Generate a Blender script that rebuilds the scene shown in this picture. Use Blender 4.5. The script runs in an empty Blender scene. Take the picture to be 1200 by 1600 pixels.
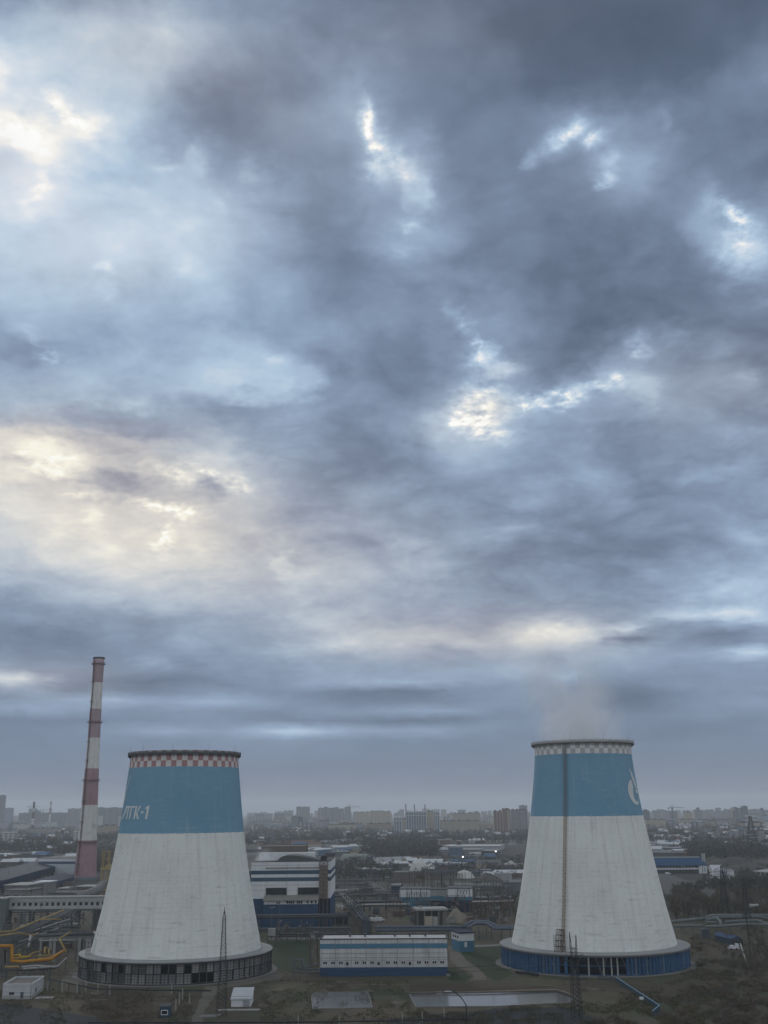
import bpy, bmesh, math, random
from mathutils import Vector, Matrix, noise as mnoise
random.seed(7)
R = math.radians
scene = bpy.context.scene
col = scene.collection

# ---------------------------------------------------------------- camera model (photo pixels 1200x1600)
F = 1672.0
PIT = math.atan(465 / F)
SR = .009
CR = math.sqrt(1 - SR * SR)
H = 60.0


def ray(px, py):
    dx, dy = px - 600, py - 800
    x = dx * CR - dy * SR
    d = dx * SR + dy * CR
    cp, sp = math.cos(PIT), math.sin(PIT)
    return (x, F * cp + d * sp, F * sp - d * cp)


def G(px, py, z=0.0):
    """world point where the photo pixel meets the level z"""
    r = ray(px, py)
    t = (z - H) / r[2]
    return Vector((r[0] * t, r[1] * t, z))


def P(px, py, Y):
    """world point of a photo pixel at distance Y north of the camera"""
    r = ray(px, py)
    t = Y / r[1]
    return Vector((r[0] * t, Y, H + r[2] * t))


cam = bpy.data.cameras.new("camera")
cam.sensor_fit = 'AUTO'
cam.sensor_width = 36
cam.lens = F * 36 / 1600
cam.clip_start = .5
cam.clip_end = 80000
camo = bpy.data.objects.new("camera", cam)
col.objects.link(camo)
u_r = Vector((CR, SR * math.sin(PIT), -SR * math.cos(PIT)))
fw = Vector((0, math.cos(PIT), math.sin(PIT)))
# photo x axis and y axis in world: invert of ray()
ex = Vector(ray(601, 800)) - Vector(ray(600, 800))
ey = -(Vector(ray(600, 801)) - Vector(ray(600, 800)))
m = Matrix((ex, ey, -fw)).transposed().to_4x4()
m.translation = Vector((0, 0, H))
camo.matrix_world = m
scene.camera = camo
scene.view_settings.view_transform = 'Standard'
scene.view_settings.look = 'None'
scene.view_settings.exposure = 0
scene.view_settings.gamma = 1
scene.render.resolution_x, scene.render.resolution_y = 768, 1024


# ---------------------------------------------------------------- helpers
def s2l(c):
    def f(v):
        v = v / 255.0
        return v / 12.92 if v <= .04045 else ((v + .055) / 1.055) ** 2.4
    return tuple(f(v) for v in c)


class NT:
    """small helper round a node tree"""
    def __init__(self, tree):
        self.t = tree
        self.t.nodes.clear()

    def n(self, kind, **kw):
        nd = self.t.nodes.new(kind)
        for k, v in kw.items():
            setattr(nd, k, v)
        return nd

    def l(self, a, b):
        self.t.links.new(a, b)

    def inp(self, sock, v):
        if isinstance(v, bpy.types.NodeSocket):
            self.l(v, sock)
        else:
            sock.default_value = v

    def m(self, op, a, b=0.0, c=None, clamp=False):
        nd = self.n('ShaderNodeMath', operation=op, use_clamp=clamp)
        self.inp(nd.inputs[0], a)
        self.inp(nd.inputs[1], b)
        if c is not None:
            self.inp(nd.inputs[2], c)
        return nd.outputs[0]

    def v(self, op, a, b=(0, 0, 0), s=None):
        nd = self.n('ShaderNodeVectorMath', operation=op)
        self.inp(nd.inputs[0], a)
        if op not in ('NORMALIZE', 'SCALE', 'LENGTH', 'ABSOLUTE'):
            self.inp(nd.inputs[1], b)
        if s is not None:
            self.inp(nd.inputs[3], s)
        return nd.outputs['Value'] if op in ('DOT_PRODUCT', 'LENGTH', 'DISTANCE') else nd.outputs[0]

    def mix(self, f, a, b, mode='MIX'):
        nd = self.n('ShaderNodeMix', data_type='RGBA', blend_type=mode)
        self.inp(nd.inputs[0], f)
        for sck, val in ((nd.inputs[6], a), (nd.inputs[7], b)):
            if isinstance(val, tuple) and len(val) == 3:
                val = (*val, 1)
            self.inp(sck, val)
        return nd.outputs[2]

    def noise(self, vec, scale, detail=4, rough=.5, dist=0.0):
        nd = self.n('ShaderNodeTexNoise')
        nd.inputs['Scale'].default_value = scale
        nd.inputs['Detail'].default_value = detail
        nd.inputs['Roughness'].default_value = rough
        nd.inputs['Distortion'].default_value = dist
        self.inp(nd.inputs['Vector'], vec)
        return nd

    def ss(self, x, a, b):
        nd = self.n('ShaderNodeMapRange', interpolation_type='SMOOTHSTEP')
        self.inp(nd.inputs[0], x)
        nd.inputs[1].default_value = a
        nd.inputs[2].default_value = b
        return nd.outputs[0]

    def ramp(self, x, stops):
        nd = self.n('ShaderNodeValToRGB')
        el = nd.color_ramp.elements
        while len(el) > 1:
            el.remove(el[-1])
        el[0].position, el[0].color = stops[0][0], (*stops[0][1], 1)
        for p_, c_ in stops[1:]:
            e = el.new(p_)
            e.color = (*c_, 1)
        self.l(x, nd.inputs[0])
        return nd.outputs[0]


# ---------------------------------------------------------------- sky
SKYROWS = [  # photo row, brightness (0-255) every 50 photo pixels from x = 0 to 1200
    (-60, [118, 126, 134, 140, 142, 142, 140, 134, 128, 124, 118, 112, 106, 102, 98, 94, 90, 86, 84, 82, 82, 82, 82, 82, 82]),
    (0, [140, 148, 155, 160, 162, 160, 157, 152, 145, 140, 134, 126, 118, 112, 108, 104, 98, 94, 90, 88, 87, 86, 86, 86, 86]),
    (50, [178, 182, 185, 186, 188, 190, 182, 165, 148, 138, 134, 136, 130, 118, 112, 106, 98, 94, 92, 90, 90, 90, 92, 94, 96]),
    (100, [215, 205, 196, 192, 188, 182, 170, 150, 136, 132, 140, 142, 132, 122, 116, 114, 110, 106, 98, 93, 92, 94, 98, 106, 112]),
    (150, [222, 205, 200, 195, 182, 162, 140, 128, 124, 130, 138, 148, 136, 122, 116, 116, 112, 106, 104, 108, 106, 112, 124, 128, 126]),
    (200, [240, 228, 224, 214, 180, 150, 132, 126, 130, 136, 138, 150, 150, 134, 122, 120, 118, 125, 150, 140, 126, 124, 122, 118, 118]),
    (250, [183, 215, 203, 197, 189, 175, 165, 148, 140, 132, 132, 138, 172, 150, 130, 124, 126, 130, 140, 145, 138, 128, 122, 116, 112]),
    (300, [193, 200, 199, 197, 194, 191, 186, 173, 158, 140, 136, 136, 150, 160, 136, 132, 132, 128, 132, 138, 132, 126, 138, 128, 122]),
    (350, [198, 195, 187, 184, 190, 195, 192, 178, 162, 146, 136, 136, 146, 152, 142, 132, 128, 122, 122, 126, 122, 126, 150, 158, 142]),
    (400, [188, 186, 185, 184, 184, 183, 180, 178, 165, 148, 134, 132, 146, 146, 128, 118, 112, 110, 114, 112, 110, 118, 140, 158, 152]),
    (450, [178, 180, 179, 176, 174, 173, 172, 168, 164, 154, 142, 140, 140, 138, 136, 124, 118, 114, 112, 108, 110, 112, 116, 128, 134]),
    (500, [170, 170, 167, 166, 166, 169, 164, 164, 158, 146, 140, 136, 130, 132, 140, 140, 128, 118, 112, 112, 114, 112, 114, 118, 116]),
    (550, [165, 162, 165, 170, 176, 173, 168, 170, 177, 160, 140, 128, 122, 122, 136, 150, 140, 124, 120, 136, 140, 140, 136, 130, 124]),
    (600, [170, 168, 173, 182, 178, 181, 186, 190, 183, 178, 150, 132, 126, 124, 140, 168, 150, 138, 160, 168, 156, 152, 154, 156, 148]),
    (650, [168, 170, 160, 156, 156, 162, 170, 160, 158, 164, 150, 134, 132, 136, 156, 180, 176, 168, 162, 154, 150, 148, 146, 140, 136]),
    (700, [220, 224, 205, 185, 168, 160, 170, 172, 160, 152, 142, 128, 132, 142, 160, 168, 156, 144, 140, 138, 136, 138, 140, 142, 144]),
    (750, [226, 226, 218, 200, 190, 205, 205, 200, 180, 154, 144, 138, 138, 146, 150, 152, 146, 146, 146, 140, 136, 138, 142, 150, 154]),
    (800, [208, 212, 214, 210, 206, 212, 205, 195, 180, 164, 154, 148, 146, 146, 144, 142, 140, 138, 136, 130, 128, 132, 134, 138, 142]),
    (850, [196, 202, 206, 208, 212, 222, 214, 200, 184, 170, 164, 160, 158, 154, 150, 146, 140, 136, 132, 128, 126, 130, 136, 146, 158]),
    (900, [170, 180, 190, 200, 205, 204, 200, 194, 186, 188, 186, 180, 172, 164, 156, 148, 142, 138, 136, 136, 140, 148, 158, 168, 176]),
    (950, [140, 146, 152, 160, 170, 174, 172, 170, 168, 168, 170, 168, 162, 154, 150, 146, 142, 144, 146, 148, 150, 158, 166, 174, 180]),
    (1000, [134, 130, 130, 136, 144, 150, 152, 152, 154, 162, 170, 174, 174, 168, 162, 164, 172, 176, 170, 158, 150, 146, 144, 150, 156]),
    (1050, [146, 138, 132, 132, 130, 130, 132, 136, 140, 146, 152, 154, 150, 148, 150, 152, 152, 152, 150, 146, 142, 140, 140, 142, 144]),
    (1100, [126, 132, 134, 136, 134, 134, 136, 136, 132, 128, 126, 126, 130, 132, 132, 132, 130, 130, 128, 124, 122, 122, 124, 128, 130]),
    (1150, [122, 124, 126, 126, 126, 128, 130, 136, 138, 138, 134, 128, 124, 126, 126, 126, 126, 126, 126, 124, 122, 122, 124, 126, 126]),
    (1200, [120] * 25),
    (1270, [114] * 25),
]
# photo x, y, half sizes, angle, brightness change, raggedness; the last flag marks small ragged openings
SKYBLOBS = [
    # openings: top centre, upper right, right, centre right
    (571, 186, 7.84, 23, 14, 67.16, 0.8, 1), (583, 214, 12.32, 29.9, 22, 48.76, 0.9, 1), (604, 246, 26.88, 18.4, -35, 37.72, 1, 1), (622, 250, 15.68, 6.9, -10, 31.28, 0.8, 1), (596, 268, 16, 14, 0, 30, 1, 1), (645, 268, 20.16, 16.1, -20, 31.28, 1, 1), (655, 300, 14, 18, 10, 30, 1.2, 1), (674, 302, 6.72, 6.9, 0, 31.28, 0.8, 1), (642, 356, 13.44, 8.05, -10, 31.28, 1, 1), (618, 380, 20, 12, -20, 22, 1, 0), (560, 160, 34, 40, 30, 16, 0.5, 0), (640, 225, 30, 30, 0, 14, 0.5, 0),
    (882, 214, 24.64, 11.5, 24, 55.2, 1, 1), (860, 228, 24, 10, 30, 30, 1, 1), (904, 204, 11.2, 9.2, 20, 32.2, 1, 1), (929, 220, 15.68, 9.2, 20, 64.4, 0.8, 1), (952, 254, 15.68, 20.7, -40, 35.88, 1, 1), (943, 283, 11.2, 6.9, -20, 46.92, 0.8, 1), (826, 246, 12, 7, 30, 26, 1, 1), (960, 185, 60, 30, 0, 14, 0.6, 0), (985, 260, 40, 40, 0, 18, 0.8, 0), (1036, 180, 10, 18, -20, 18, 0.8, 0), (1058, 215, 14, 10, 30, 14, 0.8, 0),
    (1141, 331, 19.04, 9.2, -38, 56.12, 0.9, 1), (1155, 345, 8.96, 6.9, -30, 39.56, 0.9, 1), (1110, 318, 20, 14, 20, 22, 1, 1), (1160, 378, 29.12, 29.9, -30, 34.96, 1.2, 1), (1180, 398, 24, 20, -30, 26, 1, 1), (1130, 362, 20, 14, 0, 16, 1, 0), (1150, 412, 16, 20, 0, 18, 1, 0),
    (712, 490, 14, 10, -40, 30, 0.9, 1), (728, 512, 11.2, 13.8, -20, 31.28, 0.9, 1), (750, 555, 20.16, 12.65, 0, 61.64, 1, 1), (748, 538, 5.6, 11.5, 0, 31.28, 0.8, 1), (785, 576, 22.4, 13.8, -8, 37.72, 0.6, 1), (770, 565, 10, 6, -30, 30, 0.8, 1),
    (745, 640, 33.6, 20.7, -10, 44.16, 1.5, 1), (735, 660, 29.12, 13.8, -20, 40.48, 1.5, 1), (760, 612, 29.12, 16.1, -20, 33.12, 1.4, 1), (764, 676, 33.6, 16.1, -10, 31.28, 1.2, 1), (712, 656, 6.72, 13.8, 0, 34.04, 1, 1), (790, 640, 14, 22, 0, 22, 1.4, 1), (700, 668, 40, 26, 0, 22, 0.6, 0),
    (815, 634, 15.68, 8.05, 0, 44.16, 1, 1), (842, 626, 20.16, 10.35, 10, 48.76, 1.2, 1), (878, 624, 20.16, 10.35, 8, 48.76, 1.2, 1), (905, 612, 29.12, 11.5, 22, 31.28, 1.2, 1), (938, 603, 15.68, 8.05, 12, 40.48, 1, 1), (968, 592, 10.08, 8.05, 0, 40.48, 1, 1), (1010, 615, 26, 14, -20, 24, 1.2, 1), (990, 605, 40, 14, 0, 18, 1, 0),
    (996, 542, 13.44, 16.1, -20, 34.96, 1.2, 1), (962, 515, 16, 16, 0, 18, 1, 0), (1045, 518, 14, 14, 30, 16, 1, 1), (1010, 552, 24, 8, 10, 24, 1, 0), (1115, 540, 24, 12, 10, 14, 1, 0), (1175, 580, 24, 9, 8, 24, 1, 1), (1120, 650, 20, 12, -20, 12, 1.2, 0), (1150, 682, 46, 8, 8, 20, 1, 0), (920, 520, 60, 50, 20, -10, 0.4, 0), (780, 500, 60, 40, -20, 10, 0.6, 0),
    # upper left cumulus
    (38, 212, 26.88, 16.1, -10, 31.28, 1, 1), (8, 195, 14, 16, -40, 26, 1, 1), (110, 180, 33.6, 9.2, -32, 31.28, 1, 1), (160, 205, 34, 16, -20, 18, 1, 1), (78, 248, 40, 12, -22, 24, 1, 1), (4, 118, 18, 12, 0, 24, 1, 1), (70, 150, 40, 8, 4, 16, 1, 0), (70, 278, 12, 8, 20, 30, 1.2, 1), (60, 300, 17.92, 8.05, 20, 31.28, 1.2, 1), (40, 330, 20, 12, 20, 24, 1.2, 1), (75, 305, 8, 5, -30, 26, 1, 1), (70, 225, 60, 26, -20, 12, 0.6, 0), (12, 250, 60, 24, -20, -14, 0.3, 0),
    (255, 258, 20, 9, -10, 30, 1, 1), (285, 240, 16, 8, 40, 18, 1, 1), (300, 256, 12, 14, 0, 22, 1, 1), (382, 262, 12, 10, 0, 26, 1, 1), (410, 270, 20, 12, 0, 14, 1, 0), (180, 218, 60, 10, 4, -14, 0.5, 0), (330, 310, 20, 8, -30, 14, 1, 0), (290, 285, 60, 24, 0, 8, 1, 0), (400, 330, 50, 30, 0, 6, 1, 0), (180, 100, 60, 16, 8, 8, 0.8, 0), (250, 45, 50, 22, 0, 8, 0.6, 0), (325, 170, 80, 34, 5, 2, 0.4, 0),
    (163, 420, 14, 10, 20, 32, 1, 1), (158, 442, 24, 16, 20, 20, 1, 1), (175, 461, 14, 4, -30, 26, 1, 1), (292, 411, 5, 5, 0, 26, 0.6, 1), (290, 420, 20, 14, 0, 10, 0.8, 0), (40, 520, 40, 5, -4, 26, 0.8, 0), (60, 540, 60, 10, -6, -14, 0.8, 0), (78, 553, 17.92, 6.9, -14, 31.28, 1, 1), (30, 560, 50, 12, -4, -14, 0.8, 0), (170, 520, 60, 12, -8, -6, 0.8, 0), (180, 602, 30, 7, 3, -18, 0.8, 0),
    (60, 622, 40, 7, 0, 14, 0.8, 0), (225, 628, 40, 7, -18, 22, 1, 1), (130, 615, 22, 12, 0, 10, 1, 0), (110, 650, 90, 14, -4, -8, 0.6, 0), (40, 642, 50, 5, 6, 14, 0.8, 0), (30, 655, 60, 10, 6, -8, 0.6, 0), (205, 672, 60, 22, -4, -12, 0.6, 0), (330, 640, 60, 18, -6, -16, 0.7, 0), (290, 624, 12, 8, 0, -14, 0.8, 0), (380, 605, 24, 7, 0, -22, 0.8, 0), (385, 625, 30, 6, -8, 18, 1, 1), (300, 668, 26, 7, 0, 10, 0.8, 0), (420, 640, 70, 14, -4, -14, 0.8, 0), (440, 565, 30, 8, -14, 24, 1, 1), (490, 590, 18, 14, 30, 24, 1.2, 1), (480, 608, 50, 8, 14, 14, 1, 0), (450, 610, 40, 30, 0, 4, 1.2, 0),
    # the lit break on the left
    (60, 692, 90, 6, -6, 14, 0.8, 0), (40, 700, 50, 9, -6, 26, 1, 1), (110, 712, 30, 12, -20, 30, 1, 1), (85, 735, 35.84, 10.35, -12, 31.28, 1.2, 1), (34, 716, 22, 11, -20, -46, 0.8, 1), (60, 760, 46, 7, 4, -34, 0.8, 0), (190, 752, 66, 20, -3, -44, 0.8, 0), (150, 756, 40, 18, 0, -10, 0.8, 0), (190, 726, 70, 6, -6, 24, 1, 1), (270, 738, 44.8, 11.5, -20, 31.28, 1.2, 1), (330, 738, 33.6, 9.2, -22, 31.28, 1.2, 1), (378, 756, 17.92, 10.35, -30, 33.12, 1.2, 1), (332, 760, 22, 20, -20, -44, 0.8, 1), (290, 775, 50, 8, 0, -20, 0.8, 0), (230, 690, 80, 8, -8, 24, 0.8, 0), (350, 700, 60, 16, -6, 16, 0.8, 0), (165, 696, 24, 6, 0, -14, 0.8, 0), (130, 774, 20, 4, 0, 32, 1, 1), (60, 782, 50, 8, 0, -8, 1, 0),
    (250, 790, 51.52, 6.9, -8, 31.28, 1.2, 1), (280, 800, 26.88, 11.5, -16, 31.28, 1.2, 1), (258, 840, 10.08, 18.4, -20, 33.12, 1.2, 1), (255, 815, 20, 10, 0, -18, 1, 0), (140, 800, 16, 16, -40, 22, 1.2, 1), (95, 838, 24, 7, 0, 18, 1.2, 1), (60, 815, 26, 16, 0, -10, 1, 0), (190, 830, 30, 24, 0, -12, 1, 0), (320, 860, 16, 18, 0, 20, 1, 1), (120, 885, 70, 5, -8, 18, 0.8, 0), (180, 870, 24, 20, 0, 12, 1, 0), (440, 880, 10, 16, 0, 28, 1, 1), (470, 905, 26, 24, 0, 10, 1, 0), (360, 850, 60, 12, 0, -12, 0.8, 0), (560, 845, 110, 7, 6, -14, 0.6, 0), (480, 815, 60, 10, 0, -8, 0.8, 0),
    (20, 1062, 44.1, 10, -8, 78.2, 0.5, 0), (92, 1056, 27.3, 6, 4, 37.4, 0.7, 0), (240, 1032, 21, 6, 0, 23.8, 1, 0), (210, 975, 73.5, 14, 0, -17, 0.8, 0), (60, 985, 126, 16, 0, -10.2, 0.6, 0), (230, 1070, 94.5, 9, 0, -27.2, 0.5, 0), (500, 1010, 73.5, 8, 6, 27.2, 0.8, 0), (545, 1000, 31.5, 12, 0, 17, 1, 0), (490, 970, 42, 10, 0, 23.8, 1, 0),
    (100, 1100, 126, 8, 3, 40.8, 0.5, 0), (340, 1097, 73.5, 5, 0, 27.2, 0.5, 0), (480, 1140, 94.5, 5, 3, 61.2, 0.4, 0), (250, 1142, 94.5, 5, 2, 23.8, 0.5, 0), (60, 1130, 105, 6, 0, -20.4, 0.5, 0), (560, 1106, 94.5, 6, 2, 23.8, 0.5, 0), (450, 1120, 115.5, 7, 0, -20.4, 0.5, 0), (600, 1080, 94.5, 5, 0, -23.8, 0.5, 0),
    # lower right bands
    (640, 845, 50, 8, -10, 14, 0.8, 0), (612, 850, 9, 6, 20, 22, 0.8, 1), (628, 880, 24, 12, 0, 16, 1, 1), (860, 990, 48.3, 20, 0, 51, 0.7, 0), (900, 985, 35.7, 12, 8, 27.2, 0.8, 0), (800, 995, 25.2, 10, 0, 20.4, 1, 0), (640, 995, 48.3, 14, 4, 23.8, 0.9, 0), (740, 1005, 31.5, 10, -6, 23.8, 1, 0), (980, 980, 73.5, 7, 14, 44.2, 0.9, 0), (1060, 966, 63, 6, 10, 27.2, 0.9, 0), (1140, 958, 42, 8, 8, 44.2, 0.9, 0), (1000, 990, 52.5, 6, 12, -30.6, 0.8, 0), (1100, 985, 94.5, 9, 6, -30.6, 0.7, 0), (1030, 1000, 63, 6, 10, 23.8, 0.8, 0), (1160, 975, 63, 6, 8, 37.4, 0.9, 0), (1150, 995, 94.5, 9, 3, -27.2, 0.7, 0), (1180, 1018, 52.5, 6, 3, 47.6, 0.7, 0), (1040, 1030, 126, 8, 3, 17, 0.8, 0),
    (830, 1040, 63, 7, 4, 27.2, 0.9, 0), (880, 1060, 21, 10, 0, 23.8, 1, 0), (860, 1030, 27.3, 8, 0, -23.8, 0.8, 0), (660, 1060, 115.5, 6, 2, 30.6, 0.6, 0), (650, 1090, 73.5, 7, 0, -23.8, 0.6, 0), (640, 1123, 73.5, 5, 0, -27.2, 0.5, 0), (700, 1108, 73.5, 5, 2, 20.4, 0.6, 0), (960, 1085, 73.5, 22, 0, -20.4, 0.6, 0), (1120, 1105, 94.5, 9, 4, 20.4, 0.7, 0), (1080, 1140, 94.5, 6, 2, -17, 0.5, 0), (640, 1140, 94.5, 5, 0, 23.8, 0.6, 0),
    (1165, 838, 30, 6, 4, 40, 0.9, 0), (1190, 850, 24, 10, 0, 14, 0.9, 0), (1010, 905, 30, 7, 0, 14, 1, 0), (1150, 905, 30, 6, 8, 26, 1, 0), (1090, 935, 50, 6, 6, 12, 1, 0), (820, 825, 50, 6, 14, 18, 0.9, 0), (790, 835, 20, 8, 0, 12, 1, 0), (810, 775, 46, 5, -6, 22, 1, 0), (740, 870, 120, 16, 4, -8, 0.7, 0), (900, 860, 90, 14, 0, -8, 0.7, 0), (900, 745, 60, 6, 8, 12, 1, 0), (1140, 725, 50, 8, 8, 18, 0.9, 0), (1090, 750, 40, 7, 6, 14, 0.9, 0), (1000, 765, 60, 9, 6, -12, 0.7, 0), (960, 670, 60, 10, 6, -14, 0.7, 0), (1180, 640, 30, 30, 0, -6, 0.7, 0), (610, 730, 60, 20, 0, -8, 0.6, 0), (560, 760, 90, 14, 4, -6, 0.6, 0), (700, 715, 60, 8, 0, 8, 0.8, 0), (1100, 690, 80, 10, 10, -6, 0.8, 0),
]
SKYWARM = [(180, 790, 270, 110, 0, .95), (60, 700, 170, 46, 5, .7), (500, 890, 300, 100, 0, .45), (870, 990, 130, 40, 0, .6), (60, 1060, 110, 24, 0, .6), (600, 1240, 900, 34, 0, .5), (280, 110, 260, 90, -15, .45), (700, 40, 300, 60, 0, .3), (30, 200, 70, 30, 0, .3), (748, 650, 46, 34, 0, .6), (1130, 600, 150, 70, 0, .4), (640, 1000, 160, 40, 0, .5)]
SKYCLEAR = [(14, 262, 66, 34, -20, .95), (180, 370, 190, 60, 10, .35), (787, 577, 24, 12, 0, .8), (640, 265, 24, 24, 0, .4), (960, 260, 70, 50, 0, .3), (700, 668, 40, 30, 0, .25)]
SUN_AZ, SUN_EL = -15.0, 15.5


def pix2azel(px, py):
    r = Vector(ray(px, py)).normalized()
    return math.degrees(math.atan2(r.x, r.y)), math.degrees(math.asin(r.z))


def azel2pix(az, el):
    d = Vector((math.sin(R(az)) * math.cos(R(el)), math.cos(R(az)) * math.cos(R(el)), math.sin(R(el))))
    k = d.dot(fw)
    exn, eyn = ex.normalized(), ey.normalized()
    return 600 + F * d.dot(exn) / k, 800 - F * d.dot(eyn) / k


def skyL(px, py):
    px = min(max(px, 0), 1200)
    rows = SKYROWS
    py = min(max(py, rows[0][0]), rows[-1][0])
    for i in range(len(rows) - 1):
        if rows[i][0] <= py <= rows[i + 1][0]:
            f = (py - rows[i][0]) / (rows[i + 1][0] - rows[i][0])
            j = min(int(px / 50), 23)
            g = px / 50 - j
            a = rows[i][1][j] * (1 - g) + rows[i][1][j + 1] * g
            b = rows[i + 1][1][j] * (1 - g) + rows[i + 1][1][j + 1] * g
            return a * (1 - f) + b * f


def sharp(b):
    return bool(b[7]) and b[5] > 31 and b[1] < 955


def build_sky():
    w = bpy.data.worlds.new("World")
    scene.world = w
    w.use_nodes = True
    w.cycles.sampling_method = 'MANUAL'
    w.cycles.sample_map_resolution = 256
    k = NT(w.node_tree)
    d = k.v('NORMALIZE', k.n('ShaderNodeTexCoord').outputs['Generated'])
    sp = k.n('ShaderNodeSeparateXYZ')
    k.l(d, sp.inputs[0])
    x, y, z = sp.outputs
    az = k.m('MULTIPLY', k.m('ARCTAN2', x, y), 180 / math.pi)
    el = k.m('MULTIPLY', k.m('ARCSINE', z), 180 / math.pi)
    # the cloud deck: directions meet a level layer, so structure flattens towards the horizon
    inv = k.m('DIVIDE', 1.0, k.m('ADD', k.m('MAXIMUM', z, 0.0), .26))
    cq = k.n('ShaderNodeCombineXYZ')
    k.l(k.m('MULTIPLY', x, inv), cq.inputs[0])
    k.l(k.m('MULTIPLY', y, inv), cq.inputs[1])
    q = cq.outputs[0]
    amp_el = k.m('MULTIPLY_ADD', k.ss(el, 2, 26), .85, .15)

    def sep(nd):
        c_ = k.n('ShaderNodeSeparateColor')
        k.l(nd.outputs['Color'], c_.inputs[0])
        return c_.outputs
    n1 = k.noise(q, 2.6, 3, .55)
    s1 = sep(n1)
    s2 = sep(k.noise(q, 9.0, 3, .55))
    s3 = sep(k.noise(q, 30.0, 5, .62))

    def off(c_, ka, kb, kc):
        i, j = c_
        o1 = k.m('MULTIPLY', k.m('SUBTRACT', s1[i], .5), ka)
        o2 = k.m('MULTIPLY_ADD', k.m('SUBTRACT', s2[j], .5), kb, o1)
        return k.m('MULTIPLY_ADD', k.m('SUBTRACT', s3[i], .5), kc, o2)
    azw = k.m('ADD', az, off((0, 1), 1.0, 2.2, 1.7))
    elw = k.m('ADD', el, k.m('MULTIPLY', off((1, 2), .8, 2.0, 1.6), amp_el))
    # brightness of the deck, row by row of elevation: three rows to one curve node
    a0, a1, e0, e1, st = -22.0, 22.0, -1.5, 43.0, .5
    xn = k.m('DIVIDE', k.m('SUBTRACT', azw, a0), a1 - a0, clamp=True)
    eln = k.m('DIVIDE', k.m('SUBTRACT', k.m('MINIMUM', k.m('MAXIMUM', elw, e0), e1), e0), st)
    nrow = int(round((e1 - e0) / st)) + 1
    soft = [b for b in SKYBLOBS if not sharp(b)]
    NP = 89
    acc = None
    for i in range(0, nrow, 3):
        rc = k.n('ShaderNodeRGBCurve')
        for c in range(3):
            e = e0 + st * (i + c)
            cv = rc.mapping.curves[c]
            pts = []
            for j in range(NP):
                px, py = azel2pix(a0 + (a1 - a0) * j / (NP - 1), e)
                v = skyL(px, py)
                for bx, by, rx, ry, ang, amp, rg, _ in soft:
                    ux, uy = px - bx, -(py - by)
                    ca_, sa_ = math.cos(R(ang)), math.sin(R(ang))
                    qq = ((ux * ca_ + uy * sa_) / rx) ** 2 + ((-ux * sa_ + uy * ca_) / ry) ** 2
                    if qq < 9:
                        v += amp * .45 ** qq
                pts.append((j / (NP - 1), min(max(v / 255, 0), 1)))
            cv.points[0].location = pts[0]
            cv.points[1].location = pts[-1]
            for p_ in pts[1:-1]:
                cv.points.new(*p_)
        rc.mapping.update()
        xi = xn if acc is None else k.m('MULTIPLY_ADD', acc, 1e-7, xn)      # one after the other (shader stack)
        ei = eln if acc is None else k.m('MULTIPLY_ADD', acc, 1e-7, eln)
        k.l(xi, rc.inputs['Color'])
        wt = k.v('MAXIMUM', k.v('SUBTRACT', (1, 1, 1), k.v('ABSOLUTE', k.v('SUBTRACT', ei, (float(i), i + 1.0, i + 2.0)))), (0, 0, 0))
        dt = k.v('DOT_PRODUCT', rc.outputs[0], wt)
        acc = dt if acc is None else k.m('ADD', acc, dt)
    L = acc
    # smaller shapes
    n4 = k.noise(q, 55.0, 4, .56)
    s4 = sep(n4)
    cb = k.n('ShaderNodeCombineXYZ')
    k.l(k.m('ADD', az, k.m('MULTIPLY_ADD', k.m('SUBTRACT', s4[0], .5), .8, off((2, 0), .2, .8, 1.3))), cb.inputs[0])
    k.l(k.m('ADD', el, k.m('MULTIPLY', k.m('MULTIPLY_ADD', k.m('SUBTRACT', s4[1], .5), .7, off((0, 1), .2, .7, 1.2)), amp_el)), cb.inputs[1])
    n3f = k.m('ADD', k.m('MULTIPLY', s4[2], .5), k.m('MULTIPLY', s3[2], .5))

    def after(vec, acc):
        if not isinstance(acc, bpy.types.NodeSocket):
            return vec
        return k.v('ADD', vec, k.v('SCALE', vec, s=k.m('MULTIPLY', acc, 1e-7)))

    def blob(vec, px, py, rx, ry, ang):
        a, e = pix2azel(px, py)
        mp = k.n('ShaderNodeMapping', vector_type='TEXTURE')
        ppd = F * math.pi / 180
        mp.inputs['Location'].default_value = (a, e, 0)
        mp.inputs['Rotation'].default_value = (0, 0, R(ang))
        mp.inputs['Scale'].default_value = (rx / ppd / max(.5, math.cos(R(e))), ry / ppd, 1)
        k.l(vec, mp.inputs['Vector'])
        return k.m('POWER', .45, k.v('DOT_PRODUCT', mp.outputs[0], mp.outputs[0]))
    rag = k.m('MULTIPLY', k.m('SUBTRACT', n3f, .5), 4.4)
    for px, py, rx, ry, ang, amp, rg, _ in [b for b in SKYBLOBS if sharp(b)]:
        b = blob(after(cb.outputs[0], L), px, py, rx, ry, ang)
        L = k.m('MULTIPLY_ADD', k.m('MULTIPLY', b, amp / 255), k.m('MULTIPLY_ADD', rag, rg, 1.0), L)
    ca = k.n('ShaderNodeCombineXYZ')
    k.l(azw, ca.inputs[0])
    k.l(elw, ca.inputs[1])
    W = 0.0
    for px, py, rx, ry, ang, amp in SKYWARM:
        W = k.m('MULTIPLY_ADD', blob(after(ca.outputs[0], W), px, py, rx, ry, ang), amp, W)
    W = k.m('MINIMUM', W, 1.0)
    CL = 0.0
    for px, py, rx, ry, ang, amp in SKYCLEAR:
        CL = k.m('MULTIPLY_ADD', blob(after(cb.outputs[0], CL), px, py, rx, ry, ang), amp, CL)
    CL = k.m('MINIMUM', CL, 1.0)
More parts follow.
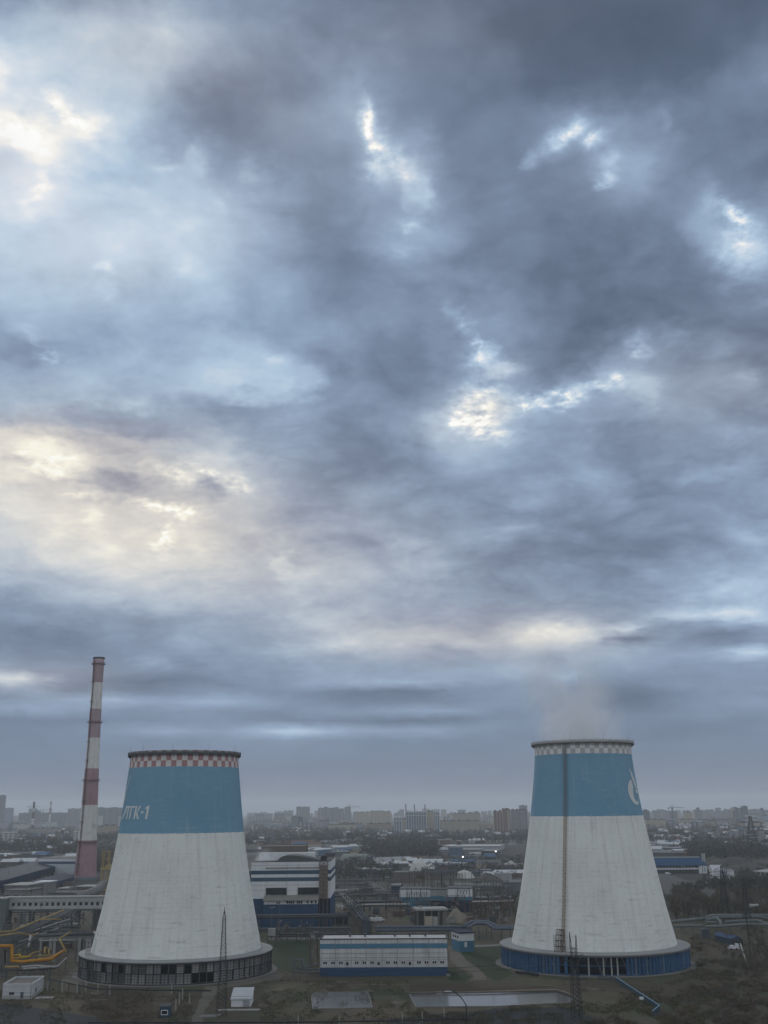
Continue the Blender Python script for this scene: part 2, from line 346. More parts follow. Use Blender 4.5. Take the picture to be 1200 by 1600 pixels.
    # soft cloud texture everywhere, finer where it is bright
    bil = k.m('ABSOLUTE', k.m('SUBTRACT', k.noise(k.v('ADD', q, (5.3, 1.7, 0)), 5.2, 7, .5, .4).outputs['Fac'], .5))
    bil = k.m('MULTIPLY', bil, 2.0)
    det = k.m('ADD', k.m('MULTIPLY', k.m('SUBTRACT', k.noise(q, 7.0, 8, .56, .25).outputs['Fac'], .5), .21),
              k.m('MULTIPLY', k.m('SUBTRACT', n3f, .5), k.m('MULTIPLY_ADD', L, .26, -.06)))
    L = k.m('ADD', k.m('ADD', L, k.m('MULTIPLY', k.m('MULTIPLY', k.m('SUBTRACT', bil, .17), .20), k.ss(el, 3, 14))), k.m('MULTIPLY', det, k.m('MULTIPLY_ADD', k.ss(el, 1, 12), .7, .3)))
    # away from the view: an even, brighter overcast
    back = k.m('MAXIMUM', k.ss(k.m('ABSOLUTE', az), 26, 75), k.ss(el, 46, 75))
    Lout = k.m('MULTIPLY_ADD', k.m('SUBTRACT', n1.outputs['Fac'], .5), .25, .80)
    L = k.m('ADD', L, .02)
    cool = k.ramp(L, [(.22, s2l((66, 80, 100))), (.40, s2l((90, 104, 126))), (.51, s2l((117, 133, 157))), (.63, s2l((144, 165, 191))), (.76, s2l((176, 199, 221))), (.87, s2l((213, 223, 234))), (.95, s2l((246, 244, 240))), (1, (1, 1, 1))])
    warm = k.ramp(L, [(.22, s2l((76, 78, 92))), (.40, s2l((100, 102, 117))), (.51, s2l((131, 132, 146))), (.63, s2l((164, 164, 174))), (.76, s2l((202, 199, 197))), (.87, s2l((228, 223, 214))), (.95, s2l((248, 244, 228))), (1, (1, 1, .94))])
    cloud = k.mix(W, cool, warm)
    outc = k.ramp(Lout, [(.6, (.38, .44, .52)), (.9, (.86, .92, 1.0))])
    cloud = k.mix(back, cloud, outc)
    sky = k.n('ShaderNodeTexSky', sky_type='NISHITA', sun_disc=False)
    sky.sun_elevation = R(SUN_EL)
    sky.sun_rotation = R(SUN_AZ)
    cl10 = k.v('SCALE', cloud, s=10.0)
    fin = k.mix(k.m('MULTIPLY', CL, .55), cl10, k.mix(1.0, sky.outputs[0], (1.25, 1.25, 1.25), 'MULTIPLY'))
    bg = k.n('ShaderNodeBackground')
    k.l(fin, bg.inputs[0])
    bg.inputs[1].default_value = .1
    out = k.n('ShaderNodeOutputWorld')
    k.l(bg.outputs[0], out.inputs[0])
    sun = bpy.data.lights.new("sun", 'SUN')
    sun.energy = .6
    sun.angle = R(14)
    sun.color = (1, .93, .82)
    so = bpy.data.objects.new("sun", sun)
    d_ = Vector((math.sin(R(SUN_AZ)) * math.cos(R(SUN_EL)), math.cos(R(SUN_AZ)) * math.cos(R(SUN_EL)), math.sin(R(SUN_EL))))
    so.rotation_euler = d_.to_track_quat('Z', 'Y').to_euler()
    so.location = d_ * 500
    col.objects.link(so)


build_sky()


# ---------------------------------------------------------------- mesh building
class MB:
    """collects shapes; build() links them as one mesh object"""
    def __init__(self):
        self.v, self.f, self.mi, self.sm = [], [], [], []

    def add(self, vs, fs, mi=0, sm=False):
        o = len(self.v)
        self.v += [tuple(p) for p in vs]
        self.f += [tuple(o + i for i in f) for f in fs]
        self.mi += [mi] * len(fs)
        self.sm += [sm] * len(fs)
        return self

    def box(self, x0, x1, y0, y1, z0, z1, mi=0):
        vs = [(x, y, z) for z in (z0, z1) for y in (y0, y1) for x in (x0, x1)]
        return self.add(vs, [(0, 2, 3, 1), (4, 5, 7, 6), (0, 1, 5, 4), (1, 3, 7, 5), (3, 2, 6, 7), (2, 0, 4, 6)], mi)

    def bar(self, a, b, w, h=None, mi=0):
        """square bar from a to b"""
        a, b = Vector(a), Vector(b)
        h = h or w
        d = (b - a).normalized()
        up = Vector((0, 0, 1)) if abs(d.z) < .95 else Vector((0, 1, 0))
        s = d.cross(up).normalized() * w / 2
        t = s.cross(d).normalized() * h / 2
        vs = [p + q for p in (a, b) for q in (-s - t, s - t, s + t, -s + t)]
        return self.add(vs, [(0, 1, 2, 3), (7, 6, 5, 4), (0, 4, 5, 1), (1, 5, 6, 2), (2, 6, 7, 3), (3, 7, 4, 0)], mi)

    def tube(self, pts, r, n=8, mi=0, cap=True):
        pts = [Vector(p) for p in pts]
        rs = r if isinstance(r, (list, tuple)) else [r] * len(pts)
        vs, fs = [], []
        for i, p in enumerate(pts):
            d = ((pts[i] - pts[i - 1]).normalized() if i else Vector()) + ((pts[i + 1] - pts[i]).normalized() if i < len(pts) - 1 else Vector())
            d.normalize()
            up = Vector((0, 0, 1)) if abs(d.z) < .9 else Vector((0, 1, 0))
            s = d.cross(up).normalized()
            t = s.cross(d).normalized()
            k = 1.0
            if 0 < i < len(pts) - 1:
                k = 1 / max(.5, (pts[i] - pts[i - 1]).normalized().dot(d))
            for j in range(n):
                a = 2 * math.pi * j / n
                vs.append(p + (s * math.cos(a) + t * math.sin(a)) * rs[i] * (k if 0 < i < len(pts) - 1 else 1))
        for i in range(len(pts) - 1):
            for j in range(n):
                fs.append((i * n + j, (i + 1) * n + j, (i + 1) * n + (j + 1) % n, i * n + (j + 1) % n))
        self.add(vs, fs, mi, True)
        if cap:
            o = len(self.v) - len(vs)
            self.f += [tuple(o + j for j in range(n)), tuple(o + (len(pts) - 1) * n + j for j in reversed(range(n)))]
            self.mi += [mi, mi]
            self.sm += [False, False]
        return self

    def lathe(self, prof, n=64, a0=0.0, a1=2 * math.pi, mi=0, sm=True, closed=False):
        full = abs(a1 - a0 - 2 * math.pi) < 1e-6
        m = n if full else n + 1
        vs = [(r * math.cos(a0 + (a1 - a0) * j / n), r * math.sin(a0 + (a1 - a0) * j / n), z) for z, r in prof for j in range(m)]
        fs = []
        k = len(prof)
        for i in range(k if closed else k - 1):
            i2 = (i + 1) % k
            for j in range(n):
                j2 = (j + 1) % m
                fs.append((i * m + j, i * m + j2, i2 * m + j2, i2 * m + j))
        return self.add(vs, fs, mi, sm)

    def prism(self, poly, z0, z1, mi=0):
        """vertical prism over a polygon of xy points (anticlockwise)"""
        n = len(poly)
        vs = [(x, y, z0) for x, y in poly] + [(x, y, z1) for x, y in poly]
        fs = [tuple(reversed(range(n))), tuple(range(n, 2 * n))] + [(i, (i + 1) % n, n + (i + 1) % n, n + i) for i in range(n)]
        return self.add(vs, fs, mi)

    def extr(self, prof, x0, x1, mi=0):
        """profile of (y, z) points extruded along x"""
        n = len(prof)
        vs = [(x0, y, z) for y, z in prof] + [(x1, y, z) for y, z in prof]
        fs = [tuple(range(n)), tuple(reversed(range(n, 2 * n)))] + [(i, n + i, n + (i + 1) % n, (i + 1) % n) for i in range(n)]
        return self.add(vs, fs, mi)

    def build(self, name, mats, parent=None, loc=None, rot=0.0):
        me = bpy.data.meshes.new(name)
        me.from_pydata(self.v, [], self.f)
        mats = mats if isinstance(mats, (list, tuple)) else [mats]
        for m_ in mats:
            me.materials.append(m_)
        me.polygons.foreach_set('material_index', self.mi)
        me.polygons.foreach_set('use_smooth', self.sm)
        me.update()
        o = bpy.data.objects.new(name, me)
        col.objects.link(o)
        if parent:
            o.parent = parent
        if loc is not None:
            o.location = loc
        if rot:
            o.rotation_euler = (0, 0, rot)
        return o


def tag(o, label=None, cat=None, group=None, kind=None):
    if label:
        o['label'] = label
    if cat:
        o['category'] = cat
    if group:
        o['group'] = group
    if kind:
        o['kind'] = kind
    return o


def thing(name, label, cat, loc=(0, 0, 0), rot=0.0, group=None):
    o = bpy.data.objects.new(name, None)
    o.empty_display_size = 1
    col.objects.link(o)
    o.location = loc
    o.rotation_euler = (0, 0, rot)
    return tag(o, label, cat, group)


def along(name, label, cat, A, B, group=None):
    """a thing whose local x runs from A to B, y away from the camera; returns it and the length"""
    A, B = Vector(A), Vector(B)
    return thing(name, label, cat, A, math.atan2(B.y - A.y, B.x - A.x), group), (Vector((B.x, B.y)) - Vector((A.x, A.y))).length


def copy_tree(o, parent=None):
    c = o.copy()
    col.objects.link(c)
    if parent:
        c.parent = parent
    for ch in list(o.children):
        copy_tree(ch, c)
    return c


# ---------------------------------------------------------------- materials
MATS = {}


def mat(name, c, rough=.8, var=.18, scale=.25, bump=0.0, metal=0.0, streak=0.0, spec=.12):
    if name in MATS:
        return MATS[name]
    m_ = bpy.data.materials.new(name)
    m_.use_nodes = True
    k = NT(m_.node_tree)
    tc = k.n('ShaderNodeTexCoord').outputs['Object']
    n1 = k.noise(tc, scale, 6, .65).outputs['Fac']
    n2 = k.noise(tc, scale * 9, 3, .6).outputs['Fac']
    f = k.m('ADD', k.m('MULTIPLY', k.m('SUBTRACT', n1, .5), 2.2 * var), k.m('MULTIPLY', k.m('SUBTRACT', n2, .5), 1.2 * var))
    if streak:
        mp = k.n('ShaderNodeMapping')
        mp.inputs['Scale'].default_value = (1.3, 1.3, .07)
        k.l(tc, mp.inputs[0])
        f = k.m('ADD', f, k.m('MULTIPLY', k.m('SUBTRACT', k.noise(mp.outputs[0], .8, 4, .6).outputs['Fac'], .5), 2 * streak))
    bc = k.v('SCALE', (c[0], c[1], c[2]), s=k.m('ADD', 1.0, f))
    p = k.n('ShaderNodeBsdfPrincipled')
    k.l(bc, p.inputs['Base Color'])
    p.inputs['Roughness'].default_value = rough if spec > .2 else max(rough, .82)
    p.inputs['Metallic'].default_value = metal
    p.inputs['Specular IOR Level'].default_value = spec
    if bump:
        b = k.n('ShaderNodeBump')
        b.inputs['Strength'].default_value = bump
        b.inputs['Distance'].default_value = .3
        k.l(n2, b.inputs['Height'])
        k.l(b.outputs[0], p.inputs['Normal'])
    o = k.n('ShaderNodeOutputMaterial')
    k.l(p.outputs[0], o.inputs[0])
    MATS[name] = m_
    return m_


def facade(name, wall, win=(.03, .035, .045), bay=3.2, storey=2.9, ww=.5, wh=.5, var=.12, band=None):
    """wall of windows for blocks far off: storeys and bays in the block's own coordinates"""
    if name in MATS:
        return MATS[name]
    m_ = bpy.data.materials.new(name)
    m_.use_nodes = True
    k = NT(m_.node_tree)
    tc = k.n('ShaderNodeTexCoord').outputs['Object']
    s = k.n('ShaderNodeSeparateXYZ')
    k.l(tc, s.inputs[0])
    u = k.m('ADD', s.outputs[0], s.outputs[1])
    fu = k.m('FRACT', k.m('DIVIDE', u, bay))
    fz = k.m('FRACT', k.m('DIVIDE', s.outputs[2], storey))
    msk = k.m('MULTIPLY', k.m('LESS_THAN', k.m('ABSOLUTE', k.m('SUBTRACT', fu, .5)), ww / 2), k.m('LESS_THAN', k.m('ABSOLUTE', k.m('SUBTRACT', fz, .55)), wh / 2))
    g = k.n('ShaderNodeNewGeometry')
    sn = k.n('ShaderNodeSeparateXYZ')
    k.l(g.outputs['Normal'], sn.inputs[0])
    msk = k.m('MULTIPLY', msk, k.m('LESS_THAN', k.m('ABSOLUTE', sn.outputs[2]), .5))
    cell = k.n('ShaderNodeCombineXYZ')
    k.l(k.m('FLOOR', k.m('DIVIDE', u, bay)), cell.inputs[0])
    k.l(k.m('FLOOR', k.m('DIVIDE', s.outputs[2], storey)), cell.inputs[1])
    wn = k.n('ShaderNodeTexWhiteNoise', noise_dimensions='2D')
    k.l(cell.outputs[0], wn.inputs['Vector'])
    wc = k.mix(k.m('MULTIPLY', wn.outputs[0], .5), win, tuple(.5 * a for a in wall))
    n1 = k.noise(tc, .08, 5, .6).outputs['Fac']
    wcol = k.v('SCALE', wall, s=k.m('MULTIPLY_ADD', k.m('SUBTRACT', n1, .5), 2 * var, 1.0))
    if band:
        fb = k.m('LESS_THAN', k.m('FRACT', k.m('DIVIDE', u, band[1])), band[2])
        wcol = k.mix(fb, wcol, band[0])
    p = k.n('ShaderNodeBsdfPrincipled')
    k.l(k.mix(msk, wcol, wc), p.inputs['Base Color'])
    p.inputs['Roughness'].default_value = .8
    p.inputs['Specular IOR Level'].default_value = .2
    o = k.n('ShaderNodeOutputMaterial')
    k.l(p.outputs[0], o.inputs[0])
    MATS[name] = m_
    return m_


WHITE = mat('white_sheet_cladding', (.50, .51, .52), .7, .1, .2, streak=.12)
OFFW = mat('weathered_white_panel', (.37, .375, .37), .85, .24, .3, streak=.42)
BLUE = mat('blue_cladding', (.023, .052, .102), .6, .14, .2, streak=.15)
LBLUE = mat('light_blue_cladding', (.058, .145, .215), .6, .12, .2, streak=.12)
NAVY = mat('navy_roof_sheet', (.014, .024, .048), .6, .2, .1, streak=.1)
GREY = mat('grey_painted_steel', (.080, .086, .090), .6, .22, .3)
LGREY = mat('light_grey_concrete', (.26, .26, .25), .9, .2, .2, streak=.15)
DGREY = mat('dark_grey_steel', (.028, .030, .034), .6, .25, .4)
PIPE = mat('zinc_clad_pipe', (.088, .096, .105), .5, .25, .4, metal=.1)
RUST = mat('rusty_steel', (.085, .058, .045), .8, .35, .5)
YEL = mat('yellow_gas_paint', (.33, .155, .022), .55, .15, .3)
PYEL = mat('faded_yellow_paint', (.26, .19, .075), .7, .2, .4)
CONC = mat('concrete', (.15, .147, .14), .9, .25, .15, bump=.2)
BEIGE = mat('beige_render', (.30, .26, .205), .9, .15, .15)
BROWN = mat('brown_brick', (.12, .085, .07), .9, .2, .2)
ROOF = mat('bitumen_roof', (.040, .040, .044), .9, .3, .12)
GLASS = mat('dark_window_glass', (.012, .016, .022), .15, .3, .5, spec=.6)
POST = mat('pale_concrete_post', (.24, .24, .22), .9, .15, 1.0)
BARK = mat('bare_bark', (.040, .033, .027), .95, .3, .5)
TWIG = mat('bare_twigs', (.090, .077, .063), .95, .35, .3)
TWIG2 = mat('russet_twigs', (.10, .078, .058), .95, .35, .3)
TWIG3 = mat('grey_green_twigs', (.082, .079, .064), .95, .35, .3)
MESHGREY = mat('lattice_steel', (.032, .032, .034), .7, .2, .5)

# ---------------------------------------------------------------- ground
def ground_mat():
    m_ = bpy.data.materials.new('spring_ground')
    m_.use_nodes = True
    k = NT(m_.node_tree)
    tc = k.n('ShaderNodeTexCoord').outputs['Object']
    big = k.noise(tc, .012, 6, .6).outputs['Fac']
    mid = k.noise(tc, .06, 7, .65).outputs['Fac']
    fine = k.noise(tc, .9, 5, .7).outputs['Fac']
    s = k.n('ShaderNodeSeparateXYZ')
    k.l(tc, s.inputs[0])
    g = k.mix(k.ss(big, .4, .62), (.064, .053, .039), (.050, .055, .034))
    g = k.mix(k.ss(mid, .52, .72), g, (.094, .077, .057))
    g = k.mix(k.m('MULTIPLY', k.ss(mid, .50, .30), .6), g, (.035, .036, .026))
    g = k.v('SCALE', g, s=k.m('MULTIPLY_ADD', k.m('SUBTRACT', fine, .5), 1.1, 1.0))
    # beyond the plant: a dusky patchwork of scrub, yards and roofs' gaps
    far = k.ss(s.outputs[1], 600, 1000)
    town = k.noise(tc, .010, 8, .68).outputs['Fac']
    fc = k.ramp(town, [(.32, (.030, .032, .031)), (.5, (.048, .046, .041)), (.6, (.062, .058, .051)), (.70, (.11, .107, .10))])
    g = k.mix(far, g, fc)
    p = k.n('ShaderNodeBsdfPrincipled')
    k.l(g, p.inputs['Base Color'])
    p.inputs['Roughness'].default_value = .95
    p.inputs['Specular IOR Level'].default_value = .1
    b = k.n('ShaderNodeBump')
    b.inputs['Strength'].default_value = .6
    b.inputs['Distance'].default_value = .5
    k.l(k.m('ADD', fine, mid), b.inputs['Height'])
    k.l(b.outputs[0], p.inputs['Normal'])
    o = k.n('ShaderNodeOutputMaterial')
    k.l(p.outputs[0], o.inputs[0])
    return m_


GR = 16000.0
gm = MB()
gm.add([(-GR, -400, 0), (GR, -400, 0), (GR, GR, 0), (-GR, GR, 0)], [(0, 1, 2, 3)])
tag(gm.build('ground', ground_mat()), kind='structure')


def sheet(name, pts, m_, z=.02, kind='structure', jag=0.0, seed=1):
    """a flat patch lying on the ground along photo pixels"""
    rnd = random.Random(seed)
    w = []
    for i, (a, b) in enumerate(pts):
        c, d = pts[(i + 1) % len(pts)]
        n = max(1, int(math.hypot(c - a, d - b) / 6)) if jag else 1
        for j in range(n):
            t = j / n
            g = G(a + (c - a) * t, b + (d - b) * t)
            w.append((g.x + rnd.uniform(-jag, jag), g.y + rnd.uniform(-jag, jag) * 2, z))
    mb = MB()
    mb.add(w, [tuple(reversed(range(len(w))))])
    me = mb.build(name, m_)
    if me.data.polygons[0].normal.z < 0:
        me.data.flip_normals()
    return tag(me, kind=kind)


DIRT = mat('pale_dirt', (.098, .088, .074), .95, .3, .25, bump=.3)
ASPH = mat('wet_asphalt', (.026, .029, .034), .9, .3, .12, spec=.05)
GRASSM = mat('fresh_grass', (.024, .036, .018), .95, .35, .5, bump=.3)
SOIL = mat('brown_soil', (.050, .038, .027), .95, .35, .2, bump=.3)
sheet('path', [(322, 1541), (352, 1541), (336, 1556), (322, 1576), (318, 1600), (296, 1600), (306, 1578), (314, 1556)], DIRT, .03, jag=.4)
sheet('path', [(408, 1524), (425, 1516), (446, 1522), (436, 1530), (396, 1537), (380, 1540), (340, 1545), (322, 1545), (352, 1538)], DIRT, .034, jag=.5, seed=2)
sheet('path', [(700, 1478), (712, 1478), (726, 1500), (745, 1512), (760, 1526), (757, 1531), (734, 1533), (741, 1527), (730, 1516), (714, 1511), (704, 1500)], DIRT, .03, jag=.4, seed=3)
sheet('path', [(92, 1537), (108, 1518), (126, 1508), (124, 1530), (128, 1540)], DIRT, .03, jag=.4, seed=4)
sheet('road', [(-60, 1566), (20, 1570), (90, 1580), (150, 1590), (180, 1604), (-70, 1610)], ASPH, .03)
sheet('road', [(610, 1592), (700, 1583), (780, 1576), (880, 1574), (930, 1590), (940, 1606), (600, 1606)], ASPH, .026, jag=.8, seed=9)
sheet('road', [(590, 1444), (596, 1428), (602, 1428), (622, 1442), (640, 1449), (600, 1449)], SOIL, .03, jag=.3, seed=5)
sheet('road', [(420, 1465), (700, 1464), (700, 1467), (420, 1468)], CONC, .03)
sheet('road', [(742, 1477), (800, 1475), (800, 1477), (742, 1480)], CONC, .03)
sheet('lawn', [(716, 1479), (790, 1477), (786, 1500), (800, 1522), (780, 1534), (762, 1527), (746, 1511), (728, 1499)], GRASSM, .016, jag=.6, seed=6)
sheet('lawn', [(700, 1512), (714, 1513), (728, 1518), (737, 1527), (728, 1533), (700, 1531)], GRASSM, .016, jag=.6, seed=7)
sheet('lawn', [(420, 1472), (490, 1470), (488, 1520), (450, 1520), (430, 1510)], GRASSM, .012, jag=.8, seed=8)
sheet('soil_bank', [(640, 1540), (800, 1537), (920, 1545), (900, 1556), (880, 1547), (640, 1551)], SOIL, .014, jag=.8, seed=10)
sheet('soil_bank', [(120, 1560), (215, 1556), (240, 1580), (230, 1600), (130, 1598)], SOIL, .014, jag=1.2, seed=11)


# settling ponds with a concrete rim
def pond(name, label, pts, rim=.5):
    t = thing(name, label, 'pond', G(*pts[0]))
    o = Vector(t.location)
    w = [G(*p) - o for p in pts]
    c = sum(w, Vector()) / len(w)
    mb = MB()
    n = len(w)
    ow = [p + (p - c).normalized() * rim for p in w]
    vs = [(p.x, p.y, z) for lst, z in ((w, .04), (w, .30), (ow, .30), (ow, -.1)) for p in lst]
    fs = []
    for k_ in range(3):
        for i in range(n):
            j = (i + 1) % n
            fs.append((k_ * n + i, k_ * n + j, (k_ + 1) * n + j, (k_ + 1) * n + i))
    mb.add(vs, fs)
    mb.build('rim', CONC, t)
    wb = MB()
    wb.add([(p.x, p.y, .12) for p in w], [tuple(range(n))])
    wo = wb.build('water', WATER, t)
    if wo.data.polygons[0].normal.z < 0:
        wo.data.flip_normals()
    return t


wm = bpy.data.materials.new('still_water')
wm.use_nodes = True
k_ = NT(wm.node_tree)
p_ = k_.n('ShaderNodeBsdfPrincipled')
p_.inputs['Base Color'].default_value = (.075, .075, .08, 1)
p_.inputs['Roughness'].default_value = .16
b_ = k_.n('ShaderNodeBump')
b_.inputs['Strength'].default_value = .12
b_.inputs['Distance'].default_value = .1
k_.l(k_.noise(k_.n('ShaderNodeTexCoord').outputs['Object'], .8, 4, .6).outputs['Fac'], b_.inputs['Height'])
k_.l(b_.outputs[0], p_.inputs['Normal'])
k_.l(p_.outputs[0], k_.n('ShaderNodeOutputMaterial').inputs[0])
WATER = wm
pond('settling_pond', 'small grey rectangular settling basin below the long pump house', [(489, 1577), (581, 1575), (577, 1562), (574, 1551), (493, 1552), (488, 1558)])
pond('settling_pond', 'long grey pond with pale rim in front of the right cooling tower', [(651, 1574), (780, 1573), (890, 1567), (897, 1560), (880, 1550), (780, 1551), (641, 1554)])


# ---------------------------------------------------------------- cooling towers
def shell_mat(name, zb, zc0, zc1, c_check, c_gap):
    m_ = bpy.data.materials.new(name)
    m_.use_nodes = True
    k = NT(m_.node_tree)
    tc = k.n('ShaderNodeTexCoord').outputs['Object']
    s = k.n('ShaderNodeSeparateXYZ')
    k.l(tc, s.inputs[0])
    x, y, z = s.outputs
    ang = k.m('ARCTAN2', y, x)
    arc = k.m('MULTIPLY', ang, 26.0)
    c1 = k.n('ShaderNodeCombineXYZ')       # streaks running down
    k.l(k.m('MULTIPLY', arc, .55), c1.inputs[0])
    k.l(k.m('MULTIPLY', z, .03), c1.inputs[1])
    st = k.noise(c1.outputs[0], 1.0, 6, .65).outputs['Fac']
    c2 = k.n('ShaderNodeCombineXYZ')       # lift marks running round
    k.l(k.m('MULTIPLY', arc, .09), c2.inputs[0])
    k.l(k.m('MULTIPLY', z, .95), c2.inputs[1])
    lift = k.noise(c2.outputs[0], 1.0, 6, .65).outputs['Fac']
    big = k.noise(tc, .055, 5, .6).outputs['Fac']
    speck = k.noise(tc, .75, 5, .7).outputs['Fac']
    # formwork joints
    jz = k.m('LESS_THAN', k.m('FRACT', k.m('DIVIDE', z, 1.35)), .09)
    ja = k.m('LESS_THAN', k.m('FRACT', k.m('DIVIDE', arc, 1.6)), .08)
    joint = k.m('MULTIPLY', k.m('MULTIPLY', k.m('MAXIMUM', jz, k.m('MULTIPLY', ja, .7)), k.ss(speck, .35, .65)), k.ss(big, .30, .62))
    dirt = k.m('ADD', k.m('MULTIPLY', k.ss(st, .46, .76), .30), k.m('MULTIPLY', k.m('MULTIPLY', k.ss(lift, .54, .70), k.m('MULTIPLY_ADD', k.ss(z, 52, 10), .42, .16)), k.ss(speck, .3, .6)))
    dirt = k.m('ADD', dirt, k.m('MULTIPLY', joint, .34))
    dirt = k.m('ADD', dirt, k.m('MULTIPLY', k.ss(speck, .56, .72), .26))
    dirt = k.m('ADD', dirt, k.m('MULTIPLY', k.ss(big, .40, .70), .16))
    c3 = k.n('ShaderNodeCombineXYZ')       # runs below the rim, and a few long ones
    k.l(k.m('MULTIPLY', arc, .9), c3.inputs[0])
    k.l(k.m('MULTIPLY', z, .012), c3.inputs[1])
    run = k.ss(k.noise(c3.outputs[0], 1.0, 4, .6).outputs['Fac'], .56, .74)
    runs = k.m('MULTIPLY', run, k.m('MULTIPLY_ADD', k.ss(z, zc0 - 26, zc0), .35, .14))
    dirt = k.m('ADD', dirt, runs)
    white = k.mix(dirt, (.565, .58, .555), (.21, .205, .18))
    pale = k.ss(st, .56, .74)
    blue = k.mix(k.m('MULTIPLY', pale, .5), (.132, .25, .338), (.26, .35, .385))
    blue = k.mix(k.m('MULTIPLY', k.m('MULTIPLY', k.ss(lift, .54, .70), k.ss(speck, .35, .6)), .5), blue, (.27, .37, .43))
    blue = k.mix(k.m('MULTIPLY', k.ss(big, .45, .7), .3), blue, (.082, .19, .27))
    blue = k.mix(k.m('MULTIPLY', runs, .8), blue, (.10, .16, .19))
    blue = k.mix(k.m('MULTIPLY', k.ss(speck, .60, .72), .35), blue, (.30, .38, .42))
    i = k.m('FLOOR', k.m('MULTIPLY', ang, 66 / (2 * math.pi)))
    j = k.m('FLOOR', k.m('MULTIPLY', k.m('SUBTRACT', z, zc0), 2 / (zc1 - zc0)))
    par = k.m('FLOORED_MODULO', k.m('ADD', i, j), 2.0)
    chk = k.mix(par, c_gap, c_check)
    chk = k.mix(k.m('MULTIPLY', k.ss(speck, .45, .7), .35), chk, (.30, .27, .25))
    wob = k.m('ADD', z, k.m('MULTIPLY', k.m('SUBTRACT', speck, .5), .8))
    c = k.mix(k.m('GREATER_THAN', wob, zb), white, blue)
    c = k.mix(k.m('GREATER_THAN', wob, zc0), c, chk)
    p = k.n('ShaderNodeBsdfPrincipled')
    k.l(c, p.inputs['Base Color'])
    p.inputs['Roughness'].default_value = .9
    p.inputs['Specular IOR Level'].default_value = .15
    b = k.n('ShaderNodeBump')
    b.inputs['Strength'].default_value = .25
    b.inputs['Distance'].default_value = .12
    k.l(k.m('SUBTRACT', speck, k.m('MULTIPLY', joint, .5)), b.inputs['Height'])
    k.l(b.outputs[0], p.inputs['Normal'])
    k.l(p.outputs[0], k.n('ShaderNodeOutputMaterial').inputs[0])
    return m_


def prof_r(prof, z):
    """smooth radius between profile points (Catmull-Rom)"""
    n = len(prof)
    for i in range(n - 1):
        if prof[i][0] <= z <= prof[i + 1][0] or (i == n - 2 and z >= prof[i][0]):
            z0, r0 = prof[i]
            z1, r1 = prof[i + 1]
            m0 = (r1 - prof[i - 1][1]) / (z1 - prof[i - 1][0]) if i else (r1 - r0) / (z1 - z0)
            m1 = (prof[i + 2][1] - r0) / (prof[i + 2][0] - z0) if i < n - 2 else (r1 - r0) / (z1 - z0)
            t = (z - z0) / (z1 - z0)
            h = z1 - z0
            return (2 * t ** 3 - 3 * t * t + 1) * r0 + (t ** 3 - 2 * t * t + t) * h * m0 + (-2 * t ** 3 + 3 * t * t) * r1 + (t ** 3 - t * t) * h * m1
    return prof[0][1]


def on_shell(prof, th, z, off):
    """th: angle in degrees to the right of the side that faces the camera"""
    r = prof_r(prof, z) + off
    return (r * math.sin(R(th)), -r * math.cos(R(th)), z)


def wrap(prof, polys, off=.10):
    """thin painted shapes laid on the shell; polys of (angle, height)"""
    mb = MB()
    for poly in polys:
        # cut into strips so that it follows the curve
        n = len(poly)
        bm = bmesh.new()
        vs = [bm.verts.new((a, z, 0)) for a, z in poly]
        bm.faces.new(vs)
        zs = [p[1] for p in poly]
        az = [p[0] for p in poly]
        for q in range(int(min(az)), int(max(az)) + 1, 3):
            bmesh.ops.bisect_plane(bm, geom=bm.verts[:] + bm.edges[:] + bm.faces[:], plane_co=(q, 0, 0), plane_no=(1, 0, 0))
        for q in range(int(min(zs)), int(max(zs)) + 1, 3):
            bmesh.ops.bisect_plane(bm, geom=bm.verts[:] + bm.edges[:] + bm.faces[:], plane_co=(0, q, 0), plane_no=(0, 1, 0))
        bmesh.ops.triangulate(bm, faces=bm.faces[:])
        bm.verts.index_update()
        mb.add([on_shell(prof, v.co.x, v.co.y, off) for v in bm.verts], [tuple(v.index for v in f.verts) for f in bm.faces])
        bm.free()
    return mb


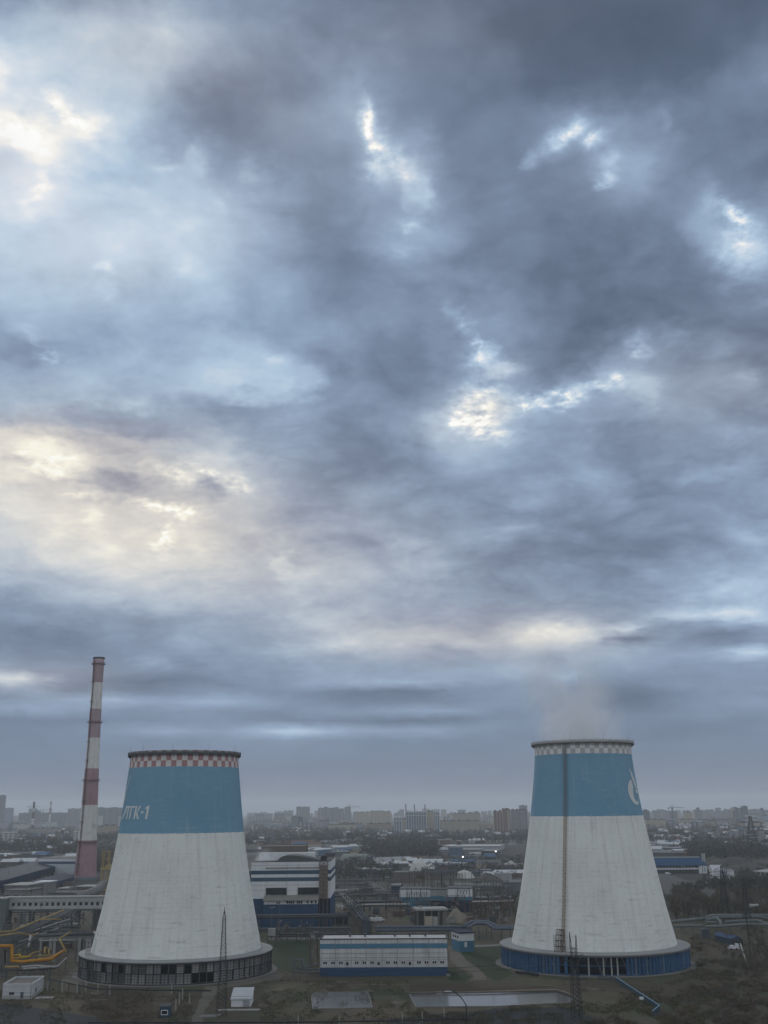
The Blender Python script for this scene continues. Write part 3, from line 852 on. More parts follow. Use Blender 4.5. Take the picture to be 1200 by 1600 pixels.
def tower(name, label, loc, prof, ztop, shellm, skirt_r, skirt_h, rimm, zr0, rail_light):
    t = thing(name, label, 'cooling tower', loc, math.atan2(-loc[0], loc[1]))
    z0 = prof[0][0]
    zz = [z0, z0 + .04] + [z0 + (ztop - z0) * i / 40 for i in range(1, 40)] + [ztop - .04, ztop]
    mb = MB()
    outer = [(z, prof_r(prof, z)) for z in zz]
    inner = [(z, r - .5) for z, r in reversed(outer)]
    mb.lathe(outer + inner, 144, closed=True)
    mb.build('shell', shellm, t)
    # gallery round the rim
    rt = prof_r(prof, ztop)
    g = MB()
    g.lathe([(zr0, rt + .05), (zr0, rt + 1.15), (zr0 + .22, rt + 1.15), (zr0 + .22, rt + .05)], 96, closed=True)
    g.lathe([(zr0 + .22, rt + 1.0), (zr0 + .22, rt + 1.08), (zr0 + 1.0, rt + 1.08), (zr0 + 1.0, rt + 1.0)], 96, closed=True, mi=1)
    ga = g.build('gallery', [GREY, rimm], t)
    g = MB()
    for i in range(96):
        a = 2 * math.pi * i / 96
        ca, sa = math.cos(a), math.sin(a)
        g.bar(((rt + 1.06) * ca, (rt + 1.06) * sa, zr0 + .2), ((rt + 1.06) * ca, (rt + 1.06) * sa, zr0 + 1.45), .09)
        g.bar((rt * ca, rt * sa, zr0 - .9), ((rt + 1.1) * ca, (rt + 1.1) * sa, zr0), .12)
    for zq in (1.1, 1.4):
        g.lathe([(zr0 + zq, rt + 1.0), (zr0 + zq, rt + 1.12), (zr0 + zq + .1, rt + 1.12), (zr0 + zq + .1, rt + 1.0)], 96, closed=True)
    g.build('railing', rail_light, ga)
    for th in (-72, -46, -12, 24, 62, 118, 170, 230):
        q = MB()
        x, y, _ = on_shell(prof, th, ztop, 1.0)
        q.tube([(x, y, zr0 + .2), (x, y, zr0 + 4.2)], [.05, .03], 5)
        q.build('lightning_rod', DGREY, t)
    # apron roof between the shell and the skirt
    a = MB()
    a.lathe([(skirt_h - .35, skirt_r + .25), (skirt_h, skirt_r + .25), (skirt_h + .4, prof[0][1] - .2), (skirt_h + .0, prof[0][1] - .2)], 120, closed=True, sm=False)
    a.build('apron_roof', APRON, t)
    a = MB()
    a.lathe([(skirt_h - .9, skirt_r + .1), (skirt_h - .9, skirt_r + .3), (skirt_h - .36, skirt_r + .3), (skirt_h - .36, skirt_r + .1)], 120, closed=True, sm=False)
    a.build('eaves_beam', DGREY if not rail_light is LGREY else GREY, t)
    b = MB()
    b.lathe([(-.3, skirt_r + 2.2), (.2, skirt_r + 2.2), (.2, skirt_r + 1.7), (.1, skirt_r + 1.7), (.1, skirt_r - 4), (-.3, skirt_r - 4)], 120, closed=True, sm=False)
    b.build('basin', CONC, t)
    return t


APRON = mat('pale_apron_sheet', (.22, .225, .222), .8, .14, .15)
L_LOC = (-82.6, 449.8, 0)
R_LOC = (82.9, 462.2, 0)
PL = [(8.1, 32.8), (12.5, 31.9), (28, 28.7), (52, 24.85), (77, 22.1), (83.2, 21.7)]
PR = [(7.7, 32.8), (25.5, 28.8), (56.7, 23.1), (72, 21.0), (81.3, 20.15), (86.6, 20.3)]
TL = tower('cooling_tower', 'white and blue cooling tower with red and white checker rim, left of the two', L_LOC, PL, 83.2,
           shell_mat('left_shell_paint', 51.9, 76.9, 81.6, (.275, .15, .152), (.46, .45, .44)), 37.0, 7.85, GREY, 81.6, DGREY)
TR = tower('cooling_tower', 'steaming white and blue cooling tower with pale checker rim and blue skirt', R_LOC, PR, 86.6,
           shell_mat('right_shell_paint', 56.8, 81.2, 85.3, (.33, .33, .33), (.54, .54, .54)), 37.4, 7.5, LGREY, 85.3, LGREY)

# left skirt: louvred panels between posts, a few fallen in
rnd = random.Random(3)
N = 84
hz = [0.3, 3.9, 7.05]
LM = [mat('dirty_fibre_sheet', (.25, .245, .235), .9, .25, .4, streak=.3), mat('grey_fibre_sheet', (.185, .183, .178), .9, .25, .4, streak=.3), mat('dark_fibre_sheet', (.10, .096, .09), .9, .3, .4, streak=.3), DGREY]
for i in range(N):
    a = 2 * math.pi * i / N
    b = 2 * math.pi * (i + 1) / N
    sk = MB()
    for j in (0, 1):
        q = rnd.random()
        if q < .11:
            continue
        rr = 36.6 - (rnd.uniform(.0, .5))
        mi = 0 if q < .55 else 1 if q < .85 else 2
        z_0, z_1 = hz[j] + .1, hz[j + 1] - .1
        aa, bb = a + .007, b - .007
        vs = []
        for rad in (rr, rr + .12):
            for z in (z_0, z_1):
                vs += [(rad * math.cos(aa), rad * math.sin(aa), z), (rad * math.cos(bb), rad * math.sin(bb), z)]
        sk.add(vs, [(0, 2, 3, 1), (4, 5, 7, 6), (0, 1, 5, 4), (2, 6, 7, 3), (0, 4, 6, 2), (1, 3, 7, 5)], mi)
        for kk in range(1, 4):
            z = z_0 + (z_1 - z_0) * kk / 4
            sk.bar(((rr + .2) * math.cos(aa), (rr + .2) * math.sin(aa), z), ((rr + .2) * math.cos(bb), (rr + .2) * math.sin(bb), z), .12, .10, 3)
        mid = (aa + bb) / 2
        sk.bar(((rr + .2) * math.cos(mid), (rr + .2) * math.sin(mid), z_0), ((rr + .2) * math.cos(mid), (rr + .2) * math.sin(mid), z_1), .12, .12, 3)
    if sk.v:
        sk.build('louvre_panel', LM, TL)
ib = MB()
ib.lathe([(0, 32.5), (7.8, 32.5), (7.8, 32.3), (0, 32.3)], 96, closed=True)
ib.build('interior_shade_drum', mat('painted_interior_shade', (.012, .012, .012), .95, .2, .3), TL)  # added drum, coloured near-black to stand in for the dark tower interior
pm = MB().bar((0, 0, .3), (0, 0, 7.35), .22, .22)
p0 = pm.build('skirt_post', GREY, TL)
for i in range(N):
    o = p0 if i == 0 else p0.copy()
    if i:
        col.objects.link(o)
    a = 2 * math.pi * i / N
    o.location = (36.95 * math.cos(a), 36.95 * math.sin(a), 0)
    o.rotation_euler = (0, 0, a)
rb = MB()
for z in hz:
    rb.lathe([(z - .13, 36.85), (z - .13, 37.12), (z + .13, 37.12), (z + .13, 36.85)], 84, closed=True, sm=False)
rb.build('ring_beam', DGREY, TL)

# right skirt: blue upright fins, with a stretch standing open to the raker columns
FIN = mat('blue_skirt_paint', (.030, .082, .165), .6, .25, .3, streak=.35)
FIN2 = mat('pale_blue_skirt_paint', (.07, .115, .18), .6, .2, .3, streak=.25)
sk = MB()
NF = 150
for i in range(NF):
    th = 360.0 * i / NF
    rel = (th + 180) % 360 - 180
    if -14 < rel < 17 and rnd.random() < .97:
        continue
    if -32 < rel <= -14 and rnd.random() < .45:
        continue
    a = R(th)
    x, y = math.sin(a), -math.cos(a)
    mi = 1 if rnd.random() < .22 else 0
    tx, ty = math.cos(a), math.sin(a)
    w = .62
    r0, r1 = 36.5, 37.0 + (.25 if i % 3 == 0 else 0)
    vs = [(x * rr + tx * ww, y * rr + ty * ww, z) for z in (.2, 7.0) for rr, ww in ((r0, -w), (r0, w), (r1, w * .45), (r1, -w * .45))]
    fs = [(0, 1, 2, 3), (7, 6, 5, 4), (0, 4, 5, 1), (1, 5, 6, 2), (2, 6, 7, 3), (3, 7, 4, 0)]
    if abs(rel) < 92:
        MB().add(vs, fs).build('skirt_fin', FIN2 if mi else FIN, TR)
    else:
        sk.add(vs, fs, mi)
tag(sk.build('rear_fins', [FIN, FIN2], TR), kind='stuff')
sk = MB()
for z in (.5, 3.6, 6.7):
    sk.lathe([(z - .12, 36.3), (z - .12, 36.5), (z + .12, 36.5), (z + .12, 36.3)], 96, closed=True, sm=False)
sk.build('skirt_rail', FIN, TR)
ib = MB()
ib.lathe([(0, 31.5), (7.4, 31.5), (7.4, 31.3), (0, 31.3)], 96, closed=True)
ib.build('interior_shade_drum', mat('painted_navy_interior_shade', (.010, .014, .024), .95, .2, .3), TR)  # added drum; the shade behind the fins is put into its navy colour
n_r = 44
for i in range(n_r):
    a = 2 * math.pi * i / n_r
    b = a + math.pi / n_r * (1 if i % 2 else -1)
    c = MB().bar((35.6 * math.cos(b), 35.6 * math.sin(b), .3), (33.4 * math.cos(a), 33.4 * math.sin(a), 7.5), .5, .5)
    c.build('raker_column', GREY, TR)
for rel in (-27, -3.5, 5, 9.5, 13):
    a = R(rel)
    c = MB().bar((36.6 * math.sin(a), -36.6 * math.cos(a), .3), (36.6 * math.sin(a), -36.6 * math.cos(a), 7.1), .55, .5)
    c.build('skirt_post', LGREY if rel > -10 else GREY, TR)

# ladder up the right shell, rust below and grey over the blue
lad = MB()
zs = [8.4 + (86.0 - 8.4) * i / 66 for i in range(67)]
for i, z in enumerate(zs):
    mi = 0 if z < 56.8 else 1
    pa = [Vector(on_shell(PR, -20.4 + dd / prof_r(PR, z) * 57.3, z, .75)) for dd in (-.5, 0, .5)]
    pb = [Vector(on_shell(PR, -20.4 + dd / prof_r(PR, z) * 57.3, z, .12)) for dd in (-.5, .5)]
    if i:
        for u in (0, 2):
            lad.bar(prev[u], pa[u], .2, .2, mi)
        if i % 2:
            lad.bar(prev[0], pa[2], .12, .12, mi)
        else:
            lad.bar(prev[2], pa[0], .12, .12, mi)
    for u in (0, 1):
        lad.bar(pb[u], pa[u * 2], .12, .12, mi)
    lad.bar(pa[0], pa[2], .2, .16, mi)
    prev = pa
lad.build('ladder', [mat('ochre_rusty_ladder', (.25, .185, .115), .85, .3, .4), mat('grey_green_ladder', (.14, .155, .15), .8, .25, .4)], TR)
# scaffold stair on the apron at the ladder's foot
sc = MB()
for zq in range(0, 4):
    z = 7.6 + zq * 2.0
    for th in (-24.5, -22.6, -20.2, -18.0):
        for off in (1.0, 2.4):
            r_ = 33.0
            x, y = (r_ + off) * math.sin(R(th)), -(r_ + off) * math.cos(R(th))
            if zq < 3 or th > -23:
                sc.bar((x, y, z), (x, y, z + 2.2), .2)
    for off in (1.0, 2.4):
        pts = [((33 + off) * math.sin(R(th)), -(33 + off) * math.cos(R(th)), z + 2.1) for th in (-24.5, -22.6, -20.2, -18.0)]
        for u in range(3):
            if zq < 2 or u:
                sc.bar(pts[u], pts[u + 1], .16)
                sc.bar((pts[u][0], pts[u][1], z), pts[u + 1], .1)
sc.build('stair_scaffold', RUST, TR)
sc = MB()
for th in (-75, -71.5):
    for off in (1.0, 2.2):
        x, y = (33 + off) * math.sin(R(th)), -(33 + off) * math.cos(R(th))
        sc.bar((x, y, 7.0), (x, y, 13.5), .16)
for zq in range(4):
    z = 8.2 + zq * 1.7
    pts = [((33 + off) * math.sin(R(th)), -(33 + off) * math.cos(R(th)), z) for th, off in ((-75, 1.0), (-71.5, 1.0), (-71.5, 2.2), (-75, 2.2))]
    for u in range(4):
        sc.bar(pts[u], pts[(u + 1) % 4], .12)
        sc.bar((pts[u][0], pts[u][1], z - 1.6), pts[(u + 1) % 4], .09)
sc.build('stair_scaffold', LGREY, TL)


# painted emblem: a G with a flame, from its centre (angle, height) and size in metres
def emblem(prof, th0, z0, rad):
    def pt(u, v):
        z = z0 + v * rad
        return (th0 + math.degrees(u * rad / prof_r(prof, z)), z)
    N_ = 30
    out, inn = [], []
    for i in range(N_ + 1):         # crescent: thick on the left, thin below, ending right
        a = R(104 + (386 - 104) * i / N_)
        th = .62 * max(0, math.cos((a - R(160)) / 1.5)) ** 1.2 + .13
        if i / N_ > .9:
            th *= 1.1
        out.append((math.cos(a), math.sin(a)))
        inn.append((math.cos(a) * (1 - th), math.sin(a) * (1 - th)))
    polys = []
    for i in range(N_):
        polys.append([pt(*out[i]), pt(*out[i + 1]), pt(*inn[i + 1]), pt(*inn[i])])
    # hook of the G
    polys.append([pt(.98, .22), pt(.62, .16), pt(.24, .14), pt(.36, -.14), pt(.66, -.12), pt(.90, -.02)])
    # flame
    fl_l = [(-.22, 1.85), (-.16, 1.5), (-.06, 1.15), (.08, .8), (.24, .5), (.42, .22)]
    fl_r = [(-.22, 1.85), (.06, 1.58), (.34, 1.24), (.58, .88), (.72, .52), (.74, .26)]
    for i in range(5):
        polys.append([pt(*fl_l[i]), pt(*fl_l[i + 1]), pt(*fl_r[i + 1]), pt(*fl_r[i])] if i else [pt(*fl_l[0]), pt(*fl_l[1]), pt(*fl_r[1])])
    return polys


LETTER = mat('white_lettering_paint', (.47, .49, .49), .9, .2, .3)
wrap(PR, emblem(PR, 65.5, 66.1, 5.1)).build('emblem', LETTER, TR)
wrap(PR, [[(-84, 61), (-81.5, 61), (-81.5, 68), (-84, 68)]]).build('lettering', LETTER, TR)
wrap(PL, [[(-68.5, 74), (-70, 74.2), (-73, 70), (-77, 66), (-80.5, 62.8), (-79, 62.8), (-75.5, 65.6), (-72.2, 69.3)], [(-73, 70), (-80, 65), (-77, 66)], [(-75.6, 65), (-74.2, 65.6), (-73.6, 64.6), (-75, 64.2)]]).build('emblem', LETTER, TL)


def letters(prof, items, zb, zt, lean):
    """strokes given as polygons in letter units (0..1 wide, 0..1 high)"""
    polys = []
    for th0, wd, strokes in items:
        for st in strokes:
            polys.append([(th0 + wd * u + lean * v, zb + (zt - zb) * v) for u, v in st])
    return polys


arc = [[(.75 - .9 * (t ** 2.2), 1 - t) for t in (0, .2, .4, .6, .8, 1)] + [(1.05 - .9 * (t ** 2.2) + .12, 1 - t) for t in (1, .8, .6, .4, .2, 0)]]
items = [
    (-76.0, 9.0, arc),
    (-66.5, 8.0, [[(0, .86), (1, .86), (1, 1), (0, 1)], [(.36, 0), (.66, 0), (.66, .86), (.36, .86)]]),                       # T
    (-58.0, 6.6, [[(0, 0), (.34, 0), (.34, 1), (0, 1)], [(.34, .86), (1, .86), (1, 1), (.34, 1)]]),                            # G (Cyrillic)
    (-50.6, 7.8, [[(0, 0), (.30, 0), (.30, 1), (0, 1)], [(.30, .42), (.68, 1), (1, 1), (.52, .50)], [(.44, .62), (.52, .50), (1, 0), (.66, 0), (.30, .42)]]),   # K
    (-42.0, 3.2, [[(0, .44), (1, .44), (1, .58), (0, .58)]]),                                                                   # -
    (-37.6, 4.4, [[(.42, 0), (1, 0), (1, 1), (.52, 1), (0, .84), (0, .70), (.42, .80)]]),                                       # 1
]
wrap(PL, letters(PL, items, 57.3, 62.2, 1.0)).build('lettering', LETTER, TL)

# ---------------------------------------------------------------- striped chimney
CB = G(133, 1373)
Yc = CB.y


def hz_at(px, py, Y):
    return P(px, py, Y).z


t = thing('striped_chimney', 'very tall red and white banded chimney behind the left cooling tower', 'chimney', (CB.x, CB.y, 0))
wid = [(1374, 35), (1313, 28.5), (1258, 24.5), (1201, 21.5), (1153, 19), (1108, 17.6), (1067, 16.6), (1028, 17)]
prof = []
for py, w in wid:
    a, b = P(140 - w / 2, py, Yc), P(140 + w / 2, py, Yc)
    prof.append((a.z, (b.x - a.x) / 2))
prof[0] = (0.0, prof[0][1])
bz = [hz_at(140, y, Yc) for y in (1313, 1258, 1201, 1153, 1108, 1067)]
ztop = prof[-1][0]
m_ = bpy.data.materials.new('banded_chimney_paint')
m_.use_nodes = True
k = NT(m_.node_tree)
tc = k.n('ShaderNodeTexCoord').outputs['Object']
s = k.n('ShaderNodeSeparateXYZ')
k.l(tc, s.inputs[0])
par = 0.0
for z in bz:
    par = k.m('ADD', k.m('GREATER_THAN', s.outputs[2], z), par)
par = k.m('FLOORED_MODULO', par, 2.0)
n1 = k.noise(tc, .12, 7, .65).outputs['Fac']
mp = k.n('ShaderNodeMapping')
mp.inputs['Scale'].default_value = (.5, .5, .03)
k.l(tc, mp.inputs[0])
n2 = k.noise(mp.outputs[0], 1.0, 5, .6).outputs['Fac']
redc = k.mix(k.ss(s.outputs[2], 60, 70), (.235, .145, .158), k.mix(k.ss(s.outputs[2], 110, 125), (.24, .145, .155), (.235, .165, .18)))
whc = k.mix(k.ss(n1, .5, .75), (.47, .46, .44), (.25, .235, .22))
cc = k.mix(par, redc, whc)
cc = k.v('SCALE', cc, s=k.m('MULTIPLY_ADD', k.m('ADD', k.m('SUBTRACT', n1, .5), k.m('SUBTRACT', n2, .5)), .7, 1.0))
p = k.n('ShaderNodeBsdfPrincipled')
k.l(cc, p.inputs['Base Color'])
p.inputs['Roughness'].default_value = .9
k.l(p.outputs[0], k.n('ShaderNodeOutputMaterial').inputs[0])
mb = MB()
zz = [ztop * i / 30 for i in range(31)]
outer = [(z, prof_r(prof, z)) for z in zz]
mb.lathe(outer + [(z, r - .6) for z, r in reversed(outer[-3:])], 48, closed=False)
mb.build('shaft', m_, t)
rt = prof[-1][1]
g = MB()
g.lathe([(ztop - 1.2, rt - .1), (ztop - 1.2, rt + .35), (ztop + .2, rt + .35), (ztop + .2, rt - .6)], 48, closed=True)
g.build('crown_ring', DGREY, t)
for y in (1038, 1129, 1220, 1316):
    z = hz_at(140, y, Yc)
    r_ = prof_r(prof, z)
    g = MB()
    g.lathe([(z - .4, r_ - .1), (z - .4, r_ + 1.3), (z, r_ + 1.3), (z, r_ - .1)], 40, closed=True)
    for zz_ in (.6, 1.2):
        g.lathe([(z + zz_, r_ + 1.2), (z + zz_, r_ + 1.32), (z + zz_ + .14, r_ + 1.32), (z + zz_ + .14, r_ + 1.2)], 40, closed=True)
    for i in range(20):
        a = 2 * math.pi * i / 20
        g.bar(((r_ + 1.25) * math.cos(a), (r_ + 1.25) * math.sin(a), z), ((r_ + 1.25) * math.cos(a), (r_ + 1.25) * math.sin(a), z + 1.3), .12)
    g.build('service_gallery', mat('dark_red_steel', (.10, .045, .045), .8, .2, .4), t)
lad = MB()
for i in range(60):
    z_a, z_b = 4 + (ztop - 6) * i / 60, 4 + (ztop - 6) * (i + 1) / 60
    for th in (-34, -26):
        a_, b_ = on_shell(prof, th, z_a, .6), on_shell(prof, th, z_b, .6)
        lad.bar(a_, b_, .35, .35)
    lad.bar(on_shell(prof, -34, z_a, .6), on_shell(prof, -26, z_a, .6), .25)
lad.build('ladder', mat('dark_red_ladder', (.07, .04, .042), .8, .2, .4), t)
for y in (1067, 1098, 1160, 1190, 1253, 1285, 1350):
    z = hz_at(140, y, Yc)
    r_ = prof_r(prof, z)
    g = MB()
    c = Vector(on_shell(prof, -30, z, 1.0))
    g.box(c.x - 1.6, c.x + 1.6, c.y - 1.0, c.y + .6, z - .15, z + .15)
    for dx in (-1.5, 1.5):
        g.bar((c.x + dx, c.y - .9, z), (c.x + dx, c.y - .9, z + 1.2), .15)
    g.bar((c.x - 1.5, c.y - .9, z + 1.15), (c.x + 1.5, c.y - .9, z + 1.15), .14)
    g.build('rest_platform', DGREY, t)

# ================================================================ the plant's yard
def top_z(px, py, Y):
    return P(px, py, Y).z


def window(parent, x0, x1, z0, z1, y=0.0, frame=True):
    """one window in a wall facing the camera: glass in a proud frame"""
    fm = MB()
    f = .14
    for a in ((x0 - f, x1 + f, z0 - f, z0), (x0 - f, x1 + f, z1, z1 + f), (x0 - f, x0, z0, z1), (x1, x1 + f, z0, z1), ((x0 + x1) / 2 - .06, (x0 + x1) / 2 + .06, z0, z1)):
        fm.box(a[0], a[1], y - .14, y + .05, a[2], a[3])
    w = fm.build('window', WHITE if frame else DGREY, parent)
    MB().box(x0, x1, y - .06, y + .02, z0, z1).build('pane', GLASS, w)
    return w


def banded(root, w, d, bands, name='wall', y0=0.0, x0=0.0):
    """walls built course by course: (z0, z1, material, proud)"""
    mats, mb = [], MB()
    for z0, z1, m_, pr in bands:
        if m_ not in mats:
            mats.append(m_)
        mb.box(x0 - pr, x0 + w + pr, y0 - pr, y0 + d + pr, z0, z1, mats.index(m_))
    return mb.build(name, mats, root)


# ---- long pump house
A, B = G(500, 1526), G(700, 1525)
t, w = along('pump_house', 'long low white pump house with blue base and pale blue band between the cooling towers', 'building', A, B)
Y = A.y
zf = lambda py: top_z(600, py, Y)
H1 = zf(1467.5)
banded(t, w, 15, [(0, zf(1511), BLUE, .0), (zf(1511), zf(1481.6), OFFW, -.05), (zf(1481.6), zf(1474), LBLUE, .06), (zf(1474), H1, OFFW, 0)])
sm_ = MB()
for i in range(1, 8):
    x = w * i / 8.2
    sm_.box(x - .07, x + .07, -.10, .0, zf(1511), H1)
for py in (1489, 1496, 1500):
    sm_.box(.1, w - .1, -.06, .0, zf(py) - .05, zf(py) + .05)
sm_.build('panel_joints', mat('grey_joint', (.16, .16, .16), .9), t)
rf = MB()
rf.box(.3, w - .3, .3, 14.7, H1 - .5, H1 - .25)
rf.box(0, w, -.15, .25, H1, H1 + .35, 1)
rf.box(0, w, 14.75, 15.1, H1, H1 + .35, 1)
rf.box(-.1, .25, .25, 14.75, H1, H1 + .35, 1)
rf.box(w - .25, w + .1, .25, 14.75, H1, H1 + .35, 1)
r_ = rf.build('roof', [ROOF, DGREY], t)
for px in (545, 569, 617, 641, 666):
    x = (px - 500) / 200 * w
    v = MB().tube([(x, 9, H1 - .3), (x, 9, H1 + 1.0)], .35, 10).tube([(x, 9, H1 + .95), (x, 9, H1 + 1.5)], [.95, .25], 10)
    v.build('roof_vent', GREY, r_)
v = MB()
for x in [i * 3.0 for i in range(17)]:
    v.bar((x, 14, H1), (x, 14, H1 + 1.1), .09)
v.bar((0, 14, H1 + 1.1), (48, 14, H1 + 1.1), .1)
v.build('roof_rail', DGREY, r_)
for px in (508, 520.4, 532.8, 557.4, 569.6, 581.8, 606.4, 618.4, 630.6, 655, 667, 679.4, 691.4):
    x = (px - 500) / 200 * w
    window(t, x - .75, x + .75, zf(1505.8), zf(1501.6), -.0)
for px in (543, 592, 641):
    x = (px - 500) / 200 * w
    v = MB().tube([(x, -.9, zf(1505)), (x, .1, zf(1504))], [.5, .4], 10)
    v.build('wall_vent', DGREY, t)
MB().box(w * .985, w + .9, -1.5, -.2, 0, .8).build('step', CONC, t)

# pipe loops at the pump house's left gable
t = thing('pipe_loop', 'grey pipe frame standing left of the long pump house', 'pipework', G(478, 1528))
mb = MB()
for dx, dz in ((-5, 6.2), (-4, 6.8), (0.5, 3.6), (4.6, 3.2)):
    mb.bar((dx, 0, 0), (dx, 0, dz), .3)
mb.tube([(-5.2, 0, 6.4), (-1.2, .3, 6.2), (-1.0, .4, 3.0), (5, .5, 2.9)], .32, 8)
mb.tube([(-5.2, .9, 3.4), (-2.0, .9, 3.2), (5.2, 1.0, 4.6)], .28, 8)
mb.tube([(-5, 0, 1.9), (5.2, .2, 1.8)], .3, 8)
mb.tube([(2.0, 1.2, 9.5), (2.2, 1.2, 3)], .25, 8)
mb.build('pipes', PIPE, t)
t = thing('pipe_tower', 'rusty pipe tower frame against the left gable of the pump house', 'frame', G(490, 1523))
mb = MB()
for dx in (-1.4, 1.4):
    for dy in (0, 2.4):
        mb.bar((dx, dy, 0), (dx, dy, 13.5), .25)
for z in range(1, 13, 2):
    for (a, b) in (((-1.4, 0), (1.4, 0)), ((1.4, 0), (1.4, 2.4)), ((-1.4, 0), (-1.4, 2.4))):
        mb.bar((*a, z), (*b, z), .16)
        mb.bar((*a, z), (*b, z + 2), .12)
mb.build('frame', RUST, t)

# ---- little blue and white gatehouse
A, B = G(719, 1488), G(741, 1487)
t, w = along('gatehouse', 'small blue and white two storey gatehouse beside the pump house', 'building', A, B)
Y = A.y
zf = lambda py: top_z(730, py, Y)
H1 = zf(1457.5)
banded(t, w, 11, [(0, zf(1470.5), LBLUE, 0), (zf(1470.5), zf(1458.5), WHITE, .05)])
MB().box(-.5, w + .5, -.5, 11.5, zf(1458.5), H1 + .2).build('roof', NAVY, t)
for yy in (2.5, 5.5, 8.5):
    f_ = MB().box(-.12, .1, yy - .8, yy + .8, zf(1467), zf(1463))
    f_.build('window', GLASS, t)
MB().box(w * .32, w * .5, -.15, .05, 2.0, 4.0).build('sign_plate', WHITE, t)

# ---- turbine hall with blue bands
Y = 600.0
A, B = P(391, 1440, Y), P(516, 1440, Y)
A.z = B.z = 0
t, w = along('turbine_hall', 'tall white power plant hall with two blue bands right behind the left cooling tower', 'building', A, B)
xf = lambda px: (px - 391) / 125 * w
zf = lambda py: top_z(450, py, Y)
H1 = zf(1347)
WB = zf(1404)
banded(t, w, 55, [(0, WB, BLUE, 0), (WB, zf(1377), WHITE, .05), (zf(1377), zf(1371), NAVYB := mat('dark_blue_band', (.042, .075, .115), .6, .1, .2), .12), (zf(1371), zf(1366), WHITE, .05), (zf(1366), zf(1360), NAVYB, .12), (zf(1360), H1, WHITE, .05)])
mb = MB()
for px in (414.5, 447.5, 464.8, 498):
    mb.box(xf(px) - .07, xf(px) + .07, -.13, -.02, WB, H1)
for py in (1352, 1383, 1391):
    mb.box(.1, w - .2, -.10, -.02, zf(py) - .05, zf(py) + .05)
mb.box(xf(414), xf(498), -.5, 0, zf(1356.6), zf(1355.4))
mb.build('panel_joints', mat('grey_joint', (.16, .16, .16), .9), t)
for a, b in ((414.8, 447), (465, 497.6)):
    lv = MB().box(xf(a), xf(b), -.2, -.05, zf(1398), zf(1387))
    for i in range(9):
        z = zf(1398) + (zf(1387) - zf(1398)) * (i + .5) / 9
        lv.box(xf(a), xf(b), -.5, -.2, z - .1, z + .02, 1)
    lv.build('louvre', [DGREY, mat('louvre_blade', (.055, .065, .068), .6)], t)
ann = MB()
ann.box(xf(414), xf(498), -9, -.01, 0, WB - 1.9, 0)
ann.add([(xf(413.4), -10, WB - .2), (xf(499), -10, WB - .2), (xf(499), 0, zf(1398.6)), (xf(413.4), 0, zf(1398.6)), (xf(413.4), -10, WB - .5), (xf(499), -10, WB - .5), (xf(499), 0, zf(1399.5)), (xf(413.4), 0, zf(1399.5))],
        [(0, 1, 2, 3), (7, 6, 5, 4), (0, 4, 5, 1), (1, 5, 6, 2), (3, 2, 6, 7), (0, 3, 7, 4)], 1)
ann.build('annex', [BLUE, mat('beige_annex_roof', (.15, .145, .125), .9, .2, .4)], t)
rnd = random.Random(5)
n_w = 26
for i in range(n_w):
    x0_ = xf(415) + (xf(496.5) - xf(415)) * i / n_w
    x1_ = x0_ + (xf(496.5) - xf(415)) / n_w
    MB().box(x0_ + .12, x1_ - .12, -9.1, -9.0, WB - 1.85, WB - .55).build('window', GLASS if rnd.random() < .55 else WHITE, t)
MB().box(xf(415) - .2, xf(497) + .2, -9.25, -9.01, WB - 2.15, WB - 1.9).box(xf(415) - .1, xf(497) + .1, -8.9, -.2, WB - 1.88, WB - .55).build('window_sill', WHITE, t)
# roof structures
rb = MB()
rb.box(xf(396), xf(470), 30, 48, H1 - .2, zf(1325), 0)
rb.box(xf(396), xf(487), 21, 30, H1 - .2, zf(1335), 1)
rb.build('roof_house', [mat('brown_roof_wall', (.105, .093, .085), .9, .2, .2), WHITE], t)
cv = MB()
n_s = 16
x_a, x_b = xf(432), xf(503)
top = [(x_a + (x_b - x_a) * i / n_s, H1 + 3.2 * math.sin(math.pi * min(1, (i / n_s) ** .62 * .92 + .08)) ** .8) for i in range(n_s + 1)]
vs = [(x, yy, z) for yy in (4, 20) for x, z in top] + [(x, yy, H1) for yy in (4, 20) for x, z in top]
n1_ = n_s + 1
fs = []
for i in range(n_s):
    fs += [(i, i + 1, n1_ + i + 1, n1_ + i), (2 * n1_ + i, 2 * n1_ + i + 1, i + 1, i), (n1_ + i, n1_ + i + 1, 3 * n1_ + i + 1, 3 * n1_ + i)]
cv.add(vs, fs)
cv.build('curved_roof', mat('dark_curved_roof', (.075, .082, .082), .6, .2, .2), t)
MB().tube([(xf(504), 3.4, H1 + 1.4), (xf(504), 15, H1 + 1.4)], 1.5, 20).build('roof_tank', DGREY, t)
MB().box(xf(391), w, 0.1, 54, H1, H1 + .15).build('roof', ROOF, t)
# stained stair strip on the right corner
ss_ = MB()
for i in range(9):
    z = WB + (H1 - WB) * i / 9
    z2 = WB + (H1 - WB) * (i + 1) / 9
    ss_.bar((xf(500), -1.4, z), (xf(511), -1.4, z2), .25)
    ss_.bar((xf(511), -1.4, z), (xf(500), -1.4, z2), .18)
    ss_.bar((xf(500), -1.4, z), (xf(511), -1.4, z), .35)
for px in (499.5, 505, 511.5):
    for yy in (-1.5, -.3):
        ss_.bar((xf(px), yy, 0), (xf(px), yy, H1 + .5), .3)
ss_.box(xf(498.5), xf(512), -.25, -.14, WB, H1 - 2, 1)
ss_.box(xf(498.3), xf(516), -1.0, -.14, 6, WB - .1, 2)
ss_.build('stair_tower', [mat('faded_rust', (.14, .115, .10), .85, .35, .5), mat('rust_stained_wall', (.25, .215, .185), .9, .45, .35), mat('dark_navy_wall', (.016, .022, .038), .7)], t)
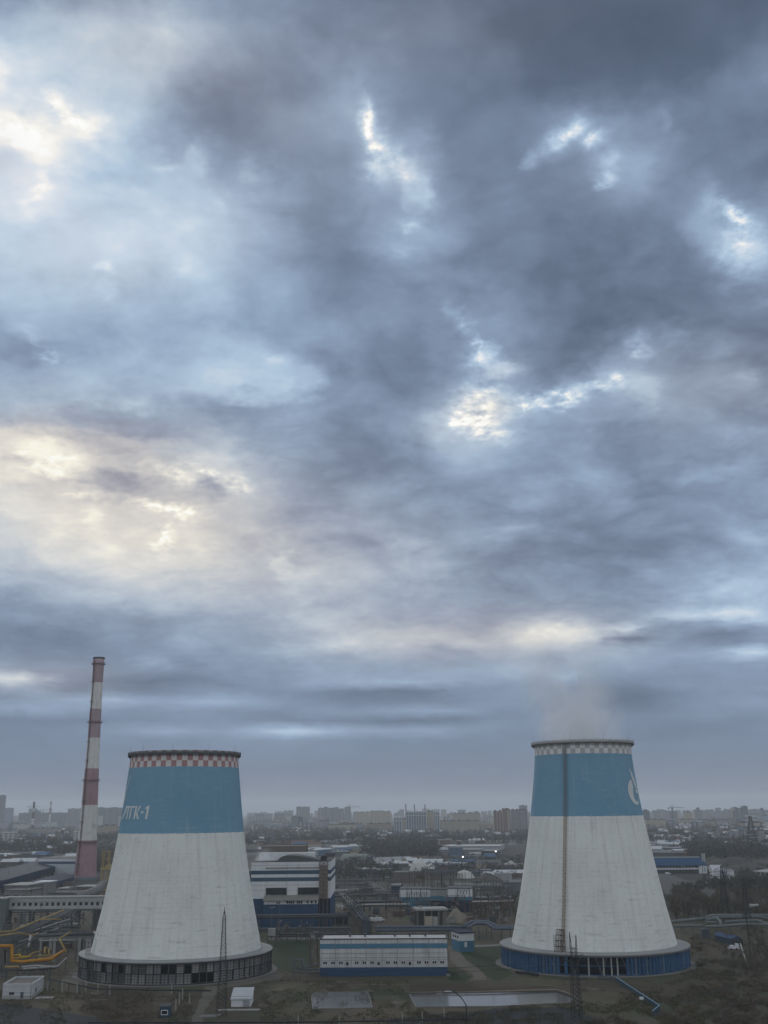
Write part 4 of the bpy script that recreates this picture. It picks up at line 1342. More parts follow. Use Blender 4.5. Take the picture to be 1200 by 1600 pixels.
# lower building behind its left edge
t2, w2 = along('turbine_hall', 'blue grey side wing just visible between the left cooling tower and the banded hall', 'building', P(374, 1440, 640) * 1, P(390.6, 1440, 640) * 1)
t2.location.z = 0
banded(t2, w2, 30, [(0, 24, mat('blue_grey_wall', (.08, .12, .16), .8), 0), (24, 27, GREY, .2)])

# ---- pipe bridge before the hall
def pipe_bridge(name, label, pts_px, Y0, Y1, zs, r, posts, mats=PIPE, deck=True, group=None):
    """pipes along photo points on a straight line of distance, on posts"""
    t_ = thing(name, label, 'pipe bridge', (0, 0, 0), 0, group)
    return t_


def pipe_run(name, label, runs, posts, pm=PIPE, postm=GREY, pw=.35, cat='pipework', beams=(), bm=DGREY, bw=.4):
    """runs: (points, radius) in world space; posts: points whose foot is the ground; beams: pairs"""
    c = Vector(runs[0][0][0]) if runs else Vector(beams[0][0])
    base = Vector((c.x, c.y, 0))
    t_ = thing(name, label, cat, base)
    for pts, r in runs:
        MB().tube([Vector(p) - base for p in pts], r, 10).build('pipe', pm, t_)
    for p in posts:
        p = Vector(p) - base
        MB().bar((p.x, p.y, 0), p, pw).build('post', postm, t_)
    if beams:
        b_ = MB()
        for a, b in beams:
            b_.bar(Vector(a) - base, Vector(b) - base, bw)
        b_.build('beam', bm, t_)
    return t_


Y = 575.0
pipe_run('pipe_bridge', 'long grey pipe bridge on posts running before the blue hall wall', [([P(396, 1430.5, Y), P(540, 1429, Y)], .5), ([P(396, 1433.5, Y), P(540, 1431.5, Y)], .35)],
         [P(px, 1434, Y) for px in (405, 436, 471, 508, 524, 537)], pw=.55, postm=GREY, beams=[(P(396, 1435, Y), P(540, 1434, Y))], bw=.8)
Y = 560.0
pipe_run('pipe_bundle', 'bundle of low horizontal pipes along the yard behind the pump house', [([P(404, 1451.5, Y), P(548, 1449.5, Y)], .55), ([P(404, 1454.5, Y), P(550, 1453, Y)], .45), ([P(420, 1459.5, Y), P(545, 1458, Y)], .6), ([P(420, 1463, Y), P(500, 1462.5, Y)], .3)],
         [P(px, 1458, Y) for px in (410, 440, 470, 500, 530)], pw=.4, pm=mat('dull_pipe', (.085, .088, .09), .6, .3, .4))
# dark low shed under the bridge
t, w = along('shed', 'dark low wall with doors under the pipe bridge before the blue hall', 'shed', G(409, 1450.5), G(540, 1450))
t.location.y += 22
mb = MB().box(0, w, 0, 6, 0, 5.2)
mb.build('wall', mat('dark_slate_wall', (.022, .027, .038), .8, .25, .3), t)
MB().box(w * .56, w * .66, -.15, .05, 0, 4.2).build('door', mat('grey_blue_door', (.055, .07, .085), .7), t)

# small hut on legs by the skirt
t = thing('control_cabinet', 'pale control cabinet on a steel stand right of the left tower', 'cabinet', G(424, 1478))
mb = MB()
mb.box(-1.6, 1.6, 0, 2, 4.2, 7.4)
mb.build('cabinet', LGREY, t)
mb = MB()
for dx in (-1.8, 1.8, 4.6):
    for dy in (0, 2):
        mb.bar((dx, dy, 0), (dx, dy, 4.2), .22)
for z in (2.0, 4.2):
    mb.bar((-1.8, 0, z), (4.6, 0, z), .2)
mb.bar((-1.8, 0, 2), (1.8, 0, 4.2), .14)
mb.build('stand', GREY, t)
t = thing('steel_portal', 'small portal frame standing on the yard left of the pump house roof', 'frame', G(488, 1475))
mb = MB()
for dx in (-2, 2):
    mb.bar((dx, 0, 0), (dx, 0, 4), .35)
mb.bar((-2, 0, 4), (2, 0, 4), .4)
mb.bar((-2, 0, 0), (2, 0, 4), .2)
mb.bar((2, 0, 0), (-2, 0, 4), .2)
mb.build('frame', GREY, t)

# ---- diagonal pipe trestles in the middle
def trestle(label, a, b, n, z, off, npipes=3, r=.55, name='pipe_trestle', rmat=PIPE):
    a, b = Vector(a), Vector(b)
    base = Vector((a.x, a.y, 0))
    t_ = thing(name, label, 'pipe trestle', base)
    a0, b0 = a - base, b - base
    d = (b0 - a0).normalized()
    s_ = Vector((-d.y, d.x, 0)).normalized()
    for i in range(npipes):
        o_ = s_ * ((i - (npipes - 1) / 2) * off)
        MB().tube([a0 + o_, b0 + o_], r, 8).build('pipe', rmat, t_)
    hw = npipes * off / 2
    fr = MB()
    for s2 in (-1, 1):
        fr.bar(a0 + s_ * hw * s2 - Vector((0, 0, r + .5)), b0 + s_ * hw * s2 - Vector((0, 0, r + .5)), .35)
        fr.bar(a0 + s_ * hw * s2 - Vector((0, 0, r + 2.4)), b0 + s_ * hw * s2 - Vector((0, 0, r + 2.4)), .3)
        for i in range(n * 3):
            p0_ = a0 + (b0 - a0) * i / (n * 3) + s_ * hw * s2 - Vector((0, 0, r + .5))
            p1_ = a0 + (b0 - a0) * (i + 1) / (n * 3) + s_ * hw * s2 - Vector((0, 0, r + 2.4))
            fr.bar(p0_, p1_, .18)
    fr.build('girder', GREY, t_)
    for i in range(n + 1):
        p = a0 + (b0 - a0) * i / n
        q = MB()
        for s2 in (-1, 1):
            q.bar((p + s_ * hw * s2).to_2d().to_3d(), p + s_ * hw * s2 - Vector((0, 0, r + .4)), .4)
        zt = p.z - r - 1
        q.bar((p + s_ * hw).to_2d().to_3d() + Vector((0, 0, .2)), (p - s_ * hw).to_2d().to_3d() + Vector((0, 0, zt)), .22)
        q.bar((p - s_ * hw).to_2d().to_3d() + Vector((0, 0, .2)), (p + s_ * hw).to_2d().to_3d() + Vector((0, 0, zt)), .22)
        q.bar((p + s_ * hw).to_2d().to_3d() + Vector((0, 0, zt + .3)), (p - s_ * hw).to_2d().to_3d() + Vector((0, 0, zt + .3)), .35)
        q.build('trestle_leg', GREY, t_)
    return t_


trestle('steep grey pipe trestle running down towards the pump house roof', P(533, 1394, 820), P(572, 1437, 565), 5, 8, 1.6, 3, .6)
trestle('grey pipe trestle slanting down to the blue and white switch hall', P(578, 1380, 930), P(622, 1409, 720), 4, 8, 2.2, 4, .55)
trestle('level pipe trestle between the two slanting ones before the switch hall', P(553, 1409, 700), P(628, 1407, 705), 3, 8, 1.5, 3, .5)
trestle('far level pipe trestle crossing the yard right of the banded hall', P(517, 1390, 830), P(592, 1388, 850), 4, 8, 1.5, 3, .6)
trestle('further level pipe trestle right of the banded hall by the rough ground', P(517, 1400, 760), P(590, 1398, 765), 4, 8, 1.3, 2, .5)
t = thing('valve_house', 'dark blue grey steel box tower at the foot of the steep trestle', 'structure', G(572, 1463))
mb = MB()
mb.box(-1.9, 1.9, 0, 4, 0, 7.0)
mb.box(-2.2, 2.2, -.3, 4.3, 7.0, 7.4)
mb.build('casing', mat('blue_grey_casing', (.055, .066, .085), .7, .2, .4), t)
mb = MB()
for dx in (-3.6, -2.9, 2.9, 4.0):
    mb.bar((dx, 1, 0), (dx, 1, 7.5), .25)
mb.bar((-3.6, 1, 4), (4, 1, 4), .2)
mb.bar((-3.6, 1, 0), (-2.9, 1, 7.5), .18)
mb.build('frame', RUST, t)
Y = 545.0
pipe_run('pipe_bundle', 'pair of thick blue grey pipes running right behind the pump house to the gatehouse', [([P(585, 1448.5, Y), P(700, 1448, Y), P(737, 1449, Y)], .6), ([P(587, 1453.5, Y), P(737, 1452, Y)], .75)],
         [P(px, 1453, Y) for px in (592, 618, 645, 672, 700, 726)], pw=.4, pm=mat('blue_grey_pipe', (.095, .11, .14), .5, .2, .4))
Y = 560.0
pipe_run('pipe_bundle', 'thick pipes stepping in a zigzag right of the gatehouse roof', [([P(724, 1447, 540), P(736, 1440, 590), P(762, 1440, 590), P(777, 1448, 540), P(805, 1448, 540)], .55), ([P(730, 1449.5, 535), P(742, 1443, 575), P(760, 1443, 575), P(773, 1451, 530), P(804, 1451, 530)], .55)],
         [P(px, 1448, 545) for px in (748, 760, 768, 784, 797)], pw=.4, pm=mat('blue_grey_pipe', (.095, .11, .14), .5, .2, .4))

# ---- switch halls
def hall(label, pxs, yb, bands, depth, name='switch_hall', roofm=GREY):
    A, B = G(pxs[0], yb), G(pxs[1], yb)
    t_, w_ = along(name, label, 'building', A, B)
    zz_ = lambda py: max(0, top_z((pxs[0] + pxs[1]) / 2, py, A.y))
    bs = []
    for i, (py0, py1, m_) in enumerate(bands):
        bs.append((zz_(py0), zz_(py1), m_, .04 * (i % 2)))
    banded(t_, w_, depth, bs)
    ht = bs[-1][1]
    r_ = MB().box(-.3, w_ + .3, -.3, depth + .3, ht, ht + .5)
    r_.build('roof', roofm, t_)
    return t_, w_, zz_, ht


t, w, zz_, ht = hall('white over blue switch hall at the end of the slanting trestle', (624.5, 672.5), 1418, [(1418, 1401.7, LBLUE), (1401.7, 1389.5, WHITE)], 18)
for px in (631, 634, 637, 640):
    MB().box((px - 624.5) / 48 * w - .45, (px - 624.5) / 48 * w + .45, -.12, .06, zz_(1406), zz_(1404)).build('window', GLASS, t)
MB().box((652 - 624.5) / 48 * w - .7, (652 - 624.5) / 48 * w + .7, -.15, .06, zz_(1407.5), zz_(1403)).build('door', DGREY, t)
mb = MB()
for px in (643.5, 657.5):
    mb.box((px - 624.5) / 48 * w - .2, (px - 624.5) / 48 * w + .2, -.12, .0, zz_(1401.7), ht)
mb.build('panel_joints', DGREY, t)
t, w, zz_, ht = hall('white and blue switch hall with a black stack, nearer the right cooling tower', (700, 738), 1424, [(1424, 1407, NAVY), (1407, 1401, LBLUE), (1401, 1388.5, WHITE)], 18)
MB().tube([(w * .33, -1.2, zz_(1415)), (w * .33, -1.2, zz_(1402))], .9, 10).tube([(w * .16, -1.5, zz_(1405)), (w * .34, -1.2, zz_(1406.5))], .35, 8).build('stack', DGREY, t)
MB().box(w * .4, w * 1.05, -6, -.1, 0, zz_(1410)).build('annex', NAVY, t)
t, w, zz_, ht = hall('low blue link building with gantries between the two switch halls', (672.8, 699.6), 1421, [(1421, 1408, NAVY), (1408, 1400, LBLUE), (1400, 1390, LGREY)], 10)
# lattice portals of the switchyard
def portal(label, px, pyb, hh, wd, n=1, m_=MESHGREY):
    b_ = G(px, pyb)
    t_ = thing('switchyard_gantry', label, 'gantry', b_, 0, 'switchyard gantries')
    mb = MB()
    for i in range(n + 1):
        x = wd * i
        for dx in (-.4, .4):
            mb.bar((x + dx, 0, 0), (x + dx * .4, 0, hh), .22)
        for z in range(0, int(hh) - 1, 2):
            mb.bar((x - .4, 0, z), (x + .4, 0, z + 2), .12)
        mb.bar((x, 0, hh), (x, 0, hh + 3.5), .14)
    for dz in (0, 1.0):
        mb.bar((0, 0, hh - dz), (wd * n, 0, hh - dz), .2)
    k2 = int(wd * n / 1.5)
    for i in range(k2):
        mb.bar((wd * n * i / k2, 0, hh - (i % 2)), (wd * n * (i + 1) / k2, 0, hh - ((i + 1) % 2)), .12)
    mb.build('frame', m_, t_)
    ins = MB()
    for i in range(n):
        for f_ in (.25, .5, .75):
            ins.tube([(wd * (i + f_), 0, hh - 1), (wd * (i + f_), 0, hh - 3)], .22, 6)
    ins.build('insulators', RUST, t_)
    return t_


for px, pyb, hh, wd, n, m_ in ((628, 1405, 14, 9, 2, RUST), (655, 1408, 17, 8, 2, RUST), (676, 1419, 20, 6, 2, MESHGREY), (742, 1420, 13, 9, 2, GREY), (752, 1432, 15, 8, 2, GREY), (770, 1416, 14, 10, 1, GREY), (764, 1444, 12, 7, 2, RUST), (640, 1395, 15, 10, 1, MESHGREY), (690, 1400, 16, 9, 1, MESHGREY)):
    portal('steel lattice switchyard gantry among others around the blue switch halls', px, pyb, hh, wd, n, m_)
# portal building with a flat canopy
A, B = G(653, 1449), G(697, 1448)
t, w = along('transformer_bay', 'open concrete transformer bay under a flat canopy behind the pump house', 'building', A, B)
hh = top_z(675, 1423, A.y)
mb = MB().box(-1, w + 1, -1, 12, hh, hh + 1.0).box(w * .1, w * .16, 2, 4, hh + 1, hh + 2.2)
mb.build('canopy', LGREY, t)
for i in range(5):
    MB().box(w * i / 4 - .35, w * i / 4 + .35, 0, .7, 0, hh).build('column', CONC, t)
MB().box(0, w, 10, 10.8, 0, hh).build('back_wall', mat('dim_wall', (.075, .07, .065), .9), t)
MB().box(w * .22, w * .5, -2.8, -.8, 0, 5.4).build('door', BEIGE, t)
MB().box(w * .52, w * .68, -2.6, -1, 0, 5.2).build('door', LGREY, t)
# sand heap
def mound(name, label, px, py, rx, ry, h, m_, seed=1, cat='heap', n=26, group=None):
    c = G(px, py)
    rnd_ = random.Random(seed)
    mb = MB()
    vs, fs = [], []
    K = 9
    for i in range(K + 1):
        q = i / K
        for j in range(n):
            a = 2 * math.pi * j / n
            nz = mnoise.noise(Vector((math.cos(a) * q * 1.7 + seed * 7, math.sin(a) * q * 1.7, seed)))
            e = 1 + .25 * mnoise.noise(Vector((math.cos(a) * 1.5, math.sin(a) * 1.5, seed + 9)))
            z = h * max(0, (1 - q ** 1.6)) * (1 + .5 * nz) - .1 * (q > .99)
            vs.append((rx * q * e * math.cos(a), ry * q * e * math.sin(a), z))
    for i in range(K):
        for j in range(n):
            fs.append((i * n + j, (i + 1) * n + j, (i + 1) * n + (j + 1) % n, i * n + (j + 1) % n))
    mb.add(vs, fs, 0, True)
    o = mb.build(name, m_, None, c)
    return tag(o, label, cat, group)


mound('sand_heap', 'pale sandy heap between the transformer bay and the zigzag pipes', 716, 1440, 8, 9, 6, mat('sand', (.15, .135, .105), .95, .25, .4, bump=.4), 3)

# ---- white brick hut bottom left, container hut, blue guard booth
A, B = G(3, 1562), G(49, 1561)
t, w = along('brick_hut', 'white flat roofed hut with two small dark windows in the bottom left corner', 'hut', A, B)
Y = A.y
zf = lambda py: top_z(26, py, Y)
H1 = zf(1541)
banded(t, w, 17, [(0, zf(1556.5), LGREY, .08), (zf(1556.5), H1, mat('white_painted_brick', (.36, .37, .38), .9, .1, .4, streak=.1), 0)])
rf = MB().box(.3, w - .3, .3, 16.7, H1 - .1, H1 + .05)
for a in ((-.05, w + .05, -.1, .3), (-.05, w + .05, 16.7, 17.1), (-.1, .3, .3, 16.7), (w - .3, w + .1, .3, 16.7)):
    rf.box(*a, H1, H1 + .75, 1)
rf.build('roof', [mat('dusty_roof_felt', (.10, .092, .088), .9, .2, .2), mat('white_painted_brick', (.36, .37, .38))], t)
for px in (15.6, 19.6):
    x = (px - 3) / 46 * w
    MB().box(x - .38, x + .38, -.1, .05, zf(1554.4), zf(1550.6)).build('window', GLASS, t)
MB().tube([(w - .35, -.12, .2), (w - .35, -.12, H1 + .3)], .07, 6).build('downpipe', GREY, t)
MB().box(w * .62, w * .72, -.1, .04, .2, 2.2).build('door', mat('grey_blue_door', (.055, .07, .085), .7), t)
MB().box(w + .02, w + .12, 5, 6.2, 1.4, 2.6).build('window', GLASS, t)
tag(MB().box(0, 6, 0, 4, 0, .2).build('concrete_slab', LGREY, None, G(53, 1561)), 'pale concrete slab lying at the right gable of the white hut', 'slab')

A, B = G(361, 1573.5), G(392, 1573)
t, w = along('container_hut', 'white sheet metal container hut with sloping roof right of the lattice mast', 'hut', A, B)
pr = [(0, 0), (10, 0), (10, 4.0), (-.0, 2.1)]
mb = MB().extr(pr, 0, w)
mb.build('body', WHITE, t)
mb = MB().extr([(-.3, 2.12), (10.3, 4.08), (10.3, 4.24), (-.3, 2.28)], -.25, w + .25)
mb.build('roof', mat('pale_sheet_roof', (.33, .34, .35), .6, .15, .3), t)
d_ = MB().box(w * .60, w * .93, -.1, .02, .1, 1.9)
for i in range(4):
    d_.box(w * (.60 + .11 * i) - .05, w * (.60 + .11 * i) + .05, -.16, -.1, .1, 1.95)
d_.build('door', mat('grey_door_sheet', (.25, .26, .27)), t)
tag(MB().box(-3, 10, 0, 1.6, 0, .25).build('concrete_slab', LGREY, None, G(355, 1579.5)), 'long pale concrete slab in the grass before the container hut', 'slab')
tag(MB().box(-2, 3, 0, 3.6, 0, .22).box(2.5, 4, 1, 5, .0, .2).build('concrete_slab', CONC, None, G(322, 1590)), 'broken concrete slabs on the dirt path below the lattice mast', 'slab')

A, B = G(249.5, 1590), G(264, 1590)
t, w = along('guard_booth', 'small blue guard booth with a white framed window at the bottom edge', 'booth', A, B)
zf = lambda py: top_z(257, py, A.y)
MB().box(0, w, 0, 3.0, 0, zf(1573.5)).build('body', mat('booth_blue', (.035, .062, .098), .6, .15, .5), t)
MB().box(-.3, w + .3, -.4, 3.3, zf(1573.5), zf(1571)).build('roof', GREY, t)
f_ = MB()
for a in ((.13, .87, 1579.2, 1578), (.13, .87, 1586, 1584.8)):
    f_.box(w * a[0], w * a[1], -.12, .02, zf(a[3]) if zf(a[3]) < zf(a[2]) else zf(a[2]), max(zf(a[2]), zf(a[3])))
for a in (.13, .80):
    f_.box(w * a, w * (a + .07), -.12, .02, zf(1586), zf(1578))
wd_ = f_.build('window', WHITE, t)
MB().box(w * .2, w * .8, -.05, .03, zf(1584.8), zf(1579.2)).build('pane', GLASS, wd_)

# ---- lattice masts and pylons
def lattice(b, h, w0, w1, n, r=.16, arms=(), twin=False):
    mb = MB()
    def pt(i, s1, s2):
        f_ = i / n
        ww = (w0 + (w1 - w0) * f_) / 2
        return Vector((s1 * ww, s2 * ww, h * f_))
    for i in range(n):
        for s1, s2 in ((-1, -1), (1, -1), (1, 1), (-1, 1)):
            mb.bar(pt(i, s1, s2), pt(i + 1, s1, s2), r)
        for (p1, p2) in (((-1, -1), (1, -1)), ((1, -1), (1, 1)), ((1, 1), (-1, 1)), ((-1, 1), (-1, -1))):
            mb.bar(pt(i, *p1), pt(i + 1, *p2), r * .65)
            mb.bar(pt(i, *p2), pt(i + 1, *p1), r * .65)
            mb.bar(pt(i + 1, *p1), pt(i + 1, *p2), r * .65)
    for z, l in arms:
        for s in (-1, 1):
            ww = (w0 + (w1 - w0) * z / h) / 2
            for sy in (-1, 1):
                mb.bar((s * ww, sy * ww, z), (s * l, 0, z + .3), r * .9)
            mb.bar((s * ww, 0, z + 1.4), (s * l, 0, z + .3), r * .8)
            mb.bar((s * l, 0, z + .3), (s * l, 0, z - 1.4), r * .8)
    return mb


b = G(346, 1588)
hm = top_z(348, 1417, b.y)
t = thing('lattice_mast', 'slender steel lattice mast rising in front of the left cooling tower', 'mast', b, R(20))
lattice(b, hm - 3, 2.9, .8, 22, .085).build('frame', MESHGREY, t)
MB().bar((-.5, 0, hm - 3), (0, 0, hm - 1), .16).bar((.5, 0, hm - 3), (0, 0, hm - 1), .16).bar((0, 0, hm - 3), (0, 0, hm), .14).build('peak', MESHGREY, t)
b = G(902, 1594)
hm = top_z(900, 1456, b.y)
t = thing('power_pylon', 'dark steel power pylon with short arms in front of the right cooling tower', 'pylon', b, R(12))
lattice(b, hm - 4.5, 2.7, 1.5, 16, .11, ((hm - 8, 4.2), (hm * .45, 3.6), (hm * .72, 3.0))).build('frame', DGREY, t)
mb = MB()
for s in (-1, 1):
    for sy in (-.7, .7):
        mb.bar((s * .85, sy, hm - 4.5), (s * 1.0, 0, hm - (0 if s < 0 else .8)), .13)
    for q in range(3):
        mb.bar((s * .85, -.6, hm - 4.4 + q * 1.1), (s * .95, .5, hm - 3.4 + q * 1.1), .11)
mb.build('peak', DGREY, t)

# slim lamp posts and fence posts
def post_line(group, label, pts, h, m_=POST, wd=.34, name='fence_post'):
    for px, py in pts:
        g = G(px, py)
        mb = MB().bar((0, 0, 0), (0, 0, h), wd).bar((0, 0, h - .3), (.0, -.5, h + .25), wd * .7)
        tag(mb.build(name, m_, None, g), label, 'post', group)


post_line('white fence posts below the left tower', 'white concrete fence post in the grass below the left cooling tower', [(97, 1551), (120, 1552), (152.5, 1555), (171, 1556), (268, 1554), (285, 1563), (280, 1570), (296, 1571), (274.5, 1580), (134, 1549), (66, 1545), (74, 1548)], 3.3)
post_line('posts across the lawn', 'thin grey lamp post standing on the lawn by the pump house', [(748.5, 1513), (770.5, 1533), (468.5, 1535)], 7.0, GREY, .26, 'lamp_post')
post_line('posts at the bottom edge', 'pale post at the bottom edge beyond the perimeter pipe', [(530.5, 1601), (660, 1597), (629, 1597), (694, 1590), (466, 1601)], 2.6, POST, .3)
t = thing('street_lamp', 'street lamp with a bent arm over the long pond bank', 'street lamp', G(729, 1597))
MB().tube([(0, 0, 0), (0, 0, 4.6), (-1.2, .5, 6.4), (-3.4, 1, 8.2), (-4.6, 1.2, 8.5)], .15, 8).build('pole', DGREY, t)
MB().box(-5.4, -4.4, .95, 1.45, 8.35, 8.6).build('lamp_head', DGREY, t)
# dark service pipes on stubs
def low_pipe(label, pts, z, r, n, m_=DGREY):
    w_ = [G(*p, z) for p in pts]
    posts = []
    for i in range(len(w_) - 1):
        for j in range(n):
            posts.append(w_[i].lerp(w_[i + 1], (j + .5) / n))
    return pipe_run('service_pipe', label, [(w_, r)], posts, m_, GREY, .3)


low_pipe('dark service pipe on posts curving below the left tower skirt', [(58, 1526), (100, 1535), (150, 1545), (240, 1547), (330, 1548)], 2.4, .24, 3)
low_pipe('dark service pipe along the yellow gas pipe', [(-10, 1517), (50, 1516), (88, 1513)], 3.0, .25, 2)
low_pipe('long dark perimeter pipe along the bottom edge', [(138, 1598), (300, 1598), (480, 1597), (610, 1595), (733, 1592)], 1.6, .22, 4)
low_pipe('pale kerb pipe on the near bank of the long pond', [(640, 1551.5), (760, 1549.5), (870, 1547), (893, 1554), (903, 1562)], .6, .25, 2, mat('buff_pipe', (.14, .125, .10), .8))
low_pipe('short dark pipe lying before the right tower skirt', [(806, 1519), (824, 1520), (841, 1523)], .9, .5, 1, DGREY)
for px, py in ((686, 1552.5), (701, 1551.5)):
    tag(MB().prism([(1.6, 0), (1.1, .9), (-.9, .8), (-1.5, .1), (-.8, -.8), (.9, -.7)], 0, .5).build('stone_slab', WHITE, None, G(px, py)), 'small white slab on the far bank of the long pond', 'slab', 'white slabs on the pond bank')

# ---- blue railed steps down from the right skirt
t = thing('fenced_ramp', 'blue fenced ramp with a pale handrail before the right cooling tower', 'ramp', G(962, 1536))
base = Vector(t.location)
pth = [G(935, 1531) - base, G(962, 1533) - base, G(996, 1556) - base, G(1031, 1579) - base, G(1020, 1588) - base]
mb = MB()
for i in range(len(pth) - 1):
    a, b = pth[i], pth[i + 1]
    n = max(2, int((b - a).length / 1.3))
    for j in range(n):
        p = a.lerp(b, j / n)
        mb.bar(p, p + Vector((0, 0, 1.5)), .13)
    for z in (.3, .7, 1.1):
        mb.bar(a + Vector((0, 0, z)), b + Vector((0, 0, z)), .14)
mb.build('railing', mat('ramp_blue', (.028, .055, .085), .6), t)
mb = MB()
for i in range(1, 3):
    mb.bar(pth[i] + Vector((0, 0, 1.5)), pth[i + 1] + Vector((0, 0, 1.5)), .22)
mb.bar(pth[3] + Vector((0, 0, 1.5)), pth[4] + Vector((0, 0, 1.5)), .2)
mb.build('handrail', mat('pale_blue_rail', (.16, .26, .34), .5), t)
mb = MB()
for i in range(1, 4):
    a, b = pth[i], pth[i + 1]
    s_ = Vector((0, -3.2, 0))
    mb.add([a + Vector((0, 0, .06)), b + Vector((0, 0, .06)), b + s_ + Vector((0, 0, .06)), a + s_ + Vector((0, 0, .06))], [(0, 3, 2, 1)])
mb.build('deck', mat('blue_grey_deck', (.04, .058, .075), .8), t)
t2 = thing('floodlight', 'small white floodlight lying by the blue ramp', 'lamp', G(1003, 1568))
MB().bar((0, 0, 0), (0, 0, 1.2), .2).build('pole', GREY, t2)
MB().box(-.6, .6, -.3, .3, 1.2, 1.9).build('lamp_head', WHITE, t2)

# ================================================================ left side: gas pipes, racks, gallery, coal-store halls
Y = 436.0
pipe_run('gas_pipe', 'thick yellow gas pipe with an upright loop at the left edge', [([P(-14, 1478, Y), P(18.5, 1478, Y), P(18.5, 1501.5, Y), P(35, 1503, Y), P(80, 1498.5, Y), P(99, 1486, 452)], .55)],
         [P(4, 1480, Y), P(14, 1480, Y), P(30, 1503, Y), P(48, 1503, Y), P(70, 1500, Y)], YEL, GREY, .4)
pipe_run('gas_pipe', 'thin yellow gas branch pipe beside the upright yellow loop', [([P(22, 1493, Y + 3), P(31, 1491.5, Y + 3), P(31, 1495, Y + 3), P(48, 1494.5, Y + 3)], .3), ([P(21, 1497, Y + 3), P(42, 1496, Y + 3)], .25)],
         [P(31, 1495, Y + 3), P(45, 1495, Y + 3)], mat('bright_yellow_paint', (.40, .27, .03), .5), GREY, .25)
pipe_run('gas_pipe', 'faded yellow pipe bending up behind the loop to the yard bridge', [([P(104, 1488.5, 455), P(92.5, 1467, 462), P(111, 1456, 470)], .34)], [P(92.5, 1467, 462), P(104, 1489, 455)], PYEL, GREY, .3)
pipe_run('gas_pipe', 'faded yellow pipe along the slanting pipe rack at the left', [([P(-12, 1457, 470), P(20, 1455, 478), P(62, 1437.5, 520), P(100, 1422, 560)], .36), ([P(62, 1437, 520), P(95, 1436.5, 522)], .3)], [P(20, 1456, 478), P(62, 1438, 520)], PYEL, GREY, .35)
pipe_run('gas_pipe', 'short faded yellow pipe low under the dark service pipe', [([P(8, 1511, Y - 8), P(30, 1510.5, Y - 8)], .35)], [P(10, 1511, Y - 8), P(26, 1511, Y - 8)], PYEL, GREY, .3)
trestle('long slanting pipe rack behind the yellow gas pipes at the left edge', P(-6, 1474, 462), P(96, 1427, 560), 6, 8, 1.7, 4, .42)
trestle('second slanting pipe rack nearer the conveyor gallery', P(30, 1452, 520), P(112, 1421, 590), 4, 8, 1.6, 3, .42)
pipe_run('pipe_bridge', 'level grey pipe bridge on round columns left of the left tower', [([P(54, 1462, 480), P(146, 1458, 484)], .6), ([P(52, 1465, 480), P(146, 1463, 484)], .5), ([P(66, 1455, 486), P(112, 1453.5, 486), P(146, 1456, 486)], .3)],
         [P(80, 1466, 480), P(86, 1466, 480), P(125, 1466, 480), P(64, 1466, 480)], PIPE, LGREY, 1.0, beams=[(P(52, 1467, 480), P(146, 1465.5, 484))], bm=CONC, bw=1.2)
pipe_run('pipe_bridge', 'upper pipe bridge under the conveyor gallery', [([P(70, 1443, 530), P(108, 1442, 530)], .4), ([P(66, 1446, 530), P(122, 1436, 545)], .35), ([P(60, 1452, 515), P(116, 1447, 525)], .35)],
         [P(70, 1446, 530), P(108, 1446, 530), P(95, 1449, 520)], PIPE, GREY, .35)
pipe_run('pipe_bundle', 'silver pipes lying low beside the white hut', [([P(34, 1511, 430), P(58, 1509, 432), P(88, 1511, 430)], .35), ([P(36, 1514, 426), P(90, 1510, 432), P(104, 1497, 448)], .3)], [P(44, 1513, 426), P(60, 1511, 428), P(78, 1512, 428)], LGREY, GREY, .3)
# concrete box under the bridge, low yard wall
t, w = along('valve_building', 'low grey building with a dark door between the round columns left of the tower', 'building', G(105, 1490), G(150, 1489))
t.location.y += 16
MB().box(0, w, 0, 8, 0, 6.2).build('wall', mat('grey_plaster', (.12, .12, .115), .9, .2, .3), t)
MB().box(w * .08, w * .17, -.12, .05, .2, 4.4).build('door', DGREY, t)
MB().box(-.3, w + .3, -.3, 8.3, 6.2, 6.6).build('roof', LGREY, t)
t, w = along('storage_tank', 'squat grey storage tank below the conveyor gallery beside the left tower', 'tank', G(124, 1458), G(150, 1458))
t.location.y += 20
mb = MB()
mb.lathe([(0, 5), (9, 5), (9.7, 2.5), (9.9, .01)], 28)
o = mb.build('shell', mat('grey_green_tank', (.13, .14, .14), .7, .2, .3), t)
o.location = (6, 5, 0)

# conveyor gallery
Yg = 605.0
A, B = P(6, 1421, Yg), P(176, 1416, Yg)
zb = A.z
A.z = B.z = 0
t, w = along('conveyor_gallery', 'long white elevated gallery with a row of small dark windows behind the left tower', 'gallery', A, B)
h0 = zb
h1 = top_z(80, 1403, Yg)
MB().box(0, w, 0, 5, h0, h1).build('wall', mat('gallery_white', (.30, .305, .30), .8, .12, .25, streak=.2), t)
MB().box(-.3, w + .3, -.4, 5.4, h1, h1 + .7).box(0, w, -.25, 0, h0 + (h1 - h0) * .66, h0 + (h1 - h0) * .72).build('roof', LGREY, t)
MB().box(-.2, w + .2, -.3, 5.2, h0 - .9, h0 - .02).build('girder', GREY, t)
n = 18
for i in range(n):
    x = w * (.085 + .88 * i / (n - 1))
    MB().box(x - .75, x + .75, -.1, .04, h0 + (h1 - h0) * .30, h0 + (h1 - h0) * .58).build('window', GLASS, t)
